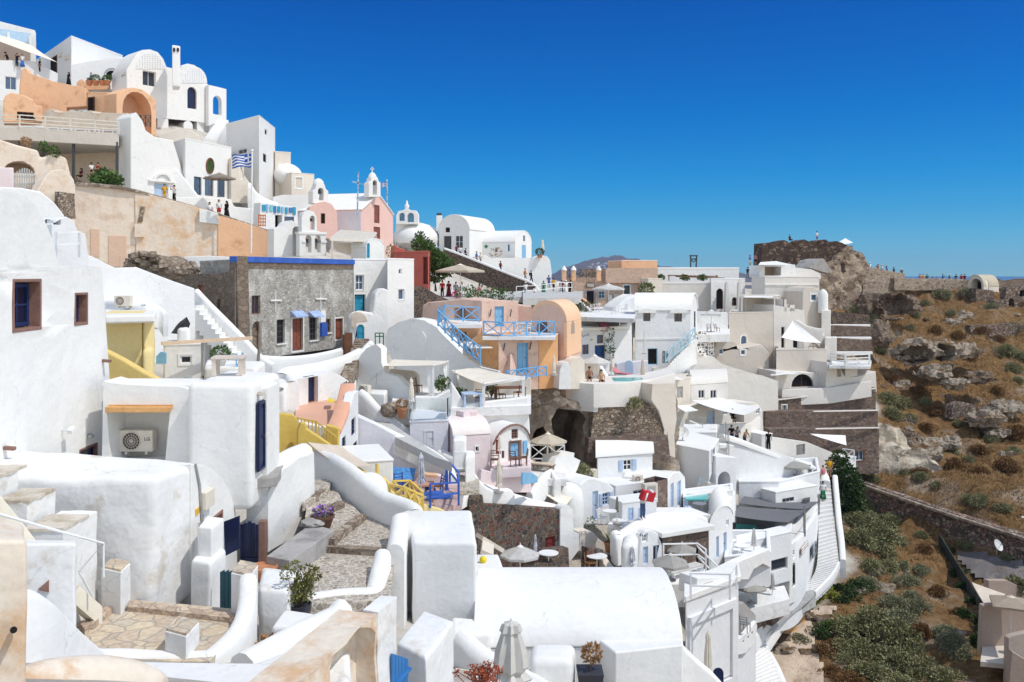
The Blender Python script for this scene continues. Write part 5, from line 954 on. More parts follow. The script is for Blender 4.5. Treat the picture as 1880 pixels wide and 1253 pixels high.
bm=B();pl.poly(bm,rect(pl,228,284,238,298),.8,1.1);part(t,'meter_box',bm,WPAINT)
bush('cactus','big spreading prickly pear on the retaining wall by the restaurant',W(190,340,85),1.75,LFG,3,.9,n=22,per=60,s=.2,cat='cactus')
for i,(x,y)in enumerate([(48,268),(80,276),(100,284)]):flowers('flower_tub',['round bush in a tub at the left terrace post','leafy tub plant between the terrace posts','trailing tub plant near the beige hollow wall'][i],[(x-4,y,87),(x+4,y,87)],.5,.8,LFG if i else LFDRY,160,.2,'plant')
t=fac('peach_wall','tall peach garden wall with weathered streaks','wall',((20,104),(165,106)),[(35,215),(35,160),(38,128),(48,124),(56,135),(100,150),(158,162),(160,196),(122,198),(122,215)],1.5,PEACH,(),.15,3)
t=thing('peach_barrel','short peach barrel-vaulted annex below the peach wall','house',W(35,225,100));facade(t,((4,100),(66,101.5)),[(6,225),(6,185),(10,175),(20,170),(45,175),(62,184),(66,194),(78,194),(78,225)],2.5,PEACH,[(31,206,62,222,dict(k='w',fc=BROWN,pc=DARKIN,m=(2,0)))],.15,seg=3)
h=H('orange_loggia_house','orange house with a big arched loggia and iron railing',[P2(216,106.3),P2(286,111.4),P2(276,114),P2(160,114),P2(160,106)],172,250,PEACH,'none',bev=.08)
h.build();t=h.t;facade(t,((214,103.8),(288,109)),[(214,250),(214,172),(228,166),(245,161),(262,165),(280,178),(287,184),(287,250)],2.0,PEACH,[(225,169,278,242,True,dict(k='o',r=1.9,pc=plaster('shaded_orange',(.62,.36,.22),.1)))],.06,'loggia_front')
bm=B();p=h.p;hull(bm,[Vector((*q,h.z1-.1))for q in p],[Vector((*q,h.z1+.15))for q in p]);part(t,'roof',bm,PEACH,.05)
pl=Plane((160,106),(216,104));opening(t,pl,rect(pl,162,179,174,206),dict(k='d',r=-.02,fc=BROWN,pc=DARKIN));railing('iron_railing','dark iron railing across the orange arched loggia',[(248,233,105),(277,233,107.5)],1.3,DMETAL,'X',.9,.05)
fac('orange_parapet','low orange parapet with flower pots above the loggia','wall',((140,114),(205,116)),[(140,165),(142,150),(150,145),(158,152),(203,156),(203,165)],.5,PEACH,(),.08)
for i,x in enumerate((164,176,188,197)):potted(['spiky','bushy','small leafy','broad leafy'][i]+' plant in a terracotta pot on the orange parapet',W(x,157,113.5),.42,.55,.5,LFG,kind='bush'if i%2 else'agave',group='pots on the orange parapet')
bush('agave','grey green agave on the white corner above the loggia',W(236,143,113),1.0,LFS,1,.8,n=10,per=40,s=.25,cat='plant')
t=thing('corner_restaurant','white restaurant with glass balustrade at the top left corner','restaurant',W(20,205,112))
facade(t,((-60,112),(70,116)),[(-60,210),(-60,110),(60,112),(106,135),(106,150),(60,170),(34,210)],2,WB,[(9,141,30,165,dict(k='w',fc=WPAINT,pc=GLB,m=(1,0),r=.15))],.05)
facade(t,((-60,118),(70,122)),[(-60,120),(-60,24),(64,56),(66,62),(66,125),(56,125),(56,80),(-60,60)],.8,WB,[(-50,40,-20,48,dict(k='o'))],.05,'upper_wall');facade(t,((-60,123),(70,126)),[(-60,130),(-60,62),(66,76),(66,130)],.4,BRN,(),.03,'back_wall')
bm=B();pl=Plane((-60,117),(70,121));pl.poly(bm,[pl.uv(*p)for p in((-60,68),(56,80),(56,62),(-60,44))],0,.06);part(t,'balustrade_glass',bm,flat('balustrade_glass',(.4,.55,.7),.1,.6,0,.1))
for x in(-20,15,55):bm=B();bar(bm,pl.at(x,60+x*.16+16,.1),pl.at(x,42+x*.16+16,.1),.25);part(t,'balustrade_post',bm,WPAINT)
sail('sail_awning','big cream sail awning over the corner restaurant',[(-40,48,119),(58,84,120),(105,115,116),(-40,62,113)],CANV,.2,cat='awning')
WS=WB
h=H('ridge_house','large plain white house on the ridge seen end-on',[P2(131,122),P2(225,133),P2(180,150),P2(66,136)],68,170,WB,bev=.06,rt=.2).build()
pl=Plane((66,136),(131,122));bm=B();pl.poly(bm,rect(pl,122,102,127,110),0,.3);pl.poly(bm,rect(pl,110,99,114,105),0,.3);part(h.t,'meter_box',bm,CRPNT);opening(h.t,pl,rect(pl,94,105,105,140),dict(k='d',r=-.02,fc=BROWN,pc=DARKIN))
t=fac('arcade_house','shaded white house front with an arched window behind the terrace pots','house',((128,119),(236,122)),[(130,165),(130,119),(165,112),(200,107),(232,105),(234,165)],8,WB,[(190,125,222,150,True,dict(k='w',fc=WPAINT,pc=DARKIN,r=.4,m=(1,0),fw=.3))],.08)
h=H('twin_gable_house','tall white house with two latticed round gables and a chimney',[P2(233,116.5),P2(384,124),P2(380,133),P2(240,129)],(zy(143,112)+.5,0),262,WH,'none',bev=.08)
h.z1=zy(160,117);h.build();t=h.t
LAT=[(x,y)for y in range(96,128,4)for x in range(246,306,4)if((x-275)/30)**2+((y-130)/38)**2<.8]
pl=Plane((233,111.9),(415,121.9))
facade(t,pl,[(233,255),(233,128),(244,110),(252,98),(262,92),(276,91),(290,96),(300,108),(306,123),(318,126),(331,128),(334,120),(345,117),(358,120),(372,132),(381,155),(384,157),(385,255)],4,WH,[(262,131,286,158,dict(k='w',fc=WPAINT,pc=GLS,r=.35,m=(1,0))),(344,160,361,200,True,dict(k='d',r=.35,fc=BROWN,pc=NAVY,lv=2)),(391,176,407,211,True,dict(k='o',r=8.9,pc=LBLUE))if 0 else(289,218,309,241,dict(k='w',fc=WPAINT,pc=GLB,r=.25,m=(1,0))),(337,222,354,246,True,dict(k='o',r=1.0,pc=WB)),(362,226,392,250,dict(k='o',r=2.5,pc=WB))],.1,'gabled_front',3)
for cx,cy,rx,ry in((275,127,26,31),(357,153,23,30)):
 bm=B();arc=[pl.uv(cx+rx*math.cos(a*math.pi/14),cy-ry*math.sin(a*math.pi/14))for a in range(15)];pl.poly(bm,arc if(arc[1][0]-arc[0][0])<0 else arc,-.1,.05);nf=len(bm.faces)
 for i in range(11):
  for j in range(9):
   x,y=cx-rx+(i+.5)*rx*2/11,cy-(j+.5)*ry/9
   if((x-cx)/rx)**2+((y-cy)/ry)**2<.86:u,v=pl.uv(x,y);pl.box(bm,u-.055,u+.055,v-.05,v+.05,.05,.055)
 bm.faces.ensure_lookup_table()
 for f in bm.faces[nf:]:f.material_index=1
 part(t,'gable_panel',bm,[WPAINT,MATS['grey_metal']])
block(t,[(316,112.6),(331,113.2),(329,115),(317,115)],zy(84,113),zy(160,113),WH,'chimney',.12,.02);bm=B()
for x in(320,327):p2=Plane((316,112.5),(331,113.1));p2.poly(bm,rect(p2,x-2,88,x+1.5,95,True),-.05,.03)
part(t,'chimney_vent',bm,DARKIN)
fac('end_arch_wall','white end wall pierced by a tall arch open to the sky','wall',((380,119),(418,122)),[(383,232),(383,156),(400,160),(416,164),(416,220)],.6,WH,[(391,176,407,211,True,dict(k='x'))],.06)
stairs('white_staircase','steep white stairs climbing to the open arch wall',W(374,262,112),W(398,262,113),W(402,224,118),W(420,222,119),10,WH,1.5)
fac('round_canopy_wall','cream shell-shaped canopy wall between orange and white houses','wall',((285,107),(372,109)),[(288,262),(290,248),(312,240),(330,235),(350,238),(364,248),(370,262)],2,CRM,(),.12,3)
h=H('lane_front_house','white house on the lane with an oval window and grey parasol',[P2(340,96),P2(425,103),P2(420,110),P2(312,108),P2(312,100)],256,366,WH,bev=.08,rt=.15)
h.w(356,325,370,358,k='d',fc=NAVY,pc=GLB,lv=2,r=.2,n='glass_door').w(376,325,392,360,k='d',fc=BROWN,pc=GLB,lv=2,r=.2,n='glass_door').w(399,327,413,362,k='d',fc=BROWN,pc=GLB,lv=2,r=.2,n='glass_door').build()
pl=Plane((340,96),(425,103));ov=lambda cx,cy,rx,ry,n=20:[pl.uv(cx-rx*math.cos(2*math.pi*i/n),cy+ry*math.sin(2*math.pi*i/n))for i in range(n)]
bm=B();pl.ring(bm,ov(385,305,7.5,15),ov(385,305,5.8,12.6),-.02,.1);o=part(h.t,'oval_window',bm,BROWN);bm=B();pl.poly(bm,ov(385,305,6,13),-.02,.03);part(o,'pane',bm,LFD)
t=fac('arched_door_wall','long white sloping wall with a small arched house door on the lane','wall',((238,92),(345,97)),[(240,365),(240,215),(250,206),(262,222),(268,240),(285,252),(318,258),(340,330),(345,372)],3,WH,[(283,336,309,366,dict(k='d',r=.2,fc=WPAINT,pc=SBLUE,lv=2))],.1,3)
pl=Plane((238,92),(345,97));bm=B();arc=[pl.uv(297+17*math.cos(i*math.pi/12),332-16*math.sin(i*math.pi/12))for i in range(13)];a2=[pl.uv(297+13*math.cos(i*math.pi/12),332-11*math.sin(i*math.pi/12))for i in range(13)];pl.ring(bm,arc,a2,-.05,.22);pl.box(bm,pl.uv(272,333)[0],pl.uv(320,333)[0],pl.uv(297,335)[1],pl.uv(297,332)[1],0,.25);part(t,'door_arch',bm,WH)
ribbon('slanting_parapet','white slanting buttress wall behind the small arched door',[(270,250,95),(285,268,95.2),(320,305,95.8),(352,345,96),(368,368,96)],.5,WH,h=4,sm=3)
fac('lane_side_wall','bright white wall backing the lane beside the standing people','wall',((320,93.5),(480,100)),[(318,385),(322,362),(370,362),(425,366),(430,380),(475,384),(480,420),(400,405)],.6,WH,(),.08)
umbrella('grey taupe parasol outside the lane house with the oval window',403,318,362,94,58,CANT,6,.16,.3)
h=H('white_lookout_tower','plain white tower house with tiny windows behind the flag',[P2(476,104),P2(505,113),P2(470,120),P2(415,110)],213,375,WH,bev=.1,rt=.1)
h.w(486,238,491,248,k='w',fc=WPAINT,pc=DARKIN,m=(0,0)).w(483,283,489,298,k='w',fc=BROWN,pc=DARKIN,m=(0,0)).w(437,274,453,283,k='w',fc=WPAINT,pc=GLS,m=(1,0)).build()
ribbon('tower_buttress','thick white buttress sloping down from the tower house',[(455,335,102),(470,350,102),(490,364,103),(512,372,104)],1.0,WH,h=3,sm=2)
t=fac('beige_stair_wall','beige stair flank wall squeezed between white tower and lane house','wall',((424,102),(470,104)),[(424,372),(424,290),(444,293),(446,318),(470,352),(468,375)],.6,CRM,[(440,302,448,330,dict(k='d',fc=WPAINT,pc=CANV,r=.1))],.05)
h=H('cream_shutter_house','cream house with closed white shutters next to the tower',R(505,112,534,113,6),280,375,CRM,bev=.05,rt=.15).w(512,303,525,332,k='w',fc=WPAINT,pc=WPAINT,r=.05,m=(1,5),sur=(WOLD,.1)).build()
h=H('cream_dome_house','cream house under a small white dome',R(535,110,577,112,6),318,372,CRM,bev=.05,rt=.1).w(542,326,555,346,k='w',fc=WPAINT,pc=CANB,r=.1,m=(0,0),sur=(WPAINT,.12)).build();bm=B();c=h.c;ball(bm,Vector((c.x-.4,c.y,h.z1)),(1.7,2.4,1.5),3);part(h.t,'dome',bm,WH)
fac('white_terrace_wall','white stepped wall under the cream houses','wall',((500,105),(600,107)),[(500,400),(500,362),(520,358),(580,358),(600,372),(600,400)],1,WH,(),.08)
t=thing('flagpole','tall white flagpole standing on the retaining wall','flagpole',W(461,462,82));bm=B();tube(bm,[W(461,465,82),W(463,278,82)],.07,8);part(t,'pole',bm,WPAINT);bm=B();ball(bm,W(463,277,82),.13,2);part(t,'finial',bm,WPAINT)
FB=flat('flag_blue',(.03,.10,.42),.8);FWH=flat('flag_white',(.8,.8,.8),.8)
def flag(label,x0,y0,d,w,h,dirx,droop=.25):
 t=thing('greek_flag',label,'flag',W(x0,y0,d));bm=B();nx,nz=27,18;o=W(x0,y0,d);g=[]
 for i in range(nx+1):
  s=i/nx;g.append([bm.verts.new(o+Vector((dirx*w*s*.93,.16*w*math.sin(s*7)*s**.5+.1*w*s,-h*j/nz-droop*w*s*s+.03*w*math.sin(s*9+j*.2))))for j in range(nz+1)])
 for i in range(nx):
  for j in range(nz):
   st=j//2;blue=st%2==0
   if i<10 and j<10:blue=not(4<=i<=5 or 4<=j<=5)
   bm.faces.new((g[i][j],g[i+1][j],g[i+1][j+1],g[i][j+1])).material_index=0 if blue else 1
 part(t,'cloth',bm,[FB,FWH]);return t
flag('blue and white striped Greek flag streaming left from the white pole',462,283,82,2.0,1.15,-1,.05)
t=thing('souvenir_stall','little souvenir shop front hung with turquoise paintings','shop',W(510,415,95));facade(t,((476,96),(548,99)),[(476,425),(478,372),(546,380),(548,425)],1.5,WB,[(505,395,518,420,dict(k='o',r=1)),(522,398,540,416,dict(k='w',fc=BLUE,pc=GLS))],.04);pl=Plane((476,96),(548,99));q=random.Random(6)
for i in range(9):x=481+i*7;bm=B();pl.poly(bm,rect(pl,x,376+i*.8+q.uniform(-2,1),x+q.uniform(4,6),388+i*.6+q.uniform(-3,3)),.02,.1);part(t,'painting',bm,[TEAL,LBLUE,flat('aqua_paint',(.2,.5,.55))if i==2 else TEAL,BLUE][i%4])
bm=B()
for i in range(4):bar(bm,W(474,396+i*6,94),W(488,396+i*6,94),.1);bar(bm,W(475+i*4,394,94),W(475+i*4,416,94),.08)
solo('postcard_rack','red orange postcard rack outside the souvenir shop','rack',bm,CL['orange'])
t=fac('bell_arch','white arched gateway wall beside the three-arched belfry','gateway',((500,82),(556,84)),[(503,472),(503,420),(520,416),(526,408),(536,405),(546,410),(552,422),(554,472)],1.2,WH,[(537,416,552,470,True,dict(k='o',r=1.1,pc=WH))],.06)
pl=Plane((545,81.5),(602,83));t=fac('belfry','free-standing white belfry wall of three arches','belfry',((545,81.5),(602,83)),[(550,470),(550,430),(554,426),(554,398),(558,390),(567,386),(576,389),(581,397),(582,424),(594,428),(598,434),(599,470)],.8,WH,[],.05)
me=t.children[0];bm=B();out=[pl.uv(*p)for p in[(550,470),(550,430),(554,426),(554,398),(558,390),(567,386),(576,389),(581,397),(582,424),(594,428),(598,434),(599,470)]][::-1]
old=me.data;bm=slabmesh(pl,out,.9,[rect(pl,569,396,578,422,True),rect(pl,561,432,572,464,True),rect(pl,578,432,589,464,True)]);nm=mesh(bm,'wall',WH,True,wl(t));sharp(nm);me.data=nm
bm=B();pl.box(bm,pl.uv(548,428)[0],pl.uv(600,428)[0],pl.uv(570,430)[1],pl.uv(570,426)[1],-.95,.08);pl.box(bm,pl.uv(555,442)[0],pl.uv(561,442)[0],pl.uv(560,446)[1],pl.uv(560,442)[1],-.95,.08);pl.box(bm,pl.uv(589,442)[0],pl.uv(600,442)[0],pl.uv(590,446)[1],pl.uv(590,442)[1],-.95,.08);part(t,'cornice',bm,WH)
for x,y in((573.5,403),(566.5,442),(583.5,442)):bm=B();c=pl.at(x,y,-.45);lathe(bm,[(.03,.3),(.1,.28),(.15,.05),(.2,0),(.16,-.02)],c-Vector((0,0,.15)),12);part(t,'bell',bm,DMETAL)
h=H('pink_chapel','pink gabled chapel with a long white roof',[P2(663,104),P2(722,113),P2(722,113)+V2(-8.5,2.2),P2(663,104)+V2(-8.5,2.2)],386,470,PINK,'gy',2.15,rmat=WH,bev=.05,rt=.18,ov=.15)
h.w(687,377,697,410,k='d',r=.12,fc=BROWN,pc=REDBR).w(686,417,698,446,k='d',r=.12,fc=BROWN,pc=REDBR);h.build()
pl=h.pl[3];bm=B();pl.box(bm,.05,pl.L-.02,h.z0,h.z1-.1,.003,.03);part(h.t,'shade_toned_side',bm,LAV)  # panel carries the nave wall's bluish shade as colour
t=fac('chapel_annex','pink annex gable beside the chapel nave','house',((566,101),(620,102)),[(566,438),(568,380),(580,373),(596,370),(608,374),(618,388),(620,438)],3,PINK,[(589,392,597,411,dict(k='w',fc=BROWN,pc=DARKIN,m=(0,0),r=.15))],.05)
def bellcote(label,x0,x1,y0,y1,d,fin=True):
 pl=Plane((x0,d),(x1,d+1));m=(x0+x1)/2;w=x1-x0;t=thing('bell_tower',label,'bell tower',pl.at(m,y1));o=[(x0,y1),(x0,y0+w*.62),(x0+w*.16,y0+w*.5),(x0+w*.24,y0+w*.2),(m,y0),(x1-w*.24,y0+w*.2),(x1-w*.16,y0+w*.5),(x1,y0+w*.62),(x1,y1)]
 out=[pl.uv(*p)for p in o][::-1]
 if sum(a[0]*b[1]-a[1]*b[0]for a,b in zip(out,out[1:]+out[:1]))<0:out=out[::-1]
 bm=slabmesh(pl,out,w/F*d*.8,[rect(pl,x0+w*.34,y0+w*.42,x1-w*.3,y1-w*.2,True)]);part(t,'wall',bm,WH,.06);bm=B();c=pl.at(m,y0,-w/F*d*.4);lathe(bm,[(w/F*d*.36,-.35),(w/F*d*.33,0),(w/F*d*.2,.25),(.05,.38)],c,14);part(t,'dome',bm,WH)
 if fin:bm=B();bar(bm,c+Vector((0,0,.3)),c+Vector((0,0,1.0)),.12);bar(bm,c+Vector((-.22,0,.75)),c+Vector((.22,0,.75)),.12);part(t,'cross',bm,WPAINT)
 bm=B();lathe(bm,[(.05,.5),(.16,.45),(.24,.1),(.34,0),(.28,-.03)],pl.at(m+.5,y0+w*.75,-w/F*d*.4),12);part(t,'bell',bm,DMETAL);return t
bellcote('white chapel bell tower with dome and cross on the gable end',677,699,322,362,106)
bellcote('broad white bell tower on the pink annex without a cross',574,603,333,374,101.5,False)
bm=B();bar(bm,W(656,395,103),W(658,316,103),.14);bar(bm,W(647,334,103),W(667,339,103),.14);solo('cross_mast','tall blue and white striped mast with a crossbar before the chapel','mast',bm,flat('striped_mast',(.35,.45,.65),.6,var=.8,sc_=3))
t=thing('striped_flagpole','blue striped flagpole behind the chapel gable','flagpole',W(711,378,116));bm=B();tube(bm,[W(711,380,116),W(710,330,116)],.1,6);part(t,'pole',bm,MATS['striped_mast'])
flag('small drooping Greek flag beside the chapel bell tower',710,334,116,.75,.7,-1,.2)
t=fac('twin_belfry','white belfry with twin arches and a finial behind the chapel','belfry',((725,134),(770,134)),[(727,412),(727,396),(731,388),(741,386),(746,380),(752,386),(764,387),(768,394),(768,412)],1.2,WH,[(733,391,743,406,True,dict(k='o',r=1,pc=LBLUE)),(748,391,760,408,True,dict(k='o',r=1,pc=LBLUE))],.05)
bm=B();lathe(bm,[(.3,0),(.36,.3),(.15,.6),(.12,.95),(.04,1.1)],W(747,382,134.5),12);part(t,'finial',bm,WH)
t=thing('domed_church','low white domed church roof beside the twin belfry','church',W(765,450,136));bm=B();ball(bm,W(765,440,138),(3.6,5,2.5),3);part(t,'dome',bm,WH);facade(t,((725,135),(806,136)),[(725,460),(728,408),(770,408),(800,432),(804,460)],2,WH,(),.05)
h=H('barrel_church','white barrel-roofed house with chimney at the top of the ramp',[P2(806,136),P2(862,134),P2(862,134)+V2(3.4,9),P2(806,136)+V2(3.4,9)],424,480,WH,'vy',2.1,bev=.06,rt=.25,ov=.1)
h.w(814,433,829,461,k='d',fc=WPAINT,pc=DMETAL,r=.15).w(836,433,850,456,k='w',fc=WPAINT,pc=GLS,r=.15,m=(1,1)).w(818,418,826,427,k='w',fc=BROWN,pc=DARKIN,m=(0,0)).build()
t=h.t;block(t,[(801,136),(812,136),(812,137.2),(801,137.2)],zy(396,136),zy(425,136),WH,'chimney',.1,.02);bm=B();box(bm,W(806.5,394,136.6),(.7,.9,.35));part(t,'chimney_cap',bm,DMETAL)
h=H('arched_end_house','white house with round end gable and blue door above the stone ramp',[P2(862,139),P2(946,137),P2(976,143),P2(890,147)],446,490,WH,'vx',1.7,bev=.05,rt=.2)
h.w(958,450,966,475,k='d',fc=WPAINT,pc=LBLUE,r=.1).w(960,432,964,444,k='w',fc=WPAINT,pc=GLB,m=(0,0),r=.05).w(909,455,914,463,k='w',fc=LBLUE,pc=GLB,m=(0,0),r=.1).w(870,450,875,458,k='w',fc=LBLUE,pc=GLB,m=(0,0),r=.1).w(932,449,936,462,k='w',fc=LBLUE,pc=GLB,m=(0,0),r=.1).build()
pl=Plane((862,138.9),(946,136.9));bm=B();pl.poly(bm,[pl.uv(889,453),pl.uv(892.5,457),pl.uv(896,453),pl.uv(892.5,449)],.02,.06);part(h.t,'diamond_sign',bm,GRNP)
bm=B();pl.poly(bm,[pl.uv(*p)for p in((858,472),(868,472),(868,458),(863,453),(858,458))],.3,.4);solo('blue_arched_door','blue arched wooden door leaf on the ramp by the barrel house','door',bm,BLUE)
t=fac('ramp_base_wall','big white base wall below the arched end house','wall',((868,131),(1016,134)),[(868,500),(872,472),(890,468),(900,474),(985,474),(992,470),(1004,470),(1010,478),(1013,500),(1012,560),(960,560),(940,520)],3,WH,(),.1,3)
closed('tall folded cream parasol on the white terrace above the plaza',996,441,474,134,9,CANV,464);flowers('terrace_planter','row of small plants topping the white base wall',[(901,468,133),(920,470,133)],.6,1.0,LFDRY,90,.25,'plant');potted('dark shrub in a pot beneath the tall folded parasol',W(991,474,133),.4,.5,.6,LFD)
t=fac('stone_ramp_wall','long dark lava stone ramp wall sloping down to the plaza','wall',((812,128),(995,122)),[(812,530),(814,456),(850,470),(900,490),(945,508),(975,520),(987,533),(990,550),(985,560),(812,575)],1,LAVA,(),.02)
ribbon('ramp_coping','white painted coping along the lava stone ramp wall',[(815,455,127.8),(850,468,126.6),(900,488,125),(945,506,123.4),(975,518,122.4),(988,532,121.8)],.5,WOLD,h=.25,sm=3,cap=.3)
struct('ramp_path',(lambda bm:(hull(bm,[W(*p)-Vector((0,0,1))for p in((815,458,129),(990,532,123),(1010,532,130),(870,476,133),(830,462,136))],[W(*p)for p in((815,458,129),(990,532,123),(1010,532,130),(870,476,133),(830,462,136))]),bm)[1])(B()),GREYP)
h=H('red_house','weathered red house with a dark red door behind the white tower',[P2(722,92),P2(786,90),P2(790,97),P2(722,98)],462,540,RED,par=.3,bev=.08,seg=3).w(776,472,787,522,k='d',fc=DKRED,pc=DKRED,r=.25).build()
fac('red_low_wall','small red parapet wall beneath the lattice fence','wall',((716,96),(745,96)),[(716,475),(718,452),(726,450),(730,455),(742,458),(744,475)],.5,RED,(),.08)
t=thing('lattice_fence','grey wooden lattice fence above the red house','fence',W(745,458,99));pl=Plane((728,99),(766,100));bm=B()
for i in range(12):u=pl.L*i/12;bar(bm,pl.p(u,zy(458,99),.02),pl.p(min(pl.L,u+.7),zy(446,99),.02),.05);bar(bm,pl.p(u,zy(446,99),.05),pl.p(min(pl.L,u+.7),zy(458,99),.05),.05)
part(t,'lattice',bm,WOODG)
for p in((728,99),(766,100)):bm=B();a=W(p[0],460,p[1]);bar(bm,a,a+Vector((0,0,.9)),.09);part(t,'post',bm,WOODG)
flowers('flower_pots','pink flowers in a box on the white tower house corner',[(709,471,74),(722,472,74)],.35,.9,FLMIX,120,.13)
tree('green_tree','bushy green tree with a bend above the red house',W(800,530,97),4.6,[((-1.6,0,4.4),.8),((-1.0,.2,3.9),1.0),((-.4,0,3.4),1.0),((.2,.3,2.8),1.1),((.7,0,2.3),.9),((-.8,0,2.6),1.0),((-.6,0,1.6),1.0),((1.1,.2,1.9),.7),((-1.9,0,5.0),.5),((.1,0,1.5),.9),((1.5,0,2.6),.5)],LFG,.15,420,.26)
tree('climbing_fig','strip of dark foliage climbing behind the red house corner',W(782,470,99),2.6,[((-.4,0,1.6),.6),((-.6,0,2.1),.5),((.2,0,1.0),.7)],LFD,.06,300,.22)
umbrella('very large cream square parasol shading the wedding group',845,486,545,94,94,CANV,4,.12,.35)
t=fac('rubble_terrace_wall','rough rubble wall below the large cream parasol','wall',((750,82),(850,84)),[(752,585),(756,532),(775,526),(800,540),(826,552),(828,590)],1.5,LAVA,(),.05,org=.3)
deck('parasol_terrace','paved terrace under the large cream parasol','terrace',[(780,548),(960,545),(960,528),(795,525)],zy(546,92),GREYP,.6)
flowers('hedge','low mixed hedge along the terrace above the orange house',[(842,552,88),(938,553,92)],1.0,1.1,LFG,900,.2,'hedge');flowers('flower_bed','white and pink flowers around the hedge behind the parasol',[(855,546,93),(870,543,94),(910,546,95)],.8,1.1,FLMIX,240,.2)
flowers('bougainvillea','magenta bougainvillea at the feet of the wedding group',[(828,548,90),(846,549,90)],.5,.6,FLMAG,90,.18)
struct('plaza',deckmesh([(960,548),(1062,546),(1075,530),(1000,527),(960,530)],zy(535,112),.6),GREYP)
ribbon('plaza_parapet','white parapet wall edging the little plaza',[(975,548,101),(1010,545,102),(1040,542,103),(1060,542,104)],.5,WB,h=2.2,sm=2)
railing('plaza_railing','thin pale railing round the little plaza',[(948,545,100),(985,543,101),(1030,537,103),(1050,537,104)],1.1,WPAINT,'2',1.6,.05)
h=H('shop_house','pinkish stone shop house with blue doors by the plaza',[P2(1042,112),P2(1206,114),P2(1206,124),P2(1042,122)],510,580,BRICKW,bev=.03,rt=.15)
h.z1=zy(510,112);h.w(1077,534,1091,562,k='d',fc=BLUE,pc=DARKIN,r=.2).w(1099,535,1110,548,k='w',fc=LBLUE,pc=GLS,r=.1).w(1145,524,1157,542,k='w',fc=LBLUE,pc=GLS,r=.1,m=(0,0),sur=(WPAINT,.1)).build()
t=h.t;facade(t,((1112,111.9),(1208,113.9)),[(1112,520),(1112,493),(1208,492),(1208,520)],8,BRICKW,(),.03,'upper_wall')
bm=B();pl=Plane((1042,111.9),(1206,113.9));pl.ring(bm,rect(pl,1076,520,1092,528),rect(pl,1077,521,1091,527),0,.15);part(t,'sign_frame',bm,BROWN);bm=B();pl.poly(bm,rect(pl,1077,521,1091,527),0,.08);part(t,'sign_board',bm,METAL)
for i in range(3):bm=B();pl.poly(bm,rect(pl,[1093,1117,1126][i],[538,542,540][i],[1098,1123,1135][i],[560,556,555][i]),.02,.12);part(t,'display_board',bm,[WOODG,METAL,CONC][i])
for x,y in((1035.5,494),(1053,492),(1099,493)):
 tt=thing('peach_pinnacle',f'peach coned pinnacle on the shop roof terrace, {["by the left corner", "between two rails", "at the brick wall"][[1035.5, 1053, 1099].index(x)]}','pillar',W(x,512,111.5));bm=B();a=W(x,515,111.5);box(bm,a+Vector((0,0,.55)),(.55,.5,1.3));part(tt,'shaft',bm,PEACH,.05);bm=B();lathe(bm,[(.36,0),(.3,.2),(.05,.55)],a+Vector((0,0,1.2)),12);part(tt,'cone',bm,WOLD)
railing('roof_railing','black iron railing between the peach pinnacles',[(1037,510,111.8),(1054,510,112),(1098,510,112.4)],1.0,DMETAL,'X',.7,.04)
flowers('roof_planter','plants in a trough along the black roof railing',[(1056,510,112.6),(1096,510,113)],.4,.55,LFG,150,.18,'plant')
h=H('peach_penthouse','low peach coloured penthouse on the skyline behind the shop',R(1141,122,1207,123,6),480,500,PEACH,bev=.06,rt=.15,rmat=plaster('pale_peach_roof',(.8,.62,.48),.06)).build()
ribbon('peach_stair_wall','peach coped stair wall leading down from the plaza',[(1052,548,103),(1066,556,101.5),(1082,570,100)],.4,WB,h=1.4,sm=1,cap=.2);ribbon('peach_stair_wall','second peach coped stair wall beside the shop door',[(1063,545,106),(1074,553,104.8),(1086,564,103.5)],.4,PEACH,h=1.2,sm=1,cap=.2)
flowers('flower_box','long box of red and yellow flowers on the white terrace wall',[(1040,574,97),(1088,573,98)],.6,1.0,FLMIX,420,.17);bush('yucca','spiky yucca against the white plaza wall',W(1046,566,99),.9,LFS,2,1.2,n=8,per=40,s=.2,cat='plant')
umbrella('wide white parasol in front of the stone shop',1117,522,574,104,62,CANW,6,.13,.2)
t=fac('terrace_house','white terrace house with flat roof below the flower box','house',((1040,92),(1150,94)),[(1036,620),(1040,574),(1092,576),(1110,580),(1164,576),(1166,620)],6,WB,(),.06)
fac('curved_white_wall','curved bulging white wall beside the barrel house','wall',((1128,100),(1200,102)),[(1126,590),(1130,565),(1150,548),(1168,541),(1200,545),(1200,590)],3,WH,(),.25,3)
deck('dining_terrace','white dining terrace above the blue door house','terrace',[(1060,582),(1165,585),(1168,566),(1070,563)],zy(575,95),WOLD,.4)
for i,(x,y)in enumerate([(1088,575),(1104,572),(1128,577),(1146,575)]):chair('white metal chair '+['near the flower box','under the wide white parasol','right of the parasol foot','close to the curved white wall'][i],G(x,y,zy(575,95)),i*1.7,WPAINT,'dining terrace chairs')
for i,(x,y)in enumerate([(1096,571),(1136,573)]):table(['round white table left of the parasol foot','round white table right of the parasol foot'][i],G(x,y,zy(575,95)),.9,.9,.74,WPAINT,0,True,'dining terrace tables')
t=fac('blue_door_house','white house with a navy door, brown window frames and a climbing vine','house',((1060,86),(1162,90)),[(1060,690),(1062,606),(1070,600),(1130,601),(1150,596),(1160,585),(1162,690)],4,WB,[(1092,634,1111,662,dict(k='d',r=.2,fc=BRST,pc=flat('deep_blue_paint',(.01,.06,.2),.5))),(1096,615,1108,631,dict(k='w',fc=BRST,pc=GLB,r=.15,m=(1,1))),(1069,633,1081,651,dict(k='w',fc=BRST,pc=GLB,r=.15,m=(1,1)))],.06)
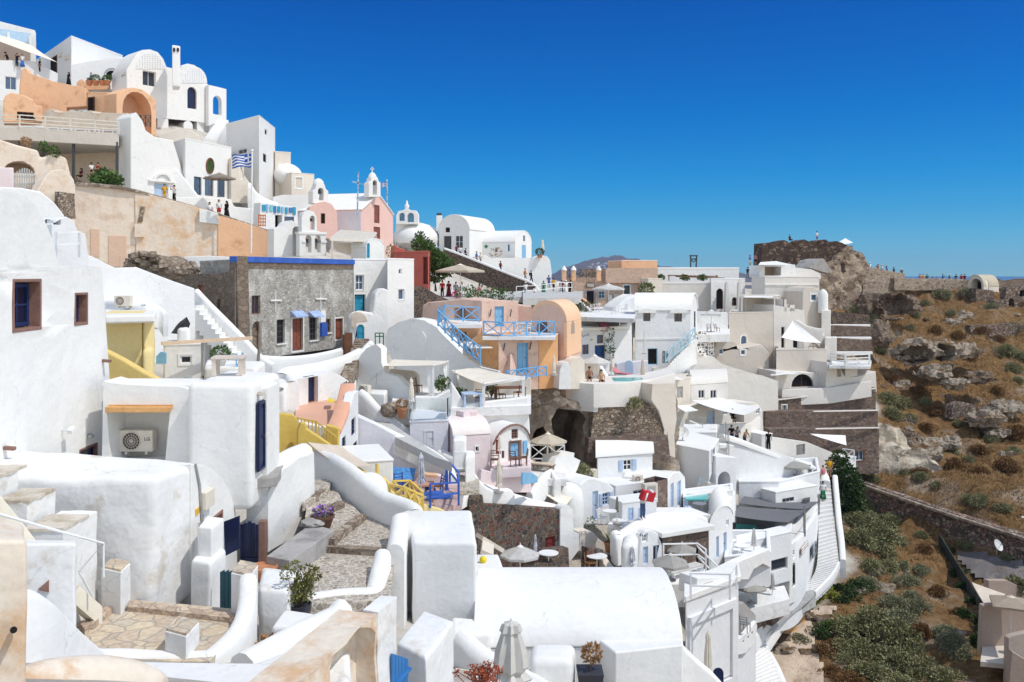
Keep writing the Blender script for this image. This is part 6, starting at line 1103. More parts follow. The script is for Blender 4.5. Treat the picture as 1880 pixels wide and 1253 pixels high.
pl=Plane((1060,86),(1162,90));bm=B();pl.box(bm,0,pl.L-.6,pl.uv(1090,607)[1],pl.uv(1090,601)[1],0,.35);part(t,'cornice',bm,WH,.06);bm=B();pts=[pl.at(x,y,.04)for x,y in((1066,618),(1068,614),(1071,619),(1074,615),(1077,617),(1080,612),(1082,617),(1079,616))]
tube(bm,pts,.03,5);part(t,'painted_script',bm,METAL);bm=B();pl.poly(bm,[pl.uv(1086+2.5*math.cos(i*math.pi/4)*(1 if i%2 else.5),624+2.5*math.sin(i*math.pi/4)*(1 if i%2 else.5))for i in range(8)][::-1],0,.04);part(t,'star_ornament',bm,MATS['ochre_plate'])
flowers('climbing_vine','green vine with red blossom climbing the blue door house',[(1118,672,88),(1118,655,88),(1119,635,88),(1116,612,88)],.7,1.3,LFG,420,.16,'vine');flowers('bougainvillea','pink bougainvillea sprays over the navy door',[(1104,608,87.4),(1112,604,87.6)],.5,.7,FLMAG,110,.14)
h=H('white_wing','bright white wing with brown windows beside the vine',[P2(1136,89),P2(1162,96),P2(1162,101),P2(1140,100)],592,690,WH,bev=.06).w(1139,625,1144,650,k='w',fc=BRST,pc=GLS,r=.1).w(1146,635,1149,650,k='w',fc=BRST,pc=GLS,r=.1).build()
RB=flat('railing_blue',(.16,.42,.72),.5)
h=H('orange_house','orange and pink barrel-roofed house with sky blue doors and railings',[P2(915,59),P2(1022,61),P2(1030,67),P2(915,65)],619,705,PNKB,par=.12,bev=.05,dmat=WOLD)
h.w(949,630,970,684,k='d',r=.18,fc=RB,pc=LBLUE,lv=2);h.build();t=h.t
pl=Plane((915,59),(1022,61));bm=B();pl.box(bm,pl.uv(989,650)[0],pl.L+.02,h.z0,h.z1-.12,-.1,.05);part(t,'orange_panel',bm,ORG)
bm=B();hull(bm,[pl.at(919,695,0),pl.at(948,693,0),pl.at(948,693,.12),pl.at(919,695,1.3)],[pl.at(935,648,0),pl.at(943,650,0),pl.at(943,650,.1),pl.at(935,650,.2)]);part(t,'buttress',bm,PNKB,.05)
for x,y in((924,636),(972,634),(899,574),(936,574)):
 p2=pl if y>600 else Plane((885,65),(952,66));bm=B();bar(bm,p2.at(x,y+8,.04),p2.at(x+2,y-6,.1),.06);part(t,'wall_lantern',bm,DMETAL)
h2=H('u',None,[P2(885,65),P2(952,66.2),P2(948,71),P2(885,70)],553,640,PNKB,bev=.06)if 0 else None
facade(t,((884,65),(953,66.2)),[(884,640),(884,553),(889,551),(952,553),(953,640)],4,PNKB,[(908,563,925,600,dict(k='d',r=.15,fc=RB,pc=LBLUE,lv=2))],.05,'upper_wall')
facade(t,((948,67),(976,67)),[(948,640),(948,560),(968,563),(976,562),(976,640)],3,PNKB,(),.05,'link_wall')
bp=[P2(972,64.5),P2(1040,62.3),P2(1066,66),P2(1000,69)];p0=Plane(bp[0],bp[1],True);bz=zy(592,62.5);bm=B();pr=[(p0.L*(.5-.5*math.cos(math.pi*i/16)),bz+1.42*math.sin(math.pi*i/16))for i in range(17)];dv=bp[2]-bp[1];dv3=Vector((dv.x,dv.y,0))
out=[(0,-9),(p0.L,-9)]+pr[::-1];hull(bm,[p0.p(u,v)for u,v in out],[p0.p(u,v)+dv3 for u,v in out]);part(t,'barrel_wall',bm,PNKB,.05)
bm=B();a=[p0.p(u+(.04 if u>p0.L/2 else-.04),v+.03,.02)for u,v in pr];hull(bm,a+[p0.p(u,v-.2)for u,v in pr[::-1]][1:-1],[x+dv3*1.02 for x in a]+[p0.p(u,v-.2)+dv3 for u,v in pr[::-1]][1:-1]);part(t,'barrel_roof',bm,plaster('sunlit_peach',(.84,.55,.36),.08))  # lit-side copy: sunlight put into the roof and end wall colour
p1=Plane(bp[1],bp[2],True);bm=B();p1.box(bm,-.02,p1.L+.02,zy(655,62.5),bz,-.2,.06);part(t,'end_wall',bm,MATS['sunlit_peach'],.05);opening(t,p1,rect(p1,1047,590,1053,612,True),dict(k='o',r=-.075,pc=BRN,n='slit_window'))
opening(t,p0,rect(p0,988,592,1004,612),dict(k='w',r=-.02,fc=BRST,pc=GLB))
facade(t,((775,68),(892,66)),[(775,640),(775,562),(785,555),(830,551),(845,548),(870,550),(888,556),(890,640)],3,PNKB,[(834,566,876,592,dict(k='o',r=1.6,pc=LBLUE))],.12,'back_wall',3)
facade(t,((815,62),(884,63)),[(815,640),(815,594),(884,594),(884,700),(815,660)],3,PEACH,[(843,610,857,625,dict(k='w',fc=BRST,pc=SBLUE,r=.15))],.06,'lower_wing')
facade(t,((866,60.5),(916,59.2)),[(866,700),(866,622),(880,614),(916,618),(916,705)],4,ORG,(),.05,'side_wing')
bm=deckmesh([(805,596),(884,596),(886,585),(812,585)],zy(594,62.5),.25);part(t,'balcony',bm,WOLD)
bm=deckmesh([(886,619),(1020,619),(1020,603),(886,603)],zy(618,59.5),.2);part(t,'balcony',bm,WOLD)
sail('canvas_awning','cream sloping awning on the side wing of the orange house',[(850,626,62),(884,623,62.5),(905,640,58.5),(862,640,58.5)],CANV,.03)
railing('blue_railing','sky blue cross-braced railing on the lower balcony of the orange house',[(888,617,60),(920,620,59.2),(990,617,60),(1018,617,60.6)],.95,RB,'X',.95,.05)
railing('blue_railing','sky blue cross-braced railing on the upper left balcony',[(806,592,62),(816,588,61.8),(850,590,62.2),(880,591,63)],.98,RB,'X',.95,.05)
railing('blue_stair_railing','long blue railing descending the fan wall beside the orange house',[(804,598,60.5),(830,625,59.5),(856,647,58.6),(882,668,57.6)],1.0,RB,'X',.9,.05)
railing('blue_railing','low sky blue railing in front of the orange house terrace',[(930,700,57),(966,694,58),(1003,690,59)],.6,RB,'X',.8,.05)
for i,(x,y)in enumerate([(896,616),(952,612),(966,614)]):chair('white wire chair on the lower blue balcony, '+['beside the sky blue door','middle one by the round table','nearest the barrel vault'][i],W(x,y,61.5+i*.2),i*2.1,WPAINT,'balcony chairs')
table('small round white table on the lower blue balcony',W(959,613,61.8),.7,.7,.72,WPAINT,0,True)
closed('folded cream parasol leaning by the orange panel',1017,653,690,58,9,CANV,686)
fac('white_rock_base','lumpy whitewashed rock base under the end of the barrel vault','rock',((1028,61),(1076,62.5)),[(1030,715),(1033,690),(1046,672),(1052,662),(1066,655),(1073,662),(1075,715)],3,CRM,(),.2,3,.3);fac('bulging_wall','rounded white wall end beside the folded cream parasol','wall',((1026,59.5),(1050,59.7)),[(1026,715),(1028,680),(1034,668),(1044,666),(1049,680),(1049,715)],1.5,WH,(),.2,3,.2)
block_('pool_side_wall','square cream wall piece behind the white round parasol','wall',[(1073,66),(1100,66.5),(1100,68),(1074,68)],zy(662,66),zy(702,66),CRM,.1)
t=thing('plunge_pool','beige walled plunge pool with turquoise water on the cliff ledge','pool',W(1130,735,66)-Vector((0,0,.5)))
PZ=zy(700,63);pp=[W(1028,700,63),W(1090,704,61.5),W(1150,707,62),W(1196,702,64),W(1240,697,68)];p3=[Vector((a.x,a.y,PZ-.12*i*0))for i,a in enumerate(pp)]
bm=ribbonmesh(p3,.4,None,1.6,1,0,.25);part(t,'rim_wall',bm,BGL);bm=B();q=[Vector((a.x,a.y+.1,PZ-.1))for a in p3]+[Vector((a.x+.5,a.y+5.5,PZ-.1))for a in p3[::-1]];hull(bm,[a-Vector((0,0,1.8))for a in q],q);part(t,'deck',bm,BGL)
bm=deckmesh([(1128,699),(1184,699),(1178,693.5),(1124,693.5)],PZ-.04,.3);part(t,'water',bm,POOL)
umbrella('white round parasol with valance beside the plunge pool',1092,653,703,66,60,CANW,8,.2,.1)
ribbon('curving_stair_wall','white wall curving down behind the plunge pool',[(1100,672,68),(1112,690,67),(1130,699,66.5),(1160,702,66)],.3,WH,h=.9,sm=3);ribbon('pool_back_wall','brown stone bench wall behind the plunge pool',[(1110,691,70),(1150,692,70),(1180,697,69)],.5,RUBBLE,h=1,sm=2)
closed('cream folded parasol by the vine-covered house',1122,651,690,74,8,CANV,682);closed('ornate beige folded parasol beside the pool terrace',1180,660,702,68,11,CANB,694)
bm=B();pl=Plane((1146,78),(1162,78));pl.poly(bm,rect(pl,1147,662,1162,692,True),0,.12);solo('arched_blue_gate','pale blue arched gate in the wall behind the pool','gate',bm,SBLUE);fac('pool_garden_wall','white garden wall holding the pale blue arched gate','wall',((1130,78.2),(1190,79)),[(1130,710),(1132,668),(1146,664),(1164,664),(1190,662),(1190,715)],.5,LAV,(),.06)
lounger('pink cushioned sun lounger near the arched blue gate',W(1140,694,74),.7,WPAINT,CL['pink'])
t=thing('cave_cliff','brown cliff with a big dark cave mouth under the plunge pool','cliff',W(1060,870,72));pl=Plane((960,61.5),(1240,63.5))
out=[pl.uv(*p)for p in[(962,900),(966,705),(1000,700),(1040,735),(1100,738),(1160,720),(1225,725),(1245,790),(1250,900)]];hole=[pl.uv(*p)for p in[(1016,868),(1020,800),(1012,775),(1022,752),(1045,742),(1066,750),(1076,772),(1072,800),(1066,840),(1060,868)]];h3=[pl.uv(*p)for p in[(974,860),(974,800),(982,786),(998,786),(1008,800),(1008,860)]]
bm=slabmesh(pl,out[::-1]if sum(a[0]*b[1]-a[1]*b[0]for a,b in zip(out,out[1:]+out[:1]))<0 else out,5,[hole,h3]);pl.box(bm,-2,pl.L+2,-16,-8.6,-6,-5.01);rough(bm,.8,.32,.8,4);rough(bm,.5,.1,2,1);part(t,'rock',bm,plaster('brown_cliff',(.33,.26,.2),.45,.08,(.5,.42,.34),.4),ang=50)
for nm,lb,o in(('rubble_wall','pale rubble retaining wall right below the low blue railing',[(966,745),(966,706),(1000,696),(1026,700),(1030,735),(1005,745)]),('dark_stone_wall','dark brown stone wall on the right of the cave mouth',[(1084,815),(1092,738),(1160,740),(1205,745),(1222,775),(1228,815)])):t_=fac(nm,lb,'wall',((960,60.7),(1240,62.7)),o,.6,PALEST if'pale'in lb else RUBBLE,(),.03,org=.25)
fac('red_gravel_bank','reddish gravel bank under the dark stone wall','bank',((960,60.2),(1240,62.2)),[(1078,850),(1082,806),(1150,798),(1225,800),(1232,850)],.8,REDST,(),.03,org=.3)
bush('shrub','round dry olive bush clinging over the dark stone wall',W(1165,748,61.6),.75,LFO,1,1.1,n=8,per=80,s=.16)
fac('melting_white_pillar','smooth cream buttress flowing down the cliff right of the stone wall','buttress',((1195,62),(1245,63)),[(1215,830),(1220,790),(1210,755),(1196,735),(1198,706),(1240,704),(1242,770),(1238,800),(1240,840)],1.5,CRM,(),.25,3,.3)
umbrella('big cream octagonal parasol in front of the cave',1006,796,858,57,70,CANV,8,.2,.1)
railing('white_railing','white cross-braced railing before the cave mouth',[(974,846,59.5),(1005,846,60),(1036,846,60.5)],1.0,WPAINT,'X',1.0,.05)
deck('cave_terrace','terrace deck under the cave parasol','terrace',[(930,880),(1040,880),(1040,850),(960,850)],zy(858,57),WOLD,.4)
lounger('wicker lounge chair under the big cream octagonal parasol',W(990,862,56),1.1,BROWN,CANB);fac('whitewashed_crag','jagged whitewashed crag leaning beside the cave terrace','rock',((1005,55.5),(1075,57.5)),[(1000,905),(1012,870),(1022,840),(1040,836),(1055,832),(1054,840),(1066,846),(1060,862),(1050,880),(1060,905)],1.2,WH,(),.1,org=.3)
bush('shrub','green and brown shrub by the whitewashed crag',W(1074,872,60),1.0,LFO,2,1.1,n=8,per=90,s=.15)
t=thing('canopy_restaurant','white walled restaurant terrace under a cream canopy','restaurant',W(900,790,55)-Vector((0,0,1)))
facade(t,((828,52.5),(974,53.5)),[(826,800),(828,700),(836,712),(850,735),(858,742),(890,738),(970,729),(974,800)],.4,WH,(),.1,'front_wall',3);bm=deckmesh([(826,750),(975,745),(975,715),(832,715)],zy(746,53),.5);part(t,'floor',bm,WOLD);facade(t,((836,58),(975,58)),[(836,750),(838,690),(870,684),(975,694),(975,750)],.4,CRM,(),.05,'back_wall')
for x,y0,y1,d in((888,707,742,52.8),(961,694,732,53.8),(835,680,712,57)):bm=B();bar(bm,W(x,y1,d),W(x,y0,d),.16);part(t,'post',bm,WPAINT)
bm=B();bar(bm,W(888,706,52.8),W(963,694,53.8),.16,.2);part(t,'beam',bm,WPAINT)
sail('cream_canopy','wide cream fabric canopy over the restaurant terrace',[(828,681,57.5),(872,675,58),(966,693,53.8),(888,706,52.6)],CANV,.14,cat='canopy')
sail('terrace_curtain','gathered cream curtain at the left of the wide canopy',[(838,690,56),(870,692,56.5),(868,728,56.5),(848,728,56)],CANW,.02,cat='curtain')
for i,(x,y,l)in enumerate([(880,740,'dark chair at the blue-clothed table'),(920,734,'dark chair beside the long table, nearer the middle post'),(952,730,'dark chair at the right end of the canopy terrace')]):chair(l,G(x,y+4,zy(746,53)),i*2,BROWN,'canopy terrace chairs')
table('table laid with a pale blue cloth near the canopy front post',G(866,746,zy(746,53)),1.1,1.0,.78,SBLUE,.2);table('long dark table at the back of the canopy terrace',G(936,733,zy(746,53)),1.9,.9,.75,BROWN,.1)
bush('potted_tree','leafy shrub at the left of the canopy terrace',W(845,730,55),.7,LFG,2,1.2,n=8,per=80,s=.16,cat='plant');bush('olive_shrub','small olive tree by the canopy back wall',W(902,726,56.5),.6,LFO,1,2,n=6,per=70,s=.16,cat='plant')
t=thing('curtained_pergola','white curtained pergola with a cream roof left of the wide canopy','pergola',W(790,728,56));cz=[(712,672,56.5),(795,672,54),(822,664,57),(726,662,59.5)]
for(x,y,d),b in zip(cz,(726,728,715,705)):bm=B();bar(bm,W(x,b,d),W(x,y-2,d),.13);part(t,'post',bm,WPAINT)
sail('','',[(705,672,56),(795,671,53.6),(824,663,57),(722,660,60)],CANV,.1,parent=t)
for a in(((782,674,54),(796,674,54),(797,725,54),(787,722,54)),((812,667,56.8),(822,667,57),(823,710,57),(817,708,56.8))):sail('curtain','',a,CANW,.03,parent=t)
fac('pergola_seat_wall','cream rounded seat back under the curtained pergola','wall',((710,58),(800,57)),[(712,730),(714,678),(760,682),(768,690),(770,730)],.3,CANV and CRM,(),.1);deck('pergola_deck','white deck under the curtained pergola','terrace',[(720,735),(830,730),(832,705),(725,708)],zy(728,56),WH,.5);bush('shrub','leafy green shrub between the two canopies',W(811,712,56),.65,LFG,3,1.3,n=8,per=80,s=.15)
chair('dark wicker chair beside the folded cream parasol',W(766,722,55),1,BROWN);closed('folded cream parasol left of the curtained pergola',755,695,752,53,14,CANV,738);t=fac('terrace_parapet','white curved parapet wall below the curtained pergola','wall',((748,53.5),(830,54)),[(760,775),(762,728),(802,728),(826,715),(832,740),(834,775)],.4,WH,(),.1,3)
t=railing('glass_balustrade','green tinted glass balustrade round the lower terrace',[(750,772,51),(757,775,49.5),(820,773,50),(828,765,52)],1.25,WPAINT,'R',3,.02);
for a,b in(((750,772,51),(757,775,49.5)),((757,775,49.5),(820,773,50)),((820,773,50),(828,765,52))):p,q=W(*a),W(*b);bm=B();hull(bm,[p,q,q+Vector((.01,.02,0)),p+Vector((.01,.02,0))],[v+Vector((0,0,1.2))for v in(p,q,q+Vector((.01,.02,0)),p+Vector((.01,.02,0)))]);part(t,'glass_panel',bm,CLEAR)
h=H('shade_lavender_room','white cube room in shade-toned lavender below the glass balustrade',[P2(752,49.5),P2(823,50),P2(829,53),P2(756,54)],777,850,LAV,bev=.05).w(778,790,798,822,k='d',r=.05,fc=LAV,pc=LAV).build()  # white room with its shade painted in as lavender
potted('terracotta pot cluster beside the glass balustrade',W(738,768,50.5),.28,.6,.3,LFDRY);bm=B();ball(bm,W(716,752,51),(.55,.4,.45),2,.2,2);solo('grey_boulder','grey boulder on the ledge beside the pots','boulder',bm,PALEST)
bm=B();pl=Plane((851,51),(876,51.6));pl.box(bm,0,pl.L,zy(782,51),zy(757,51),-.7,0)
for i in range(9):v=zy(781,51)+.08*i;pl.box(bm,pl.L*.5,pl.L*.95,v,v+.035,0,.03)
solo('louvred_box','pink louvred plant box on the roof of the pink house','box',bm,PALEP)
h=H('pink_barrel_house','small pale pink house with barrel roof and one tiny window',R(832,49.5,900,50.2,3.5),802,870,PALEP,'vx',.7,bev=.05,rt=.12,rmat=plaster('pink_white_roof',(.82,.74,.7),.05)).w(873,820,879,829,k='w',fc=WPAINT,pc=DARKIN,m=(0,0),sur=(WPAINT,.06)).build()
t=fac('arch_gable_house','white house with a big round arch gable and blue door','house',((900,51),(976,52.5)),[(900,872),(905,812),(915,795),(930,782),(945,777),(958,780),(968,790),(974,805),(975,872)],4,WH,[(939,788,951,806,dict(k='w',fc=BRST,pc=GLS,r=.12,m=(1,2),sill=WPAINT)),(936,812,955,842,dict(k='d',fc=BRST,pc=LBLUE,r=.12,lv=2,sur=(BRST,.08))),(921,828,926,842,dict(k='w',fc=BRST,pc=GLB,r=.12))],.05)
pl=Plane((900,51),(976,52.5));bm=ribbonmesh([pl.at(*p,.12)for p in((905,814),(915,796),(930,783),(945,778),(958,781),(968,791),(974,806))],.5,None,.09,3,0,.2);part(t,'gable_cap',bm,BRST);bm=B();pl.poly(bm,rect(pl,960,809,967,833),.02,.08);part(t,'shutter',bm,LBLUE);bm=B();pl.poly(bm,rect(pl,905,806,913,832),.3,.36);part(t,'red_shutter',bm,DKRED)
deck('pink_terrace','pink terrace with dark chairs before the arch gable house','terrace',[(900,862),(975,858),(975,845),(905,845)],zy(858,50),PALEP,.5);fac('pink_terrace_wall','pale pink low wall in front of the pink terrace','wall',((880,49),(976,51)),[(880,905),(884,862),(925,872),(952,858),(976,846),(976,905)],.3,PALEP,(),.05)
for i,(x,y)in enumerate([(908,856),(947,854),(960,852)]):chair('dark folding chair on the pink terrace, '+['by the red shutter','in front of the blue door','under the blue shutter'][i],G(x,y+3,zy(858,50)),i*2.4,BROWN,'pink terrace chairs')
closed('cream folded parasol against the arch gable house',917,801,858,49.5,10,CANV,828);closed('cream folded parasol in front of the pink terrace wall',916,845,905,48.7,15,CANV,894)
t=thing('white_gate','white slatted gate between stepped white pillars','gate',W(843,862,46));bm=B();pl=Plane((833,46),(853,46.2))
for i in range(8):pl.poly(bm,rect(pl,834+i*2.4,832,835.4+i*2.4,862),0,.04)
for y in(830,860):bar(bm,pl.at(833,y,.02),pl.at(853,y,.02),.07)
part(t,'slats',bm,WPAINT);block_('stepped_pillar','white stepped pillar left of the slatted gate','pillar',[(832,47),(856,47.2),(856,48.4),(832,48.4)],zy(808,47),zy(870,47),WH,.12);block_('stepped_pillar','white stepped pillar right of the slatted gate','pillar',[(854,46),(872,46.4),(872,47.6),(854,47.6)],zy(838,46),zy(890,46),WH,.12)
ribbon('path_wall','white wall winding from the slatted gate towards the lava wall',[(870,870,48.4),(885,888,48.4),(905,900,48.6),(935,898,49),(945,905,49.2)],.4,WH,h=1.2,sm=3);bm=B();pl=Plane((958,48),(984,50));pl.poly(bm,[pl.uv(*p)for p in((956,890),(984,886),(984,876),(974,868),(957,868))],0,.1);solo('blue_garden_gate','light blue swooping garden gate beside the pink terrace','gate',bm,LBLUE)
struct('stone_path',deckmesh([(822,905),(880,900),(880,880),(830,868)],zy(890,45.5)),COBBLE)
t=fac('lava_wall','tall wall of dark round lava stones above the courtyard','wall',((858,47.5),(1034,50.5)),[(858,1080),(862,918),(866,910),(886,909),(889,926),(930,927),(960,931),(1029,936),(1031,1000),(1031,1080)],.8,ROUNDST,[(1001,986,1019,1012,dict(k='d',fc=DKRED,pc=DKRED,r=.12))],.03)
ribbon('thick_parapet','thick white parapet snaking above the lava wall',[(845,905,47),(870,893,48.2),(900,892,48.8),(940,906,49.5),(985,920,50.2),(1030,930,51)],1.1,WH,h=.9,sm=4,cap=1);fac('plaster_buttress','tall white plaster buttress right of the lava wall','wall',((1026,50.2),(1064,51)),[(1028,1030),(1029,935),(1040,926),(1052,934),(1053,975),(1063,980),(1063,1010),(1048,1030)],.6,WH,(),.08,3,.2)
umbrella('large white octagonal parasol in the lava stone courtyard',955,1003,1062,46,75,CANW,8,.2,.2);closed('grey striped folded parasol against the lava wall',983,984,1046,47,9,MATS['striped_canvas'],1018);closed('white and grey folded parasol on the courtyard path',1070,989,1050,50,10,MATS['striped_canvas'],1032)
deck('courtyard','stone paved courtyard between lava walls','courtyard',[(870,1075),(1120,1072),(1120,1010),(880,1010)],zy(1052,50),COBBLE,.4)
fac('low_lava_wall','low lava stone wall with white cap in the courtyard','wall',((1000,47),(1050,48.2)),[(1000,1055),(1002,1012),(1024,1007),(1044,1006),(1046,1050)],.5,ROUNDST,(),.03);fac('low_lava_wall','lava stone planter wall under the yucca pot','wall',((1076,49),(1152,50.5)),[(1076,1060),(1078,1006),(1108,1010),(1110,1022),(1148,1022),(1150,1058)],.5,ROUNDST,(),.03)
fac('lava_bench','dark stone bench block in front of the white parasol','bench',((968,45.4),(1022,46)),[(968,1060),(968,1040),(1000,1034),(1022,1034),(1022,1056)],.8,ROUNDST,(),.03)
table('small round white table right of the white parasol',W(1007,1042,46.2),1.0,1.0,.74,WPAINT,0,True);table('round white table beside the folded courtyard parasol',W(1096,1046,49),1.1,1.1,.74,WPAINT,0,True);chair('small wooden chair by the round courtyard table',W(1084,1048,49),.5,WOODO)
potted('big spiky yucca in a round clay pot on the courtyard wall',W(1121,1014,51),.36,.55,.75,LFO,kind='agave',n=10);potted('round clay urn at the foot of the courtyard table',W(1020,1045,49),.25,.5,.15,LFDRY)
fac('courtyard_stair','sand coloured stair blocks climbing out of the courtyard','stairs',((1062,52),(1120,53)),[(1062,1012),(1064,978),(1090,978),(1100,990),(1118,1005),(1118,1020)],1.2,CRM,(),.05);bm=B();bar(bm,W(1098,1022,50),W(1124,1056,48.5),.4,.5);solo('sloped_coping','sloping sand coping beside the round courtyard table','coping',bm,CRM)
bm=B();bar(bm,W(880,985,45),W(918,1008,45.5),.8,.2);bar(bm,W(884,1004,44),W(905,1013,44),1.6,.2);solo('pergola_beams','sand coloured slab canopy at the left of the courtyard','beam',bm,CRM)
t=thing('white_counter','white counter holding a lemon and trays by the tall block house','counter',W(890,1062,38)-Vector((0,0,.4)));block(t,[(872,37.6),(924,38),(915,39.8),(874,39.8)],zy(1042,38),zy(1075,38),WH,'body',.08,.02);bm=B();ball(bm,W(887,1028,38.6),.16,2);part(t,'lemon',bm,flat('lemon_yellow',(.75,.6,.03)));bm=B();box(bm,W(888,1037,38.6),(.9,.5,.08));part(t,'tray',bm,CANV)
h=H('arched_window_house','white barrel-roofed house with two eyebrow windows above the terraces',[P2(1166,92),P2(1268,93),P2(1280,98),P2(1170,98)],572,700,WB,'vx',1.6,bev=.05,rt=.2,rmat=WH,ov=.12)
h.w(1181,575,1194,590,k='w',fc=DMETAL,pc=GLS,m=(1,1),r=.1).w(1238,576,1252,591,k='w',fc=DMETAL,pc=GLS,m=(1,1),r=.1).w(1189,640,1207,670,k='d',fc=LBLUE,pc=DARKIN,r=.15).w(1216,645,1226,667,k='w',fc=BROWN,pc=LBLUE,r=.1).w(1274,572,1277,605,k='w',fc=DMETAL,pc=GLS,m=(0,3),r=.1);h.build();pl=h.pl[0]
for x in(1187.5,1245):u,v=pl.uv(x,574);bm=B();pl.poly(bm,arcpts(u-1,u+1,v-.05,.45,8)[::-1],-.1,.2);part(h.t,'eyebrow',bm,WH)
bm=B();pl.box(bm,0,pl.L,pl.uv(1200,624)[1],pl.uv(1200,621)[1],0,.06);part(h.t,'string_course',bm,WH)
closed('pencil-thin white folded parasol before the eyebrow window house',1183,606,650,90,4,CANW,640)
railing('pale_blue_railing','pale blue cross-braced stair railing right of the eyebrow window house',[(1222,667,90),(1250,645,91),(1276,622,92.5)],1.1,flat('pale_blue_rail',(.4,.58,.66),.5),'X',1.2,.07);stairs('blue_rail_stairs','white steps under the pale blue stair railing',W(1222,678,90),W(1236,676,92),W(1268,632,92),W(1280,632,94),12,WOLD,2)
fac('white_jointed_wall','stone wall with thick white painted joints beside the stair rail','wall',((1270,95),(1312,97)),[(1270,660),(1272,615),(1285,608),(1310,612),(1312,655),(1290,662)],1.5,WSPOT,(),.04);umbrella('flat white square parasol on the terrace behind the stair rail',1306,570,610,100,52,CANW,4,.13,.5);fac('dining_back_wall','pale rough terrace wall behind the flat white parasol','wall',((1278,103),(1340,104)),[(1278,620),(1280,572),(1336,574),(1338,620)],.6,WOLD,(),.05);deck('parasol_deck','small terrace under the flat white square parasol','terrace',[(1275,615),(1340,614),(1340,604),(1278,604)],zy(610,100),WOLD,.8)
for i,x in enumerate((1302,1316)):chair(['dark chair by the white parasol pole','dark chair right of the white parasol pole'][i],W(x,610,101),i*2,BROWN)
h=H('beige_terrace_hotel','pale beige flat hotel block with roof pergola on the skyline',[P2(1214,118),P2(1305,119),P2(1305,128),P2(1212,128)],520,590,BGL,par=.5,bev=.05).w(1261,545,1270,551,k='w',fc=WPAINT,pc=GLS,r=.1).build()
h=H('arched_door_hotel','white hotel block with two arched dark doors and lean buttresses',[P2(1305,117),P2(1368,119),P2(1366,128),P2(1303,127)],513,590,WOLD,bev=.06).w(1315,530,1328,568,True,k='d',fc=BROWN,pc=DARKIN,r=.2,lv=2).w(1344,546,1353,562,True,k='w',fc=BROWN,pc=DARKIN,r=.2).build()
for x in(1335,1358):t=fac('lean_buttress',f'slim white buttress {["between the two arched doors", "at the stair corner of the arched door hotel"][x > 1340]}','buttress',((x-4,116),(x+5,116)),[(x-4,575),(x-2,520),(x+1,517),(x+3,525),(x+7,575)],.8,BGL,(),.05)
h=H('long_white_roof','long low white roof house on the skyline behind the pergola',R(1205,132,1357,134,8),495,530,WH,bev=.08,rt=.3).build();t=thing('roof_pergola','brown timber pergola with bushes on the beige hotel roof','pergola',W(1260,515,122));bm=B()
for x in(1228,1262,1316):bar(bm,W(x,516,121),W(x,505,121),.12)
bar(bm,W(1226,506,121),W(1318,508,121),.14);bar(bm,W(1240,508,120),W(1330,511,120),.14);part(t,'timbers',bm,BROWN)
for x,l in((1212,'at the left corner'),(1256,'in the middle'),(1289,'beside the timber posts')):bush('roof_shrub',f'round green shrub on the beige hotel roof {l}',W(x,514,120.5),.9,LFG,1,.9,n=8,per=60,s=.2)
t=thing('power_mast','small H-frame electricity mast on the skyline','mast',W(1273,495,150));bm=B()
for a in((1268,492,1268,469),(1278,492,1279,469),(1266,470,1281,470),(1268,476,1279,476)):bar(bm,W(a[0],a[1],150),W(a[2],a[3],150),.2)
bar(bm,W(1268,476,150),W(1273,482,150),.15);bar(bm,W(1279,476,150),W(1273,482,150),.15);part(t,'frame',bm,DMETAL)
h=H('cream_rough_house','rough cream house wall beside the stone shop',R(1190,112,1216,113,8),513,570,CRM,bev=.06).build();potted('orange flowering bush against the cream rough house',W(1186,545,109),.5,.3,.9,FLMIX,kind='bush')
h=H('castle_hotel','beige two-storey hotel below the castle with a white awning on its roof',[P2(1404,116),P2(1504,117),P2(1504,126),P2(1380,126),P2(1380,118)],508,600,BGL,par=.4,bev=.05,dmat=BGL)
h.build();t=h.t;pl=Plane((1404,116),(1504,117));bm=B();pl.box(bm,0,pl.L,pl.uv(1450,524)[1],pl.uv(1450,522)[1],0,.12);part(t,'string_course',bm,WOLD)
t=fac('roof_bar','rooftop bar with a dark opening under a flat white awning','bar',((1392,121),(1460,122)),[(1394,510),(1394,488),(1460,486),(1462,510)],3,WOLD,[(1404,490,1434,506,dict(k='o',r=2,pc=BRN))],.05)
sail('white_awning','flat white awning over the rooftop bar',[(1396,482,123),(1425,480,124),(1458,487,119),(1392,487,118)],CANW,.05);fac('rock_backdrop','pale lumpy rock behind the castle hotel roof','rock',((1440,124),(1510,125)),[(1440,512),(1445,498),(1465,492),(1490,495),(1506,502),(1508,512)],2,BGL,(),.1,org=.5)
h=H('beige_pergola_house','beige house with rooftop pergola frame and curved parapet',[P2(1338,106),P2(1419,108),P2(1436,116),P2(1345,116)],574,680,BGE,par=.15,bev=.05,dmat=BGL).w(1360,616,1371,633,True,k='w',fc=WPAINT,pc=GLB,r=.1,m=(0,0),sur=(WPAINT,.12)).build()
facade(h.t,((1360,112),(1438,114)),[(1360,578),(1362,545),(1412,545),(1424,541),(1434,552),(1438,578)],.6,CRM,(),.1,'roof_wall');bm=B();q=[W(1362,572,107.5),W(1422,573,109),W(1432,571,113),W(1368,571,112)]
for p in q:bar(bm,p,p+Vector((0,0,1.9)),.12)
for a,b in zip(q,q[1:]+q[:1]):bar(bm,a+Vector((0,0,1.9)),b+Vector((0,0,1.9)),.14)
part(h.t,'pergola_frame',bm,BGL);sail('shade_cloth','flat white shade cloth on the rooftop pergola frame',[(1360,546,108),(1422,547,109),(1430,541,113),(1366,543,113)],CANW,.05)
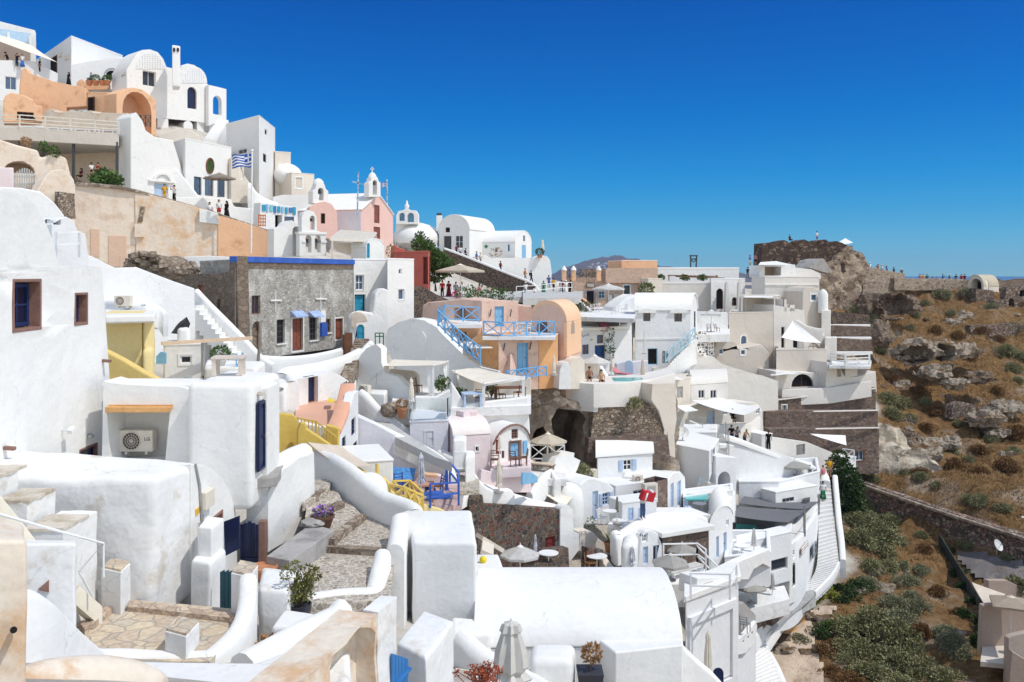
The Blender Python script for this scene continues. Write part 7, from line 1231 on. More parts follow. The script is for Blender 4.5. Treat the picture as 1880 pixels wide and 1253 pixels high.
t=fac('rounded_beige_wing','rounded beige wing with two white framed square windows','house',((1310,103),(1416,105)),[(1308,700),(1312,640),(1318,622),(1352,628),(1356,640),(1380,635),(1396,632),(1404,640),(1412,648),(1414,700)],5,BGE,[(1320,641,1328,651,dict(k='w',fc=WPAINT,pc=GLB,r=.1,m=(0,0))),(1360,643,1368,652,dict(k='w',fc=WPAINT,pc=GLB,r=.1,m=(0,0),sur=(WPAINT,.15)))],.12,3)
t=fac('narrow_beige_tower','narrow beige tower with rounded top and one square window','house',((1475,112),(1516,113)),[(1472,640),(1474,536),(1482,528),(1495,527),(1506,534),(1512,540),(1514,640)],4,BGE,[(1489,541,1499,552,dict(k='w',fc=WPAINT,pc=GLB,r=.1,m=(0,0),sur=(WPAINT,.2)))],.1,3);bm=B();lathe(bm,[(.6,0),(.6,2.2),(.45,2.6),(.1,2.9)],W(1511,575,112),12);solo('round_chimney','round white chimney pot beside the narrow beige tower','chimney',bm,WH)
t=fac('sail_terrace_house','beige house behind the pointed white sail with an arched window','house',((1420,108),(1520,110)),[(1420,700),(1420,560),(1476,570),(1480,610),(1514,612),(1516,700)],5,BGL,[(1440,550,1444,572,dict(k='w',fc=BROWN,pc=GLS)),(1450,560,1459,572,dict(k='w',fc=BRST,pc=GLS)),(1434,600,1441,640,dict(k='d',fc=WPAINT,pc=DARKIN)),(1484,630,1503,642,True,dict(k='w',fc=BROWN,pc=WH,r=.1)),(1456,622,1466,640,dict(k='d',fc=WPAINT,pc=DARKIN,r=.2))],.06)
sail('pointed_sail','pointed white tent-like shade sail on the beige terrace',[(1434,620,104),(1456,588,107),(1456,588,107),(1508,630,104)],CANW,.35)
h=H('beige_terrace_block','beige terrace block with a long parapet under the pointed sail',[P2(1425,103),P2(1518,104),P2(1518,110),P2(1425,110)],642,710,BGE,par=.7,bev=.04).build();ribbon('stair_parapet','white stair parapet sloping past the narrow beige tower',[(1450,578,109),(1480,598,108.5),(1510,604,108)],.4,BGL,h=1.5,sm=2)
for i,(y0,y1,x0,x1,d)in enumerate([(572,595,1524,1596,118),(598,618,1524,1598,115),(621,645,1534,1600,112)]):fac('stone_terrace_wall',['dark stone retaining wall, topmost of three beside the tower','reddish stone retaining wall, middle of three beside the tower','reddish stone retaining wall, lowest of three beside the tower'][i],'wall',((x0,d),(x1,d+1)),[(x0,y1+4),(x0,y0),(x1,y0+2*i+(6 if i==0 else 0)),(x1+3,y1+4)],2,LAVA if i==0 else REDST,(),.02);ribbon('white_coping',['white coping on the middle retaining wall','white coping on the lowest retaining wall','white coping on the balcony deck'][i],[(x0,y1+1,d-1.5),(x1+2,y1+1,d-1)],.4,WOLD,h=.3,sm=1,cap=.3)
for i,(x0,x1,y0,y1)in enumerate([(1508,1525,570,640),(1515,1536,620,662)]):block_('corner_pier',['pale corner pier at the ends of the upper retaining walls','pale corner pier at the end of the lowest retaining wall'][i],'pier',[(x0,111-i*3),(x1,111-i*3),(x1,113-i*3),(x0,113-i*3)],zy(y0,111-i*3),zy(y1,111-i*3),BGL,.06)
t=fac('arched_opening_house','beige house with a wide dark arched opening under the parapet','house',((1424,101),(1536,103)),[(1424,730),(1424,682),(1520,686),(1536,690),(1536,720)],4,BGL,[(1453,687,1494,711,True,dict(k='w',fc=BROWN,pc=DARKIN,r=.3,m=(1,0))),(1502,696,1513,708,dict(k='d',fc=WPAINT,pc=WH,r=.05))],.06)
sail('shade_sail','white triangular shade beside the wide arched opening',[(1414,690,101),(1425,679,103),(1468,686,100),(1440,688,99)],CANW,.1);t=fac('balcony_house','beige balcony house with white rails and an arched doorway','house',((1516,101),(1610,103)),[(1516,720),(1518,665),(1538,668),(1550,690),(1575,692),(1608,682),(1610,720)],4,BGL,[(1536,672,1545,692,True,dict(k='d',fc=CRM,pc=CRM,r=.5)),(1552,674,1574,691,dict(k='o',r=2,pc=BRN))],.06)
deck('balcony_deck','white balcony deck with loungers above the arched doorway','balcony',[(1522,672),(1598,673),(1600,662),(1526,662)],zy(670,101),WOLD,.3);railing('balcony_railing','thick white bar railing round the balcony with loungers',[(1526,668,101.5),(1552,672,99.5),(1596,670,100.5)],1.15,WPAINT,'H',2.4,.1);lounger('cushioned lounger at the left of the white balcony',W(1560,668,101.5),1.4,WPAINT,CANV);lounger('cushioned lounger at the right of the white balcony',W(1582,668,101.8),1.4,WPAINT,CANV)
ribbon('long_parapet','long beige parapet above the brown stone terraces',[(1436,716,100),(1490,714,100),(1528,712,100.5),(1600,700,101)],.5,BGL,h=1.7,sm=1,cap=.2)
for i,(x0,x1,y0,y1,d)in enumerate([(1400,1608,730,756,99),(1404,1612,756,790,97.6),(1408,1614,788,870,96.2)]):
 op=[]if i else[(1436,744,1444,756,dict(k='w',fc=WPAINT,pc=GLS,r=.2,sur=(WPAINT,.1)))]
 if i==2:op=[(1571,828,1586,846,dict(k='w',fc=WPAINT,pc=GLB,r=.2,m=(1,0),sur=(BROWN,.1)))]
 fac('brown_stone_terrace',['upper band of the tall brown stone terrace wall with a small window','middle band of the tall brown stone terrace wall','tall bottom band of the brown stone terrace wall with a blue window'][i],'wall',((x0,d),(x1,d+3)),[(x0,y1+3),(x0+(2 if i else 0),y0+(6 if i==0 else 0)),(x1,y0-(18 if i==0 else 2)),(x1,y1)],3,REDST,op,.02);ribbon('terrace_coping',['thin white coping on the upper brown terrace','thin white coping on the middle brown terrace','thin white coping on the bottom brown terrace'][i],[(x0+(90 if i else 0),y0+(7 if i==0 else-1),d-.2),(x1,y0-(17 if i==0 else 3),d+2.8)],.2,BGL,h=.11,sm=1,cap=.2)
t=fac('curved_retaining_wall','big curving beige wall sweeping under the rounded wing','wall',((1195,92),(1430,99)),[(1195,720),(1200,676),(1225,670),(1248,658),(1275,640),(1290,655),(1310,655),(1325,668),(1350,676),(1375,684),(1400,690),(1428,700),(1430,800),(1200,760)],2,BGL,(),.2,3,.3)
h=H('twin_window_house','low cream house with two white framed windows and tiny chimney',[P2(1268,86),P2(1336,88),P2(1330,94),P2(1265,93)],708,765,BGL,'vx',.9,bev=.05,rt=.12).w(1282,716,1294,732,k='w',fc=WPAINT,pc=GLS,r=.12,m=(1,0)).w(1304,716,1316,732,k='w',fc=WPAINT,pc=GLS,r=.12,m=(1,0)).build();bm=B();lathe(bm,[(.35,0),(.35,.8),(.25,1),(.25,1.2)],W(1265,712,87),10);solo('pot_chimney','small grey pot chimney of the twin window house','chimney',bm,CONC)
h=H('shaded_cream_house','shaded cream house under the slanting white sail',[P2(1228,84),P2(1268,86),P2(1268,90),P2(1228,88)],700,765,CRM,bev=.05).w(1243,710,1254,732,k='d',fc=CRM,pc=METAL).build();sail('slanting_sail','white rectangular sail slanting over the shaded cream house',[(1180,684,86),(1220,681,88),(1258,698,84),(1200,696,82)],CANW,.15)
sail('wide_sail','wide white sail stretched over the dark doors of the mid terrace',[(1270,736,85),(1325,731,88),(1396,748,84),(1366,763,80)],CANW,.35);sail('small_awning','small white sloping awning on the lower cream house',[(1240,746,83),(1262,744,85),(1282,754,82),(1258,757,80)],CANW,.05)
t=fac('mid_terrace_house','cream house with a blue louvred door under the wide white sail','house',((1238,84),(1402,90)),[(1238,800),(1238,745),(1268,748),(1292,738),(1390,740),(1400,755),(1402,800)],3,BGL,[(1298,754,1312,782,dict(k='d',fc=SBLUE,pc=SBLUE,lv=2)),(1328,751,1337,762,dict(k='w',fc=WPAINT,pc=GLB)),(1388,748,1395,760,dict(k='w',fc=WPAINT,pc=GLB)),(1346,755,1366,777,dict(k='o',r=1.5))],.06);ribbon('mid_terrace_wall','cream parapet of the mid terrace under the wide sail',[(1258,770,82),(1290,782,81),(1330,780,82),(1378,778,83),(1396,765,85)],.4,BGL,h=2,sm=1,cap=.3)
h=H('blue_shutter_house','white house with pale blue shutters and a curved roof',[P2(1096,60),P2(1198,61.5),P2(1180,68),P2(1094,68)],842,900,WB,'vx',1.2,bev=.08,rt=.18,rmat=WH,ov=.1).w(1144,844,1160,864,k='w',fc=WPAINT,pc=GLS,r=.12,m=(1,1),sh=SBLUE).build()
h=H('roof_stair_block','white upper block with a narrow pale window beside the curved roof',[P2(1166,65),P2(1226,66),P2(1230,71),P2(1166,71)],808,900,WH,bev=.08).w(1208,818,1216,842,k='w',fc=WPAINT,pc=SBLUE,r=.1,m=(0,0)).build();block_('roof_parapet','plain white parapet block on the roof of the upper block','parapet',[(1152,66),(1188,65),(1188,66),(1154,67)],zy(786,66),zy(815,66),WH,.06)
h=H('grey_white_block','tall white block shaded grey beside the roof stairs',[P2(1230,70),P2(1302,67),P2(1320,72),P2(1240,77)],816,960,WB,bev=.08,rt=.1,rmat=WH).w(1306,822,1311,846,k='w',fc=WPAINT,pc=GLB,r=.1,m=(0,0)).w(1300,868,1316,892,True,k='o',r=.8,pc=SBLUE).build();h=H('roof_cabin','white roof cabin on top of the tall shaded block',[P2(1255,75),P2(1316,75),P2(1316,79),P2(1255,79)],796,830,WOLD,bev=.06).build()
dish('grey satellite dish on the roof of the upper block',1210,790,66,.4,.5);dish('grey satellite dish on the tall shaded block roof',1254,794,71,.45,.3);t=fac('arched_stair_house','white stair house with an arched blue-shaded opening','house',((1314,68),(1352,69)),[(1314,960),(1314,838),(1352,840),(1352,960)],3,WB,[(1318,866,1341,896,True,dict(k='o',r=2,pc=DMETAL))],.05);stairs('dark_stairs','dark steep stairs between white blocks',W(1316,838,70),W(1336,838,71),W(1318,806,75),W(1330,806,76),7,CONC,.8);railing('glass_rail','thin metal handrail beside the dark steep stairs',[(1338,838,70),(1332,812,74)],1.6,METAL,'R',2)
t=fac('long_sloping_wall','long white wall sloping down from the upper terrace to the stairs','wall',((1335,76),(1512,82)),[(1335,900),(1338,800),(1352,804),(1400,822),(1450,840),(1490,852),(1504,864),(1508,890),(1500,910)],.8,WB,(),.1,3,.2);ribbon('sloping_coping','rounded white coping on the long sloping wall',[(1330,798,75.5),(1352,803,76.3),(1400,821,78),(1450,839,79.8),(1490,851,81),(1505,866,81.3),(1508,882,80)],.7,WH,h=.5,sm=3)
t=fac('cream_service_wall','cream low wall with doors behind the long sloping wall','wall',((1390,84),(1565,92)),[(1390,850),(1392,800),(1440,806),(1482,812),(1530,832),(1562,838),(1562,880),(1500,870)],1,BGL,[(1406,802,1416,824,True,dict(k='o',r=.6)),(1462,816,1478,836,dict(k='d',fc=METAL,pc=METAL))],.06);h=H('entrance_kiosk','white kiosk with an arched doorway where a person stands',R(1398,82,1418,82.6,2),800,850,WH,bev=.05).w(1405,806,1415,826,True,k='o',r=.8).build();sail('triangular_sail','narrow white sail by the brown wall and evergreen',[(1487,797,92),(1552,800,94),(1554,818,92),(1520,808,91)],CANW,.1);h=H('balcony_annex','small white annex with balcony beside the evergreen',R(1554,90,1572,91,2),844,880,WH,bev=.05).build();railing('annex_railing','white railing on the small annex by the evergreen',[(1548,843,89.5),(1568,846,89.5)],1,WPAINT,'X',.8,.06)
t=fac('vaulted_suite','small white vaulted suite with pale blue door and window','house',((1060,55),(1130,57)),[(1060,965),(1064,890),(1076,880),(1095,878),(1115,884),(1128,897),(1130,965)],4,WB,[(1088,902,1098,955,dict(k='d',fc=SBLUE,pc=SBLUE)),(1106,905,1118,928,dict(k='w',fc=SBLUE,pc=GLS,m=(1,2),sh=SBLUE))],.12,3);t=thing('dome_shell','white dome shell with a fabric awning left of the vaulted suite','dome',W(1050,965,54));bm=B();lathe(bm,[(.95,-1.6),(.95,.1),(.85,.6),(.6,.92),(.3,1.05),(.02,1.1)],W(1042,920,55),20);part(t,'shell',bm,WH);sail('rolled_awning','cream awning sagging from the white dome shell',[(1000,908,53.6),(1032,886,56),(1060,903,55.2),(1037,931,52.6)],CANV,.05);ribbon('zigzag_wall','white zigzag wall climbing left of the dome shell',[(978,905,51.5),(990,888,52.5),(1003,870,53.5),(1012,862,54),(1018,880,53.5)],.4,WH,h=1.4,sm=1)
t=fac('kitchen_wall','white service wall with a metal cabinet and small window','house',((1128,58),(1226,60)),[(1128,950),(1130,892),(1210,882),(1226,882),(1226,950)],3,WB,[(1162,900,1182,914,dict(k='w',fc=SBLUE,pc=GLS,r=.1))],.06);aircon('cream air conditioner under the blue shutters',1160,872,1176,884,Plane((1150,59.4),(1180,59.8)));aircon('cream air conditioner beside the whitewashed crag',1071,861,1092,876,Plane((1068,60),(1095,60.3)),.4);t=thing('metal_cabinet','tall grey metal fan cabinet on the white service wall','cabinet',W(1196,925,57));bm=B();pl=Plane((1184,57),(1208,57.4));pl.box(bm,0,pl.L,zy(925,57),zy(890,57),-.4,0);part(t,'casing',bm,BGE,.02);bm=B();pl.box(bm,pl.L*.2,pl.L*.8,zy(922,57),zy(894,57),0,.03);part(t,'door',bm,METAL)
h=H('counter_block','white counter with pale blue doors where a person carries a cushion',R(1142,54,1206,55,1.5),926,960,WB,bev=.05).w(1153,932,1164,955,k='d',fc=SBLUE,pc=SBLUE,r=.06).w(1172,932,1183,955,k='d',fc=SBLUE,pc=SBLUE,r=.06).build();t=fac('barrel_room','white barrel-roofed room with tall pale blue shutters','house',((1226,59),(1260,64)),[(1226,950),(1226,882),(1236,868),(1250,866),(1258,876),(1260,945)],3,WH,[(1231,888,1237,935,dict(k='w',fc=SBLUE,pc=SBLUE,m=(0,2))),(1243,884,1250,930,dict(k='w',fc=SBLUE,pc=SBLUE,m=(0,2)))],.08,3);h=H('stone_panel_wall','narrow dark stone panel between white service wall and barrel room',R(1206,57.6,1226,58.4,1),884,950,REDST,'none',bev=.02).build()
ribbon('terrace_wave_wall','thick white wall waving along the middle hotel terrace',[(1120,975,50),(1135,985,49.5),(1160,970,51),(1190,950,53),(1225,942,54),(1280,944,55),(1300,950,56)],.6,WH,h=1.6,sm=3);closed('grey green folded parasol before the vaulted suite',1133,912,962,53,8,flat('olive_canvas',(.25,.25,.2),.85),940);table('small white table before the vaulted suite',W(1119,962,52),.8,.8,.74,WPAINT,0,True);chair('white metal chair in front of the vaulted suite',W(1106,965,52),1,WPAINT);flowers('flower_pot','small pot of yellow and red flowers by the dome shell',[(1082,970,52),(1088,970,52)],.35,.6,FLMIX,90,.1)
h=H('jacuzzi_terrace','white jacuzzi block with turquoise water under a grey parasol',[P2(1254,62),P2(1346,64),P2(1344,66),P2(1254,64.2)],912,960,WB,par=.15,bev=.06).build();struct_=deck('jacuzzi_water','turquoise jacuzzi water','water',[(1258,917),(1300,917),(1300,907),(1260,907)],h.z1-.08,POOL,.1);umbrella('grey green parasol shading the jacuzzi sunbathers',1301,886,918,66,54,CANGR,6,.18,.2);chair('pale blue chair by the jacuzzi table',W(1264,944,60),2,SBLUE);table('round grey table under the jacuzzi block',W(1284,944,60),.9,.9,.7,METAL,0,True);ribbon('jacuzzi_stair_wall','white stepped wall right of the jacuzzi',[(1308,962,58),(1315,930,61),(1346,910,64),(1350,900,66)],.5,WH,h=1.8,sm=1)
t=fac('skylight_block','white block with two dark framed skylight windows','house',((1196,55),(1308,57)),[(1196,1000),(1204,950),(1238,945),(1305,945),(1308,1000)],2,WH,[(1239,950,1262,965,dict(k='w',fc=WPAINT,pc=BRN)),(1265,951,1283,964,dict(k='w',fc=WPAINT,pc=BRN))],.06);h=H('dark_stone_room','white roofed room faced in dark brown stone',R(1217,52,1301,53.5,2.2),985,1045,REDST,bev=.03,rmat=WH,rt=.25,ov=.25).build();t=fac('arched_gable_suite','white arched gable suite with a pale blue door','house',((1170,51),(1218,52)),[(1170,1050),(1176,990),(1185,975),(1195,972),(1208,980),(1216,1000),(1217,1050)],3,WB,[(1179,981,1189,996,dict(k='w',fc=WPAINT,pc=GLB)),(1181,1004,1190,1036,dict(k='d',fc=SBLUE,pc=SBLUE)),(1199,1002,1207,1034,dict(k='d',fc=SBLUE,pc=GLS))],.08,3)
block_('white_oven_wall','white curved wall left of the striped folded parasol','wall',[(1140,47),(1168,47),(1172,49),(1144,49)],zy(1000,47),zy(1065,47),WH,.3);closed('grey and white furled parasol beside the arched gable suite',1161,1004,1050,47,15,MATS['striped_canvas'],1036)
h=H('barrel_suite','tall white barrel-roofed suite with long pale blue windows',[P2(1301,56),P2(1345,59),P2(1336,64),P2(1302,62)],972,1060,WB,'vy',.9,bev=.06,rmat=WH).w(1328,978,1334,1020,k='d',fc=SBLUE,pc=SBLUE).w(1315,985,1320,1025,k='w',fc=SBLUE,pc=SBLUE).w(1333,955,1338,966,k='w',fc=WPAINT,pc=GLB).build()
umbrella('greige parasol on the upper level of the railed sun terrace',1252,998,1045,52,58,CANGR,6,.2,.2);umbrella('greige parasol nearest the barrel roof house',1231,1018,1066,47,72,CANGR,6,.22,.5);railing('terrace_railing','white tube railing round the railed sun terrace',[(1218,1040,50),(1280,1038,51),(1296,1050,50)],1.2,WPAINT,'2',1.8,.05);railing('stair_railing','white tube railing running down to the lower sun deck',[(1280,1040,51),(1330,1092,48)],1.1,WPAINT,'2',1.8,.05);deck('sun_terrace','white railed sun terrace between the greige parasols','terrace',[(1205,1075),(1300,1070),(1290,1040),(1215,1040)],zy(1058,49),WH,1.2);stairs('sun_stairs','white steps from the sun terrace to the lower deck',W(1302,1105,47),W(1328,1100,48),W(1275,1055,50),W(1295,1050,51),9,WH,1)
t=thing('canopy_hotel','white curved hotel with dark glass under two grey canopies','hotel',W(1440,1080,66)-Vector((0,0,1)))
cw=[(1345,990,66),(1390,1000,64),(1435,1000,64),(1465,990,66),(1485,965,70),(1500,940,74),(1504,915,78)];bm=ribbonmesh(cw,.5,None,6,3,0,.5);part(t,'curved_wall',bm,WB);Z=zy(990,66);bm=deckmesh([(1345,992),(1440,1003),(1480,975),(1500,930),(1470,920),(1360,930)],Z-.75,.3);part(t,'deck',bm,GREYP)
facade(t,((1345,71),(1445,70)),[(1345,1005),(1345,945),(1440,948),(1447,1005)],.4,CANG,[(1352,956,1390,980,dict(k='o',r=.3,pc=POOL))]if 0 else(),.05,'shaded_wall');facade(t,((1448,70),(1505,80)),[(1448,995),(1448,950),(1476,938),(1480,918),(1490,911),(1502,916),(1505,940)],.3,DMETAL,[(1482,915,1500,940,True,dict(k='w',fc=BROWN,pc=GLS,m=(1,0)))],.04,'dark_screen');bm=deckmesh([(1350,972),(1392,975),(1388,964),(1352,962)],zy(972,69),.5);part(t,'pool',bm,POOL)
for x,y0,y1,d in((1446,955,998,66.5),(1477,928,985,68),(1503,908,945,75)):bm=B();bar(bm,W(x,y1,d),W(x,y0,d),.14);part(t,'canopy_post',bm,METAL)
sail('grey_canopy','lower of two grey fabric canopies over the pool deck',[(1345,948,66),(1356,930,72),(1480,938,69),(1446,960,64)],CANG,.12);sail('grey_canopy','upper of two grey fabric canopies over the pool deck',[(1358,925,72),(1372,902,79),(1504,922,77),(1478,936,71)],CANG,.12)
opening(t,Plane((1420,63.6),(1450,63.6)),rect(Plane((1390,63.6),(1450,63.6)),1416,1027,1446,1048),dict(k='w',r=-.1,fc=METAL,pc=GLS))if 0 else None
h=H('glass_room','white room with a dark glass panel under the curved hotel wall',[P2(1352,60),P2(1452,63),P2(1454,65),P2(1352,62)],1002,1080,WB,bev=.06).w(1416,1026,1446,1047,k='w',fc=METAL,pc=GLS,r=.2,m=(0,0)).w(1382,1048,1412,1078,True,k='o',r=.8,pc=SBLUE).build();t=fac('curved_tower','tall white curved hotel end wall beside the long staircase','house',((1450,63.5),(1506,76)),[(1450,1110),(1452,1000),(1470,985),(1488,962),(1500,930),(1506,925),(1500,1000),(1494,1060),(1480,1100)],2,WH,[(1456,1030,1464,1075,dict(k='d',fc=METAL,pc=DARKIN,r=.4)),(1492,1008,1498,1030,dict(k='w',fc=METAL,pc=GLB,r=.1)),(1456,1000,1474,1016,dict(k='w',fc=WPAINT,pc=BRN,m=(1,0)))],.15,3)
h=H('patio_block','white patio block with folded grey parasol and round table',[P2(1330,57),P2(1415,58),P2(1412,63),P2(1335,63)],1022,1070,WB,par=.6,bev=.06).build();closed('grey folded parasol on the white patio block',1384,972,1022,60,12,CANGR,1002);table('round white table with cups on the white patio block',W(1362,1022,59.5),1,1,.74,WPAINT,0,True);chair('white chair beside the patio table',W(1352,1022,59),1,WPAINT)
t=fac('swooping_arch_wall','white swooping wall over a shaded arch below the patio','wall',((1290,53),(1415,58)),[(1290,1062),(1330,1045),(1360,1030),(1414,1008),(1416,1045),(1400,1036),(1385,1045),(1375,1066),(1330,1066),(1300,1070)],.6,WH,(),.08,3);umbrella('greige parasol over the lower hotel patio',1379,1068,1108,58,56,CANGR,8,.18,.3);closed('dark grey folded parasol near the red stone planter',1418,1052,1100,60,13,CANGR,1082)
ribbon('stone_planter_wall','white capped red stone planter wall by the folded parasol',[(1418,1108,60),(1448,1083,62)],.5,REDST,h=1.5,sm=1);ribbon('stone_planter_wall','white capped red stone planter wall near the balcony',[(1388,1128,58.6),(1406,1108,60)],.5,REDST,h=1.5,sm=1);deck('lower_patio','pale paved patio beneath the greige parasol','terrace',[(1350,1125),(1450,1100),(1440,1075),(1350,1090)],zy(1108,58.5),WOLD,1.0)
h=H('railed_roof_house','white house with railed roof deck at the bottom of the slope',[P2(1258,44),P2(1356,47),P2(1352,49.2),P2(1260,46.5)],1105,1262,WB,bev=.15,seg=3,rt=.3,ov=.12,rmat=WH).build();railing('deck_railing','white tube railing on the railed roof deck',[G(1268,1098,-15.2),G(1340,1100,-15.2),G(1352,1080,-15.2)],1.15,WPAINT,'2',1.6,.05);t=fac('skylight_cabin','small white cabin with a dark window on the railed roof deck','cabin',((1278,45.2),(1330,46.4)),[(1278,1096),(1280,1062),(1330,1060),(1332,1094)],1.2,WH,[(1291,1070,1309,1084,dict(k='w',fc=WPAINT,pc=GLS,m=(1,0)))],.05)
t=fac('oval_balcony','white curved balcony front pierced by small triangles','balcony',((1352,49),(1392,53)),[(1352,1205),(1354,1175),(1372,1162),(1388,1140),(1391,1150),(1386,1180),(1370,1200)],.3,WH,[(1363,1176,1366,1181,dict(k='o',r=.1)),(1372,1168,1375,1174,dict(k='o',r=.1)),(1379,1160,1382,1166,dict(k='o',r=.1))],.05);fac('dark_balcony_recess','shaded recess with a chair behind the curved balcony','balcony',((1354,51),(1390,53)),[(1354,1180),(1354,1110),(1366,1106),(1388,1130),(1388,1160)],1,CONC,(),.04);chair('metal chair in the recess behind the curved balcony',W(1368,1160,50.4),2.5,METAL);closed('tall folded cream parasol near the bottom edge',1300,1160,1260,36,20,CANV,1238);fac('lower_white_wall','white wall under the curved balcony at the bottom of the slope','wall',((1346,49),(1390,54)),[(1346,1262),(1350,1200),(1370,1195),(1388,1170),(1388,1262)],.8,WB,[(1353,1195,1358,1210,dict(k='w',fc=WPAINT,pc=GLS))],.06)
ribbon('bottom_ramp_wall','white sloping parapet behind the tall folded parasol',[(1255,1190,33),(1280,1215,33),(1310,1240,33),(1330,1262,33)],.5,WH,h=3,sm=1,cap=.5);bm=B();pl=Plane((1306,39),(1330,39));pl.poly(bm,rect(pl,1309,1226,1328,1262,True),0,.05);solo('navy_arch_door','navy arched door low at the bottom edge','door',bm,NAVY)
h=H('sunbed_terrace','upper white sunbed terrace with a wide grey parasol',[P2(1356,76),P2(1430,76),P2(1505,80),P2(1500,86),P2(1358,84)],884,940,WB,par=.4,bev=.06).build();umbrella('wide pale grey parasol on the upper sunbed terrace',1459,846,876,80,56,CANGR,8,.16,.2);h=H('bench_cubicle','white cubicle with taupe cushions on the sunbed terrace',R(1362,78,1424,79,2),868,900,WB,bev=.05).build()
for i,x in enumerate((1376,1406)):bm=B();pl=Plane((x-10,78.5),(x+12,78.8));pl.poly(bm,[pl.uv(x-10,872),pl.uv(x+12,872),pl.uv(x-2,853)],-.5,0);solo('triangular_cushion',['taupe triangular cushion on the left of the cubicle roof','taupe triangular cushion on the right of the cubicle roof'][i],'cushion',bm,CANT)
table('white table with drinks under the pale grey parasol',W(1478,873,80),1.2,.8,.7,WPAINT,.2);chair('dark chair on the sunbed terrace',W(1492,874,80),1,DMETAL)
LFT=[(1502,880,82),(1506,915,79),(1503,960,75.5),(1502,1000,73),(1499,1035,71.2),(1487,1060,70),(1466,1078,68.5)];RGT=[(1524,880,82),(1527,915,79.5),(1531,960,76.5),(1536,1000,74.5),(1538,1035,72.8),(1524,1060,71.3),(1494,1090,69)]
t=thing('long_staircase','long white stepped lane curving down the edge of the village','stairs',W(1500,1100,68)-Vector((0,0,1)));SL,SR=smooth_line([W(*p)for p in LFT],4),smooth_line([W(*p)for p in RGT],4)
bm=B();bn=B();m=len(SL)-1;ns=34
for i in range(ns):
 g=lambda S,k:S[int(k)].lerp(S[min(m,int(k)+1)],k-int(k));a,b=i*m/ns,(i+1)*m/ns;l0,l1,r0,r1=g(SL,a),g(SL,b),g(SR,a),g(SR,b);z=(l0.z+r0.z)/2-.1
 hull(bm,[Vector((p.x,p.y,z-1))for p in(l0,r0,r1,l1)],[Vector((p.x,p.y,z))for p in(l0,r0,r1,l1)]);e=(l1-l0).normalized()*.12;e.z=0
 hull(bn,[Vector((p.x,p.y,z-.02))for p in(l1-e,r1-e,r1,l1)],[Vector((p.x,p.y,z+.012))for p in(l1-e,r1-e,r1,l1)])
part(t,'steps',bm,plaster('pale_grey_steps',(.66,.65,.63),.1));part(t,'painted_nosing',bn,WPAINT)
ribbon('stair_outer_wall','white outer parapet following the long staircase',[(x+4,y-8,d)for x,y,d in RGT[:5]],.45,WH,h=1.5,sm=4,cap=.6);ribbon('stair_outer_wall','low white kerb wall at the foot bend of the long staircase',[(x+4,y-4,d)for x,y,d in RGT[4:]],.4,WH,h=.6,sm=4,cap=.6);ribbon('lower_lane_wall','white parapet along the lower lane under the cactus bed',[(1452,1109,66.5),(1434,1134,64.2),(1415,1162,62),(1400,1190,60.5)],.45,WH,h=1.2,sm=3);ribbon('hotel_lane_wall','white wall edging the lane below the red stone planters',[(1464,1080,67.6),(1430,1112,63.5),(1404,1142,60),(1388,1165,58)],.4,WH,h=1.2,sm=3)
LN=((1466,1082,68.3),(1498,1094,68.8),(1452,1118,66),(1400,1195,61),(1378,1190,58))
struct('lane',(lambda bm:(hull(bm,[W(*p)-Vector((0,0,.8))for p in LN],[W(*p)for p in LN]),bm)[1])(B()),GREYP)
stairs('lower_stairs','lower flight of white nosed steps at the bottom edge',W(1388,1275,56),W(1436,1275,57),W(1378,1190,59),W(1402,1190,61),14,WH,1);ribbon('lower_stair_wall','white low wall right of the lower stair flight',[(1404,1196,61),(1420,1225,59),(1440,1275,56.5)],.5,WH,h=1,sm=2)
fac('stepped_parapet','white stepped parapet between the jacuzzi and the grey canopies','wall',((1316,62),(1354,66)),[(1318,965),(1320,922),(1332,918),(1334,898),(1346,894),(1350,960)],.5,WH,(),.06)
h=H('terrace_step','low white block with a slot window below the upper sunbed terrace',R(1424,74.5,1500,77,1.5),906,940,WH,bev=.06).w(1436,914,1458,922,k='w',fc=METAL,pc=GLS,m=(2,0),r=.1).build()
bm=B();pl=Plane((1356,75.9),(1430,75.9));pl.poly(bm,[pl.uv(*p)for p in((1391,899),(1398,904),(1406,901),(1412,904),(1412,894),(1406,897),(1398,893))],0,.08);solo('fish_ornament','white fish ornament on the front of the sunbed terrace','ornament',bm,WPAINT)
for i,(x,y)in enumerate(((1262,1054),(1238,1062))):lounger(['striped lounger by the tube railing of the sun terrace','striped lounger under the nearest greige parasol'][i],G(x,y,zy(1058,49)),2.2,WPAINT,CANGR)
fac('shutter_cabin','small white cabin with pale blue double shutters by the roof stairs','cabin',((1312,72),(1350,73)),[(1312,850),(1314,816),(1348,818),(1350,850)],1,WH,[(1322,824,1332,842,dict(k='w',fc=SBLUE,pc=SBLUE))],.05)
for i,(x,y,d)in enumerate(((1290,800,77),(1180,792,69),(1108,846,66))):
 t=thing('roof_aerial',['thin television aerial on the roof cabin','thin television aerial behind the roof parapet','thin television aerial on the curved roof'][i],'aerial',W(x,y,d));bm=B();bar(bm,W(x,y,d),W(x,y-34,d),.05)
 for j in range(4):bar(bm,W(x-8+j,y-32+j*4,d),W(x+8-j,y-33+j*4,d),.035)
 part(t,'rods',bm,METAL)
t=next(o for o in C.objects if o.name=='canopy_hotel')
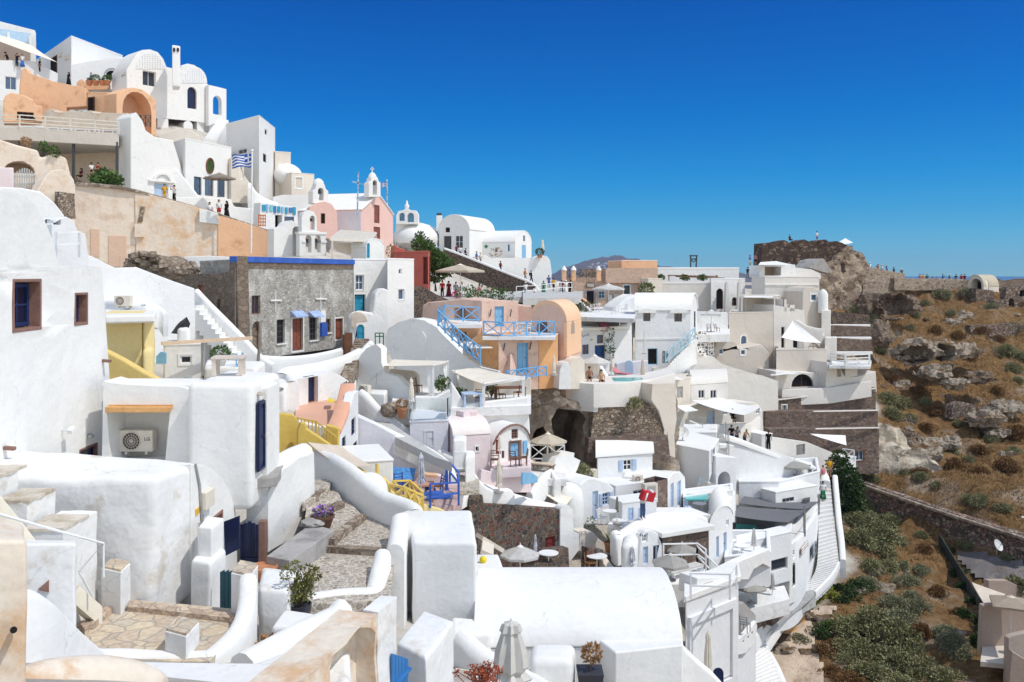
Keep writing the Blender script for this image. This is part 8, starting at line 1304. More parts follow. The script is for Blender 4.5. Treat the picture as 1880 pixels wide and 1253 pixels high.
for pl,q,k in((Plane((1435,63.6),(1465,65.5)),(1438,1010,1454,1022),dict(k='w',fc=WPAINT,pc=BRN)),(Plane((1462,65.6),(1488,69.8)),(1467,1000,1479,1011),dict(k='w',fc=WPAINT,pc=BRN)),(Plane((1435,63.6),(1465,65.5)),(1446,1036,1455,1074),dict(k='d',fc=METAL,pc=DARKIN)),(Plane((1484,69.4),(1502,73.6)),(1488,998,1494,1020),dict(k='w',fc=METAL,pc=GLB,m=(0,1)))):opening(t,pl,rect(pl,*q),dict(k,r=-.14))
t=next(o for o in C.objects if o.name=='railed_roof_house');pl=Plane((1258,44),(1356,47));q=rect(pl,1263,1116,1350,1275);bm=B();pl.ring(bm,q,scl(q,.4),-.05,.13);soft(bm,.05,2);part(t,'raised_border',bm,WB,ang=70)
def build_ground():
 xs=np.r_[np.arange(-110,-40,3),np.arange(-40,16,1.5),np.arange(16,80,.7),np.arange(80,150,3)];ys=np.r_[np.arange(2,55,1.5),np.arange(55,165,.8),np.arange(165,215,3)]
 XX,YY=np.meshgrid(xs,ys);Z=hzs(np.c_[XX.ravel(),YY.ravel()]).reshape(XX.shape);bm=B();lay=bm.verts.layers.float.new('town')
 vs=[]
 for j in range(len(ys)):
  row=[]
  for i in range(len(xs)):
   x,y,z=float(XX[j,i]),float(YY[j,i]),float(Z[j,i]);w=wild(x,y)+noise.noise(Vector((x*.3,y*.3,0)))*1.2;k=min(1,max(0,w/2.5))
   if k>0:
    p=Vector((x*.16,y*.16,z*.1));r=noise.ridged_multi_fractal(p,.9,2.1,5,1,2)-1.2;z+=k*(.75*r+.5*noise.fractal(p*5,1,2,3))
    st=.5+.5*noise.noise(Vector((x*.05+9,y*.05,3)));t=z/2.6;z=z*(1-.55*st*k)+.55*st*k*2.6*(math.floor(t)+max(0,min(1,(t-math.floor(t)-.55)/.35)))
   if y>166:z-=(y-166)**1.6*.06
   v=bm.verts.new((x,y,z));v[lay]=1-min(1,max(0,(w+.6)/1.2));row.append(v)
  vs.append(row)
 for a,b in zip(vs,vs[1:]):
  for i in range(len(a)-1):bm.faces.new((a[i],a[i+1],b[i+1],b[i]))
 t=NT('hillside_ground');at=t.n('ShaderNodeAttribute',attribute_name='town').outputs['Fac']
 rock=t.ramp(t.noise(.9,8,.68),[(.3,(.11,.08,.06)),(.47,(.30,.235,.175)),(.6,(.46,.39,.31)),(.75,(.55,.49,.41))])
 rock=t.mix(.5,rock,t.ramp(t.noise(4,6,.7),[(.35,(.09,.07,.055)),(.62,(.5,.43,.36))]))
 gr=t.ramp(t.noise(1.6,7,.7),[(.3,(.075,.045,.022)),(.48,(.17,.098,.042)),(.66,(.26,.155,.07)),(.8,(.12,.105,.05))])
 nm=t.n('ShaderNodeSeparateXYZ');t.l(t.pos.node.outputs['Normal'],nm.inputs[0]);sl=t.ramp(nm.outputs[2],[(.5,(0,0,0)),(.8,(1,1,1))])
 big=t.ramp(t.noise(.16,5,.6),[(.30,(.25,.25,.25)),(.46,(1,1,1))]);wildc=t.mix(t.mix(1.0,sl,big,'MULTIPLY'),rock,gr)
 tw=t.ramp(t.noise(.5,6,.6),[(.3,(.40,.36,.31)),(.5,(.56,.52,.46)),(.7,(.68,.65,.6))]);col=t.mix(at,wildc,tw);n=t.bump(t.noise(2.5,8,.7),.25,.8)
 m=t.end(col,n,.95,.1);me=mesh(bm,'hillside',m);o=link('hillside',me);o['kind']='structure'
build_ground()
from mathutils.bvhtree import BVHTree
_h=bpy.data.objects['hillside'].data;BVH=BVHTree.FromPolygons([v.co[:]for v in _h.vertices],[p.vertices[:]for p in _h.polygons])
def ground(x,y):
 h=BVH.ray_cast(Vector((0,0,0)),W(x,y,1).normalized());return h[0]if h[0]else hit(x,y)
hit=ground
def rockmat(name,lo,mid,hi):
 t=NT(name);c=t.ramp(t.noise(.8,8,.7),[(.3,lo),(.5,mid),(.68,hi)]);c=t.mix(.45,c,t.ramp(t.noise(5,6,.7),[(.38,sc(lo,.6)),(.6,hi)]));g=t.ramp(t.noise(2,7,.7),[(.3,(.06,.037,.018)),(.6,(.17,.10,.045)),(.75,(.12,.11,.05))])
 nm=t.n('ShaderNodeSeparateXYZ');t.l(t.pos.node.outputs['Normal'],nm.inputs[0]);k=t.mix(1.0,t.ramp(nm.outputs[2],[(.55,(0,0,0)),(.85,(1,1,1))]),t.ramp(t.noise(.7,6,.65),[(.42,(0,0,0)),(.55,(1,1,1))]),'MULTIPLY')
 return t.end(t.mix(k,c,g),t.bump(t.noise(3,8,.72),.25,.9),.95,.1)
PUM=rockmat('pale_pumice_rock',(.22,.17,.13),(.40,.335,.265),(.52,.455,.375));ROCKB=rockmat('brown_rock',(.09,.065,.05),(.22,.165,.125),(.36,.29,.23))
t=fac('ruined_castle','ruined dark stone castle crowning the ridge','castle',((1396,140),(1530,141)),[(1398,492),(1399,447),(1425,445),(1440,441),(1448,445),(1466,444),(1476,440),(1486,444),(1497,446),(1505,441),(1516,440),(1524,446),(1536,443),(1548,447),(1553,500)],3.5,CASTST,(),.1,2,.3)
bm=slabmesh(Plane((1490,138),(1600,144)),[Plane((1490,138),(1600,144)).uv(*p)for p in[(1492,620),(1505,560),(1500,505),(1512,486),(1534,478),(1550,455),(1562,451),(1572,460),(1582,464),(1592,478),(1594,495),(1584,515),(1580,540),(1566,570),(1560,620)]][::-1],9);rough(bm,1.2,.45,.6);rough(bm,.7,.28,1.8,1);part(t,'crumbling_flank',bm,stone('crumbling_masonry',[(.24,.17,.125),(.38,.29,.22),(.15,.105,.08),(.46,.37,.29)],(.30,.235,.175),1.7,.1,.15,(.45,.36,.275),.52),ang=30)
fac('sloping_slab_roof','grey tilted slab roof against the castle foot','roof',((1484,132),(1524,134)),[(1486,492),(1498,478),(1512,475),(1526,496),(1520,502)],3,CONC,(),.05,org=.2)
sail('castle_awning','white awning tip showing over the castle top',[(1538,446,144),(1552,438,145),(1566,446,144),(1552,449,141)],CANW,.05)
ribbon('lookout_wall','pale stone parapet of the lookout path on the right ridge',[(1584,490,144),(1610,493,145),(1640,499,147),(1661,503,149)],.8,PALEST,h=6,sm=2,cap=.2);ribbon('lookout_wall','long grey parapet below the crowd on the right ridge',[(1642,511,146),(1700,512,150),(1750,512,153),(1790,515,155)],.8,PALEST,h=1.9,sm=2,cap=.2)
h=H('ruined_barrel_house','cream ruined barrel vault with a dark arched mouth on the ridge',[P2(1776,152),P2(1806,149),P2(1834,154),P2(1800,158)],527,540,CRM,'vy',1.9,bev=.04,rmat=plaster('yellowish_vault',(.5,.45,.34),.15)).w(1782,512,1802,535,True,k='o',r=1.5).build();fac('ruin_base_wall','shadowy stone base wall below the ruined barrel vault','wall',((1790,148),(1826,149)),[(1792,565),(1792,530),(1824,534),(1826,565)],1.5,HILLST,(),.03,org=.2)
fac('ruined_arcade','roofless stone ruin with arched window holes at the right edge','ruin',((1822,146),(1900,148)),[(1822,600),(1824,552),(1846,550),(1848,528),(1868,530),(1885,522),(1905,528),(1905,600)],1.2,HILLST,[(1852,548,1862,568,True,dict(k='o',r=.9)),(1872,532,1884,545,True,dict(k='o',r=.9)),(1868,570,1876,590,dict(k='o',r=.9))],.03,org=.2);fac('ruined_vault','collapsed brown vault fragments on the far right skyline','ruin',((1826,156),(1900,158)),[(1828,530),(1832,512),(1845,516),(1856,520),(1872,515),(1890,512),(1900,530)],3,ROCKB,(),.05,org=.3)
fac('stone_terrace_ruin','reddish stone terrace wall with a doorway on the right slope','wall',((1780,138),(1900,140)),[(1780,640),(1782,598),(1815,597),(1850,595),(1900,596),(1900,650),(1850,645)],1.2,HILLST,[(1842,622,1852,642,True,dict(k='o',r=.8))],.03,org=.25);fac('slope_wall_fragment','low broken dry stone wall between the bushes of the slope','wall',((1745,116),(1800,118)),[(1745,770),(1750,744),(1765,738),(1785,742),(1800,752),(1802,772)],1.0,HILLST,(),.03,org=.3)
CRF=plaster('cream_cliff',(.60,.53,.43),.3,.1,(.36,.29,.22),.25)
for o,d,l in(([(1608,872),(1612,838),(1626,822),(1650,818),(1675,826),(1700,842),(1722,852),(1740,872)],100.5,1),([(1612,830),(1614,795),(1632,785),(1655,790),(1668,805),(1672,826)],103,2)):
 pl=Plane((1600,d),(1745,d+3));bm=slabmesh(pl,[pl.uv(*p)for p in o][::-1],4);rough(bm,.9,.55,.7,5,l);rough(bm,.5,.14,2.2,1);struct('pumice_cliff',bm,CRF,ang=40)
def outcrop(x,y,d,rx,rz,mat,seed,ry=None,amp=.5,hole=None):
 bm=B();c0=W(x,y,d);rx*=.68;rz*=.55;c0+=Vector((0,.9,-.35));ball(bm,c0,(rx,ry or rx*.7,rz),5,amp,1.3,seed);q=Vector((seed,2*seed,0))
 for v in bm.verts:
  n=noise.noise(v.co*.7+q);r=noise.ridged_multi_fractal(v.co*.55+q,1,2.1,4,1,2)-1.3;v.co+=Vector((.12*r,-.4*n*rx*.3+.3*r,.3*noise.noise(v.co*1.8+q)+.22*r));t=v.co.z/.8;v.co.z+=.3*(math.floor(t)*.8+.4-v.co.z)
 if hole:
  c=W(*hole[:3]);hr=hole[3]
  for v in bm.verts:
   k=((v.co.x-c.x)/hr)**2+((v.co.z-c.z)/(hr*hole[4]))**2
   if k<1 and v.co.y<d+1:v.co.y+=(1-k)**.5*hr*2.2
 struct('rock_outcrop',bm,mat,ang=40)
OC=[(1680,830,106,5.2,2.6,PUM,1,None,.35,(1650,812,104,2.2,.6)),(1640,800,107,3,2.2,ROCKB,2),(1720,812,108,2.6,1.2,PUM,3),(1755,808,108,1.8,1.1,PUM,4),(1810,765,113,3.6,1.6,PUM,5),(1850,748,116,3.4,1.8,PUM,6),(1840,790,112,2,1,PUM,16),(1690,640,124,4.6,2.6,PUM,7,None,.4,(1700,655,121,2.0,.6)),(1740,640,125,4.2,2.4,PUM,8,None,.4,(1742,650,122,1.6,.7)),(1780,640,127,3,1.6,PUM,9),(1720,680,120,3.2,1.6,PUM,11),(1655,555,137,4.2,2.6,ROCKB,12,None,.4,(1656,560,134,2.4,.8)),(1620,610,127,2.2,3.2,ROCKB,13),(1800,690,120,2.8,1.4,ROCKB,15),(1600,560,140,3,3.4,ROCKB,18),(1760,700,118,2.4,1.2,PUM,20),(1630,850,103,2,1,PUM,25)]
for a in OC:outcrop(*a)
q=random.Random(21)
for i in range(16):
 x,y=q.uniform(1625,1880),q.uniform(555,870);p=ground(x,y);r=q.uniform(.5,1.5);outcrop(x,y,p.y-.6,r*1.7,r*1.1,PUM if q.random()<.45 else ROCKB,40+i)
ribbon('retaining_wall','long dry stone retaining wall descending under the path at the right',[(1548,874,99),(1600,892,96.5),(1650,909,94),(1760,946,88),(1900,990,81)],.8,HILLST,h=5.2,sm=2,cap=.1);ribbon('path_kerb','cream coping capping the long dry stone retaining wall',[(1560,883,97.9),(1600,896,96),(1650,913,93.5),(1760,950,87.5),(1900,994,80.5)],.5,PALEST,h=.25,sm=2,cap=.2);ribbon('path_parapet','grey stone parapet on the uphill side of the path at the right',[(1575,873,102),(1640,892,99),(1720,916,95),(1800,940,91),(1900,972,86)],.7,PALEST,h=1.1,sm=2,cap=.2);ribbon('dark_stone_bank','dark tumbled stone wall above the path parapet',[(1710,876,104),(1770,886,101),(1830,893,98),(1900,890,96)],1.0,RUBBLE,h=1.6,sm=2,cap=.2)
def patch(name,pts,mat,st=9,up=.12,**k):
 xs,ys=[p[0]for p in pts],[p[1]for p in pts];bm=B();pl={}
 def ins(x,y):
  r=False
  for(a,b),(c,d)in zip(pts,pts[1:]+pts[:1]):
   if(b>y)!=(d>y)and x<(c-a)*(y-b)/(d-b)+a:r=not r
  return r
 for x in range(min(xs),max(xs)+st,st):
  for y in range(min(ys),max(ys)+st,st):
   if ins(x,y):p=ground(x,y);p.z+=up;pl[(x,y)]=bm.verts.new(p)
 for(x,y),v in pl.items():
  q=[pl.get(k)for k in((x,y),(x+st,y),(x+st,y+st),(x,y+st))]
  if all(q):bm.faces.new(q)
 struct(name,bm,mat,**k)
patch('sandy_ground',[(1400,1150),(1470,1130),(1520,1108),(1545,1120),(1510,1150),(1500,1190),(1520,1230),(1520,1290),(1430,1290)],plaster('sandy_soil',(.60,.48,.37),.2,.06,(.42,.32,.24),.3),8,.15);patch('paved_yard',[(1742,1008),(1790,1010),(1900,1036),(1900,1085),(1800,1072),(1768,1050)],DASPH,8,.15)
t=thing('hillside_fence','dark overgrown mesh fence running diagonally down the right slope','fence',ground(1800,1110));fp=[ground(x,y)+Vector((0,0,1.0))for x,y in((1725,1002),(1760,1060),(1800,1125),(1840,1195),(1884,1270))];bm=ribbonmesh(fp,.12,None,1.6,3);part(t,'mesh',bm,flat('fence_mesh',(.05,.06,.05),.9,var=.4))
for p in smooth_line(fp,2):bm=B();bar(bm,p-Vector((0,0,1.6)),p+Vector((0,0,.15)),.12);part(t,'post',bm,DMETAL)
t=thing('corner_house','brown flat house with shaded terrace in the lower right corner','house',W(1850,1200,58)-Vector((0,0,2)))
for pl_,o,m in((((1770,64),(1900,66)),[(1815,1100),(1815,1066),(1850,1066),(1900,1092),(1900,1130),(1850,1110)],BRN),(((1790,60),(1900,60.5)),[(1800,1200),(1804,1112),(1840,1108),(1866,1118),(1900,1118),(1900,1215),(1846,1215)],BRN),(((1840,57),(1900,57.5)),[(1850,1262),(1852,1172),(1858,1168),(1900,1158),(1900,1280)],plaster('dim_beige',(.46,.38,.32),.12)),(((1830,56),(1900,56)),[(1850,1280),(1858,1196),(1900,1222),(1900,1280)],BRN)):facade(t,pl_,o,.4,m,(),.04)
bm=deckmesh([(1800,1215),(1900,1225),(1900,1180),(1806,1170)],zy(1200,59),.3);part(t,'terrace',bm,BGE)
sail('taupe_canopy','flat taupe canopy in the lower right corner',[(1784,1070,64),(1846,1092,63),(1822,1106,61),(1806,1108,61)],CANB,.08);umbrella('square taupe parasol over the lower right terrace',1856,1095,1180,59,92,CANB,4,.13,.4);bush('planter_shrub','green shrub in the roof planter of the lower right house',W(1870,1086,66),1.2,LFO,4,1,n=10,per=80,s=.2);dish('satellite dish beside the dark yard on the right slope',1831,1002,78,.5,.6)
tree('evergreen_tree','tall dark evergreen tree at the head of the long white staircase',W(1553,985,86),7.6,[((-.6,0,7.3),.7),((-.7,0,6.5),1.0),((-.3,0,5.7),1.25),((.1,0,5.0),1.4),((-.2,0,4.2),1.4),((.3,0,3.4),1.4),((.1,.2,2.5),1.3),((.3,0,1.6),1.2),((.9,.3,4.4),.9),((-.9,.2,5.0),.8),((.9,0,2.6),.9)],LFD,.16,330,.26,(0,0))
SH=[('big olive scrub bush in the clump right of the white staircase',LFO,[(1585,960,2.0),(1610,985,2.3),(1578,1000,1.9),(1640,960,1.8),(1620,1020,1.8),(1590,935,1.5),(1650,1000,1.5),(1600,1045,1.4),(1570,965,1.6),(1630,1045,1.3)]),('grey green scrub bush on the brown slope left of the mesh fence',LFS,[(1665,1070,1.3),(1690,1050,1.1),(1660,1045,.9),(1592,1075,1.3),(1650,1145,1.5),(1685,1120,1.2),(1640,1110,1.3),(1670,1100,1.0),(1750,1190,1.5),(1735,1165,1.1),(1770,1205,1.1)]),('dark olive scrub bush in the dense clump at the bottom right',LFO,[(1560,1160,1.9),(1600,1150,2.1),(1640,1180,2.1),(1580,1200,2.0),(1620,1220,2.1),(1660,1230,1.9),(1550,1195,1.5),(1700,1240,1.7),(1600,1255,1.8),(1650,1270,1.8),(1725,1255,1.6),(1555,1230,1.4),(1680,1195,1.4)]),('dry brown scrub bush among the olive scrub',LFB,[(1530,1190,.9),(1560,1255,1.2),(1590,1230,.9),(1700,1010,1.0),(1720,1090,1.0),(1690,1165,1.0),(1760,1130,.9),(1525,1240,1.0)]),('dark green shrub grown along the mesh fence',LFD,[(1735,1010,.9),(1760,1055,.9),(1775,1085,.9),(1790,1110,1.0),(1805,1145,1.0),(1815,1165,1.0),(1830,1195,.9),(1770,1130,.8),(1800,1180,.9)]),('grey green shrub high on the rocky slope',LFS,[(1570,575,2.0),(1600,590,1.8),(1545,565,1.5),(1610,615,1.8),(1650,535,1.2),(1730,545,1.7),(1775,540,1.8),(1790,550,1.5),(1700,560,1.1),(1745,575,1.0),(1680,580,1.0),(1670,605,1.0),(1820,565,1.4),(1860,605,1.6)]),('olive shrub in the middle of the rocky slope',LFO,[(1625,735,2.0),(1650,745,1.9),(1640,765,1.7),(1695,740,1.2),(1670,770,1.1),(1850,650,1.9),(1875,660,2.0),(1860,680,1.7),(1700,690,1.0),(1615,645,1.4),(1745,830,1.1),(1780,850,1.1),(1870,700,1.2),(1760,780,.9),(1820,810,1.0),(1860,830,1.2)]),('low olive tuft beside the dry stone path',LFO,[(1600,882,1.0),(1780,920,1.0),(1800,925,1.2),(1840,935,1.0),(1720,895,.9),(1690,880,1.0),(1655,870,1.3),(1690,985,.8),(1770,1005,.8),(1850,1025,.8)]),('brown grassy mound on the rocky slope',LFB,[(1660,530,1.3),(1720,610,1.5),(1760,620,1.4),(1800,610,1.6),(1835,625,1.3),(1740,700,1.6),(1690,720,1.6),(1720,760,1.7),(1750,860,1.6),(1800,870,1.7),(1850,860,1.8),(1870,800,1.7),(1800,830,1.6),(1700,790,1.4),(1640,700,1.2),(1690,870,1.3),(1780,660,1.2),(1830,720,1.2),(1590,545,1.2),(1870,560,1.4)])]
for lb,m,L_ in SH:
 for i,(x,y,r)in enumerate(L_):
  p=ground(x,y);p.z-=r*.12;bush('shrub',lb,p,r,m,(i+len(lb))%5,.8+.25*((i*7)%3)/2,group='scrub on the caldera slope',s=.085 if r>1 else.1,n=22,per=240)
for i,(x,y,r,m)in enumerate([(1476,1116,.8,LFY),(1484,1110,.85,LFY),(1491,1104,.85,LFY),(1498,1099,.8,LFY),(1505,1094,.7,LFY),(1456,1138,.7,LFG),(1470,1120,.6,LFG),(1441,1152,.6,LFG),(1520,1085,.8,LFY),(1530,1100,.8,LFY),(1545,1085,.9,LFD),(1560,1095,1.1,LFD),(1575,1085,1.2,LFD),(1548,1108,.8,LFD),(1470,1180,.9,LFS),(1500,1170,1.0,LFD),(1520,1155,1.0,LFG),(1512,1200,.9,LFB)]):
 p=W(x,y,hit(x,y).y);bush('garden_shrub',{LFY:'yellow green cushion plant in the garden bed by the lower lane',LFG:'bright green shrub near the wooden tubs of the garden bed',LFD:'dark green shrub in the garden bed at the stair bend',LFS:'grey shrub on the pale sandy ground',LFB:'brown dried shrub on the pale sandy ground'}[m],p,r,m,i%4,.9,'garden bed by the lower lane',n=8,per=160,s=.12)
for i,(x,y)in enumerate([(1441,1158),(1457,1142)]):bm=B();p=ground(x,y);box(bm,p+Vector((0,0,.35)),(1.2,1.1,.7),.4);solo('planter_box',['wooden planter box nearer the stone retaining kerb','wooden planter box nearer the yellow cushion plants'][i],'planter',bm,WOODO)
q=random.Random(9)
for i in range(26):
 x,y=q.choice([(q.uniform(1420,1540),q.uniform(1130,1240)),(q.uniform(1560,1860),q.uniform(1040,1250)),(q.uniform(1620,1870),q.uniform(560,860))]);p=ground(x,y);r=q.uniform(.25,.7);bm=B();ball(bm,p+Vector((0,0,r*.1)),(r*1.3,r,r*.7),3,.5,1.5,i);struct('loose_rock',bm,PUM if i%3 else ROCKB)
PP=[('person in a black hat and dark clothes leaning on the corner restaurant rail',14,121,114.6,'lean','black','black','trousers',dict(hat='black')),('person in black photographing from the corner restaurant terrace',31,123,114.6,'photo','black','navy','trousers',dict(long=True)),('person with a blue skirt at the corner restaurant rail',41,125,114.6,'stand','white','blue','skirt',{}),('waiter in black standing under the tip of the sail awning',73,133,115.5,'stand','black','black','trousers',{}),('person in a black dress beside the peach wall top',126,158,113,'stand','black','black','skirt',dict(long=True)),('person in a pale blue shirt seated by the arched window',167,152,114,'sit','blue','grey','trousers',{}),('person in grey seated near the white arch',215,150,115,'sit','grey','black','trousers',{}),('diner in maroon in the dark under the restaurant floor',149,332,92,'sit','maroon','black','trousers',dict(long=True)),('diner in red with dark hair behind the prickly pear',180,322,90,'sit','red','black','trousers',{}),('diner in white behind the prickly pear',168,322,90,'sit','white','black','trousers',{}),('person with an orange yellow top on the lane by the arched door',302,372,84.5,'stand','yellow','yellow','trousers',{}),('person in a white shirt taking a photo on the lane',320,374,85,'photo','white','black','trousers',{}),('person in white and blue sitting on the lane wall',385,396,86,'sit','white','blue','shorts',dict(long=True)),('person in a white top and red shorts on the lane',402,400,86.5,'stand','white','red','shorts',dict(long=True,hair='brown')),('person in a long black dress on the lane',416,402,87,'stand','black','black','skirt',dict(long=True)),('wedding guest in a pale grey suit seen from behind',837,549,92,'stand','grey','grey','trousers',dict(rz=3)),('wedding guest in a white dress beside the grey suit',848,549,91.5,'stand','white','white','skirt',dict(hair='fair',rz=2.5)),('wedding guest in maroon in the parasol shade',824,547,93,'stand','maroon','maroon','skirt',dict(long=True)),('wedding guest in dark red further left in the shade',812,546,93.5,'stand','red','black','trousers',{}),('guest in pink seated by the flower bed',880,545,94,'sit','pink','white','shorts',{}),('walker in dark maroon near the top of the stone ramp',838,471,131,'walk','maroon','black','trousers',dict(rz=1.3)),('walker in white behind the ramp wall by the window',845,474,131,'walk','white','black','trousers',{}),('walker with a black backpack by the blue arched door',855,478,130.5,'walk','white','navy','trousers',dict(bag='black',rz=2.8)),('walker in light blue left of the white base wall',875,484,130,'walk','blue','tan','shorts',dict(rz=1.5)),('walker in cream with fair hair on the ramp',882,486,129.5,'walk','cream','grey','shorts',dict(hair='fair',rz=1.4)),('walker in dark red halfway down the ramp',919,502,127,'walk','maroon','navy','trousers',dict(rz=1.2)),('walker in orange low on the ramp',964,516,124.5,'walk','orange','tan','shorts',dict(rz=1.4,hair='brown')),('walker with a big black backpack low on the ramp',975,520,124,'walk','black','navy','trousers',dict(bag='black',rz=1.7)),('person in pale clothes and hat at the plaza rail',965,546,103,'stand','white','grey','trousers',dict(hat='cream')),('person in a white shirt sitting at the plaza rail',982,546,103,'sit','white','grey','trousers',{}),('person in a green dress on the plaza',998,543,106,'stand','green','green','skirt',dict(hair='brown')),('person in a yellow top and shorts on the plaza',1016,536,113,'walk','yellow','black','shorts',{}),('person in maroon and black at the plaza wall',1031,542,106,'stand','maroon','black','trousers',dict(long=True)),('person in white with a sun hat at the plaza wall',1039,542,106.5,'stand','white','white','skirt',dict(hat='white')),('person in black turning at the plaza wall',1048,541,107,'walk','black','black','skirt',dict(long=True)),('person in bright blue behind the plaza crowd',1008,530,116,'lean','blue','blue','trousers',{}),('visitor in light blue at the castle stairs top',1377,489,140,'stand','blue','cream','shorts',{}),('visitor in pink at the castle stairs top',1387,487,141,'stand','pink','navy','shorts',{}),('visitor in navy on the stairs beside the arched door hotel',1373,513,128,'walk','navy','grey','trousers',{}),('visitor in white on the castle wall top',1500,445,141,'stand','white','blue','shorts',{}),('visitor in dark clothes on the castle wall top',1450,446,142,'sit','black','black','trousers',{}),('visitor in black nearest the castle on the lookout wall',1588,502,146,'stand','black','black','trousers',{}),('visitor in white beside the castle flank on the lookout',1597,502,147,'stand','white','tan','shorts',dict(hat='white')),('visitor in orange photographing from the lookout wall',1612,505,147,'photo','orange','orange','skirt',{}),('visitor in white with a sun hat on the lookout wall',1619,505,148,'photo','white','navy','shorts',dict(hat='white')),('visitor in a blue dress on the lookout wall',1628,508,148,'stand','blue','blue','skirt',dict(long=True)),('visitor in black with blue skirt on the lookout wall',1641,510,149,'stand','black','navy','skirt',{}),('visitor in a grey shirt at the end of the lookout wall',1656,512,150,'lean','grey','grey','trousers',dict(hat='white')),('tourist in pink at the left end of the ridge crowd',1689,522,153,'stand','pink','white','shorts',{}),('tourist in yellow second in the ridge crowd',1695,522,153.5,'stand','yellow','white','shorts',{}),('tourist in pale green in the ridge crowd',1702,522,154,'stand','green','cream','trousers',{}),('tourist crouching in black in the ridge crowd',1712,522,153,'sit','black','black','trousers',{}),('tourist in red in the ridge crowd',1720,522,154,'sit','red','navy','trousers',{}),('tourist in blue with arms raised in the ridge crowd',1731,522,155,'photo','blue','white','shorts',{}),('tourist in a lime top in the ridge crowd',1743,522,155.5,'stand','green','black','trousers',dict(hat='white')),('tourist in all black in the ridge crowd',1754,522,155,'lean','black','black','trousers',{}),('tourist in red and black at the right of the ridge crowd',1765,522,156,'stand','red','black','trousers',{}),('tourist in maroon last in the ridge crowd',1771,522,156,'stand','maroon','red','shorts',{}),('person carrying a big red cushion before the white counter',1180,953,52.6,'carry','white','denim','trousers',dict(rz=.5)),('dark haired person leaning at the left of the plunge pool',1082,706,64,'sit','black','black','shorts',dict(bare=True)),('dark haired bather in the plunge pool by the water edge',1104,712,63.6,'sit','black','black','shorts',dict(bare=True)),('tanned sunbather lying under the jacuzzi parasol',1312,916,63.4,'lie','black','black','shorts',dict(bare=True,rz=1.4)),('second sunbather in yellow under the jacuzzi parasol',1322,914,64.2,'lie','yellow','yellow','shorts',dict(rz=1.5)),('person in dark clothes seated under the wide white sail',1345,776,84,'sit','black','black','trousers',{}),('person in black leaning on the terrace above the sloping wall',1344,815,79.5,'lean','black','navy','trousers',{}),('person with brown hair above the sloping wall',1353,818,80,'lean','grey','navy','trousers',dict(hair='brown',long=True)),('person in tan above the sloping wall',1367,822,80.5,'lean','tan','navy','trousers',dict(hair='fair')),('person in black standing in the kiosk doorway',1411,826,81.6,'stand','black','black','trousers',{}),('person in a yellow shirt at the top of the long white staircase',1523,876,82.5,'stand','yellow','tan','shorts',{}),('person in a pale pink top at the staircase head',1511,890,81,'stand','pink','cream','trousers',dict(hair='brown')),('person in a white top and long green skirt descending the stairs',1511,920,79,'walk','white','green','skirt',dict(long=True)),('walker in blue on the path at the right edge',1877,982,86,'walk','blue','navy','trousers',dict(hat='white'))]
for lb,x,y,d,k,top,bot,low,kw in PP:
 kw=dict(kw);rz=kw.pop('rz',rnd.uniform(-1,1));person(lb,x,y,d,k,top,bot,low,rz=rz,**kw)
c=next(o for o in C.objects if o.get('label','').startswith('person carrying'));bm=B();box(bm,(-.05,-.5,1.42),(.85,.3,.55),0,.2,.25);soft(bm,.1,2);ob=solo('cushion','big red cushion with white stripes held up on the hotel terrace','cushion',bm,[flat('red_cushion',(.55,.03,.04),.8)],loc=Vector((0,0,0)));ob.location=c.location;ob.rotation_euler.z=.5
bm=B();[box(bm,(-.05+a,-.5,1.42+a*.2),(.1,.31,.57),0,.2,.25)for a in(-.18,.2)];o2=link('white_stripe',mesh(bm,'white_stripe',CL['white']),ob)
def build_grass():
 bm=B();q=random.Random(5);n=0;pts=[]
 while len(pts)<60000:
  y=q.uniform(57,150);x=q.uniform(14,75);pts.append((x,y))
 zz=hzs(pts)
 tree_=None
 bv=BVH
 for(x,y),z in zip(pts,zz):
  if wild(x,y)<1.2 or x*F/y+CX>1920:continue
  g=noise.fractal(Vector((x*.12,y*.12,1.7)),1,2,3)
  if g<-.05+q.uniform(-.25,.25):continue
  h=bv.ray_cast(Vector((x,y,60)),Vector((0,0,-1)))
  if h[0]is None or h[1].z<.55:continue
  b=h[0];s=q.uniform(.12,.36)
  for k in range(3):
   a=q.uniform(0,6.28);e=Vector((math.cos(a),math.sin(a),0));l=Vector((q.gauss(0,.3),q.gauss(0,.3),1))*s
   bm.faces.new([bm.verts.new(v)for v in(b-e*.05,b+e*.05,b+l+e*.02)])
 me=mesh(bm,'dry_grass',leaf('dry_grass_blades',(.26,.16,.07),(.42,.27,.12),(.5,.34,.17)),False);o=link('dry_grass',me);tag(o,'dry brown grass covering the caldera slope right of the village','grass',kind='stuff')
build_grass()
bm=B();quad(bm,(-60000,-2000,-125),(60000,-2000,-125),(60000,70000,-125),(-60000,70000,-125))
t=NT('sea_water');SEA=t.end((.012,.05,.11),t.bump(t.noise(.05,4),.6,.4),.22,.5);struct('sea',bm,SEA)
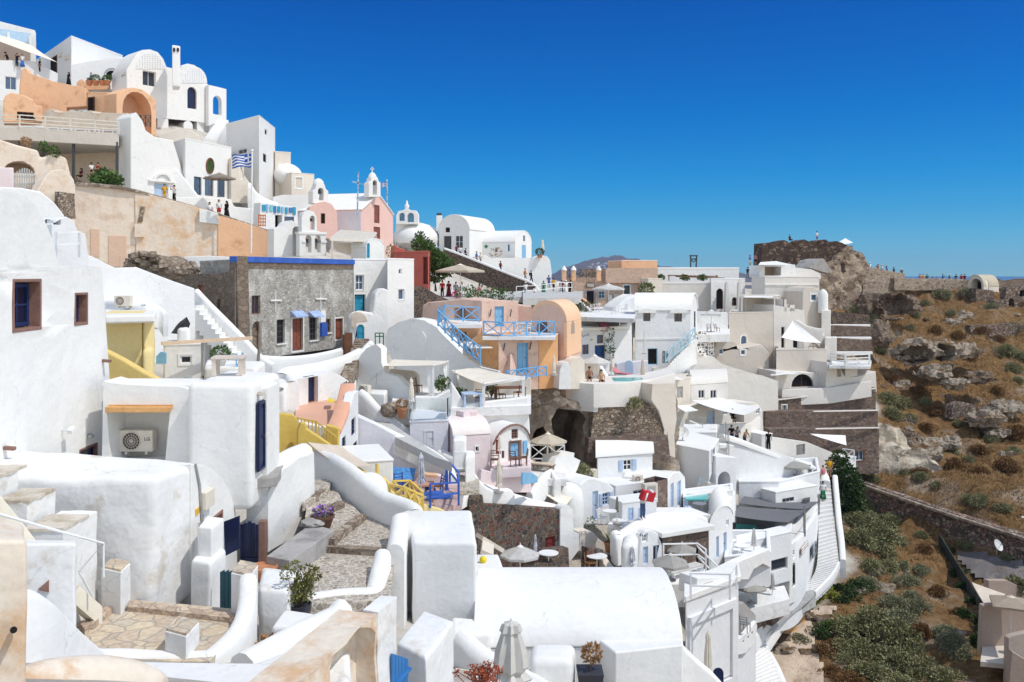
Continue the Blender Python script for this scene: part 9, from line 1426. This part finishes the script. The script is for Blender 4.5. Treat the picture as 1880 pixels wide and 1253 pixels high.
def island():
 bm=B();d0=5200;prof=[(960,505),(1000,503),(1018,498),(1040,487),(1070,474),(1096,470),(1112,469),(1124,465),(1136,465),(1150,468),(1160,469),(1180,476),(1215,484),(1260,490),(1340,497),(1420,503)]
 rows=[]
 for k in range(13):
  t=k/12;row=[]
  for i in range(91):
   x=950+i*5.4;top=float(np.interp(x,[a for a,b in prof],[b for a,b in prof]));z=zy(top,d0)+noise.fractal(Vector((i*.35,0,0)),1,2,4)*3
   f=math.sin(t*math.pi/2)**.9 if t<.8 else 1-.6*(t-.8)/.2;zz=-125+(z+125)*f;p=W(x,505,d0-900+t*1125);p.z=zz+noise.fractal(Vector((i*.3,k*.5,2)),1,2,4)*14*(t if t<.8 else.6);row.append(bm.verts.new(p))
  rows.append(row)
 for a,b in zip(rows,rows[1:]):
  for i in range(90):bm.faces.new((a[i],a[i+1],b[i+1],b[i]))
 t=NT('island_rock');t.end(t.ramp(t.noise(.012,6,.65),[(.3,(.07,.05,.045)),(.6,(.15,.11,.09)),(.75,(.22,.18,.15))]),None,.9,.1);struct('island_hill',bm,t.m)
 q=random.Random(3);bm=B()
 for i in range(70):
  x=q.gauss(1118,16);y=q.gauss(488,2.2);p=W(x,y,d0-480);box(bm,p,(q.uniform(5,14),9,q.uniform(3,6)))
 o=solo('island_village','pale far-off village scattered on the hazy island across the bay','village',bm,WPAINT,kind='stuff')
island()
hb=B();hull(hb,[Vector(p)for p in((-2600,-60,-126),(2600,-60,-126),(5200,7600,-126),(-5200,7600,-126))],[Vector(p)for p in((-2600,-60,150),(2600,-60,150),(5200,7600,150),(-5200,7600,150))])
hm=bpy.data.materials.new('air_haze');hm.use_nodes=True;nt=hm.node_tree;nt.nodes.clear();out=nt.nodes.new('ShaderNodeOutputMaterial');pv=nt.nodes.new('ShaderNodeVolumePrincipled')
pv.inputs['Color'].default_value=(.42,.62,1,1);pv.inputs['Density'].default_value=HAZE if'HAZE'in globals()else.00008;pv.inputs['Anisotropy'].default_value=.2;nt.links.new(pv.outputs[0],out.inputs['Volume'])
if USE_HAZE:
 o=link('haze',mesh(hb,'haze',hm,False));o['kind']='stuff';o['label']='blue summer haze over the bay'
else:hb.free()
AZ,EL=math.radians(-24),math.radians(58)
sd=Vector((math.cos(EL)*math.cos(AZ),math.cos(EL)*math.sin(AZ),math.sin(EL)))
L=bpy.data.lights.new('sun','SUN');L.energy=2.5;L.angle=math.radians(.53);L.color=(1,.955,.88);lo=link('sun',L);lo.rotation_euler=sd.to_track_quat('Z','Y').to_euler();lo.location=(0,0,80)
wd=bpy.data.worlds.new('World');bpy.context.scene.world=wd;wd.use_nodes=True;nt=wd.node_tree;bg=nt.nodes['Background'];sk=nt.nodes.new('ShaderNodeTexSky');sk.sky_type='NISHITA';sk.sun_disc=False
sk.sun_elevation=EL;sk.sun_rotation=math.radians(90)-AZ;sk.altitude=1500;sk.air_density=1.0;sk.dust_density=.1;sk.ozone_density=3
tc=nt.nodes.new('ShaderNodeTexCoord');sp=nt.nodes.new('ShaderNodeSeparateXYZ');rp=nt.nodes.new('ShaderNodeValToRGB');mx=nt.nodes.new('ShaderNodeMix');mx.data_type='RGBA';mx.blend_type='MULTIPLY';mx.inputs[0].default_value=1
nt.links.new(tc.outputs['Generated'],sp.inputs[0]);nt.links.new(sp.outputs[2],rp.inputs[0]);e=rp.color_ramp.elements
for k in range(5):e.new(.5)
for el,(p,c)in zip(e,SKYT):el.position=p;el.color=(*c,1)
nt.links.new(sk.outputs[0],mx.inputs[6]);m2=nt.nodes.new('ShaderNodeMix');m2.data_type='RGBA';r2=nt.nodes.new('ShaderNodeMapRange');r2.inputs[1].default_value=.35;r2.inputs[2].default_value=.76;nt.links.new(sp.outputs[1],r2.inputs[0]);nt.links.new(r2.outputs[0],m2.inputs[0]);m2.inputs[6].default_value=(*SKYFILL,1);nt.links.new(rp.outputs[0],m2.inputs[7]);nt.links.new(m2.outputs[2],mx.inputs[7]);nt.links.new(mx.outputs[2],bg.inputs['Color']);bg.inputs['Strength'].default_value=.13
cam=bpy.data.cameras.new('camera');co=link('camera',cam);co.location=(0,0,0);co.rotation_euler=(math.radians(90),0,0);cam.sensor_width=36;cam.lens=36*F/1880;cam.shift_y=-(626.5-HY)/1880;cam.clip_start=.5;cam.clip_end=90000
S=bpy.context.scene;S.camera=co;S.view_settings.view_transform='Standard';S.view_settings.look='None';S.view_settings.exposure=.2;S.view_settings.gamma=1
S.cycles.max_bounces=6;S.cycles.volume_bounces=0;S.cycles.use_denoising=True;S.cycles.use_adaptive_sampling=True
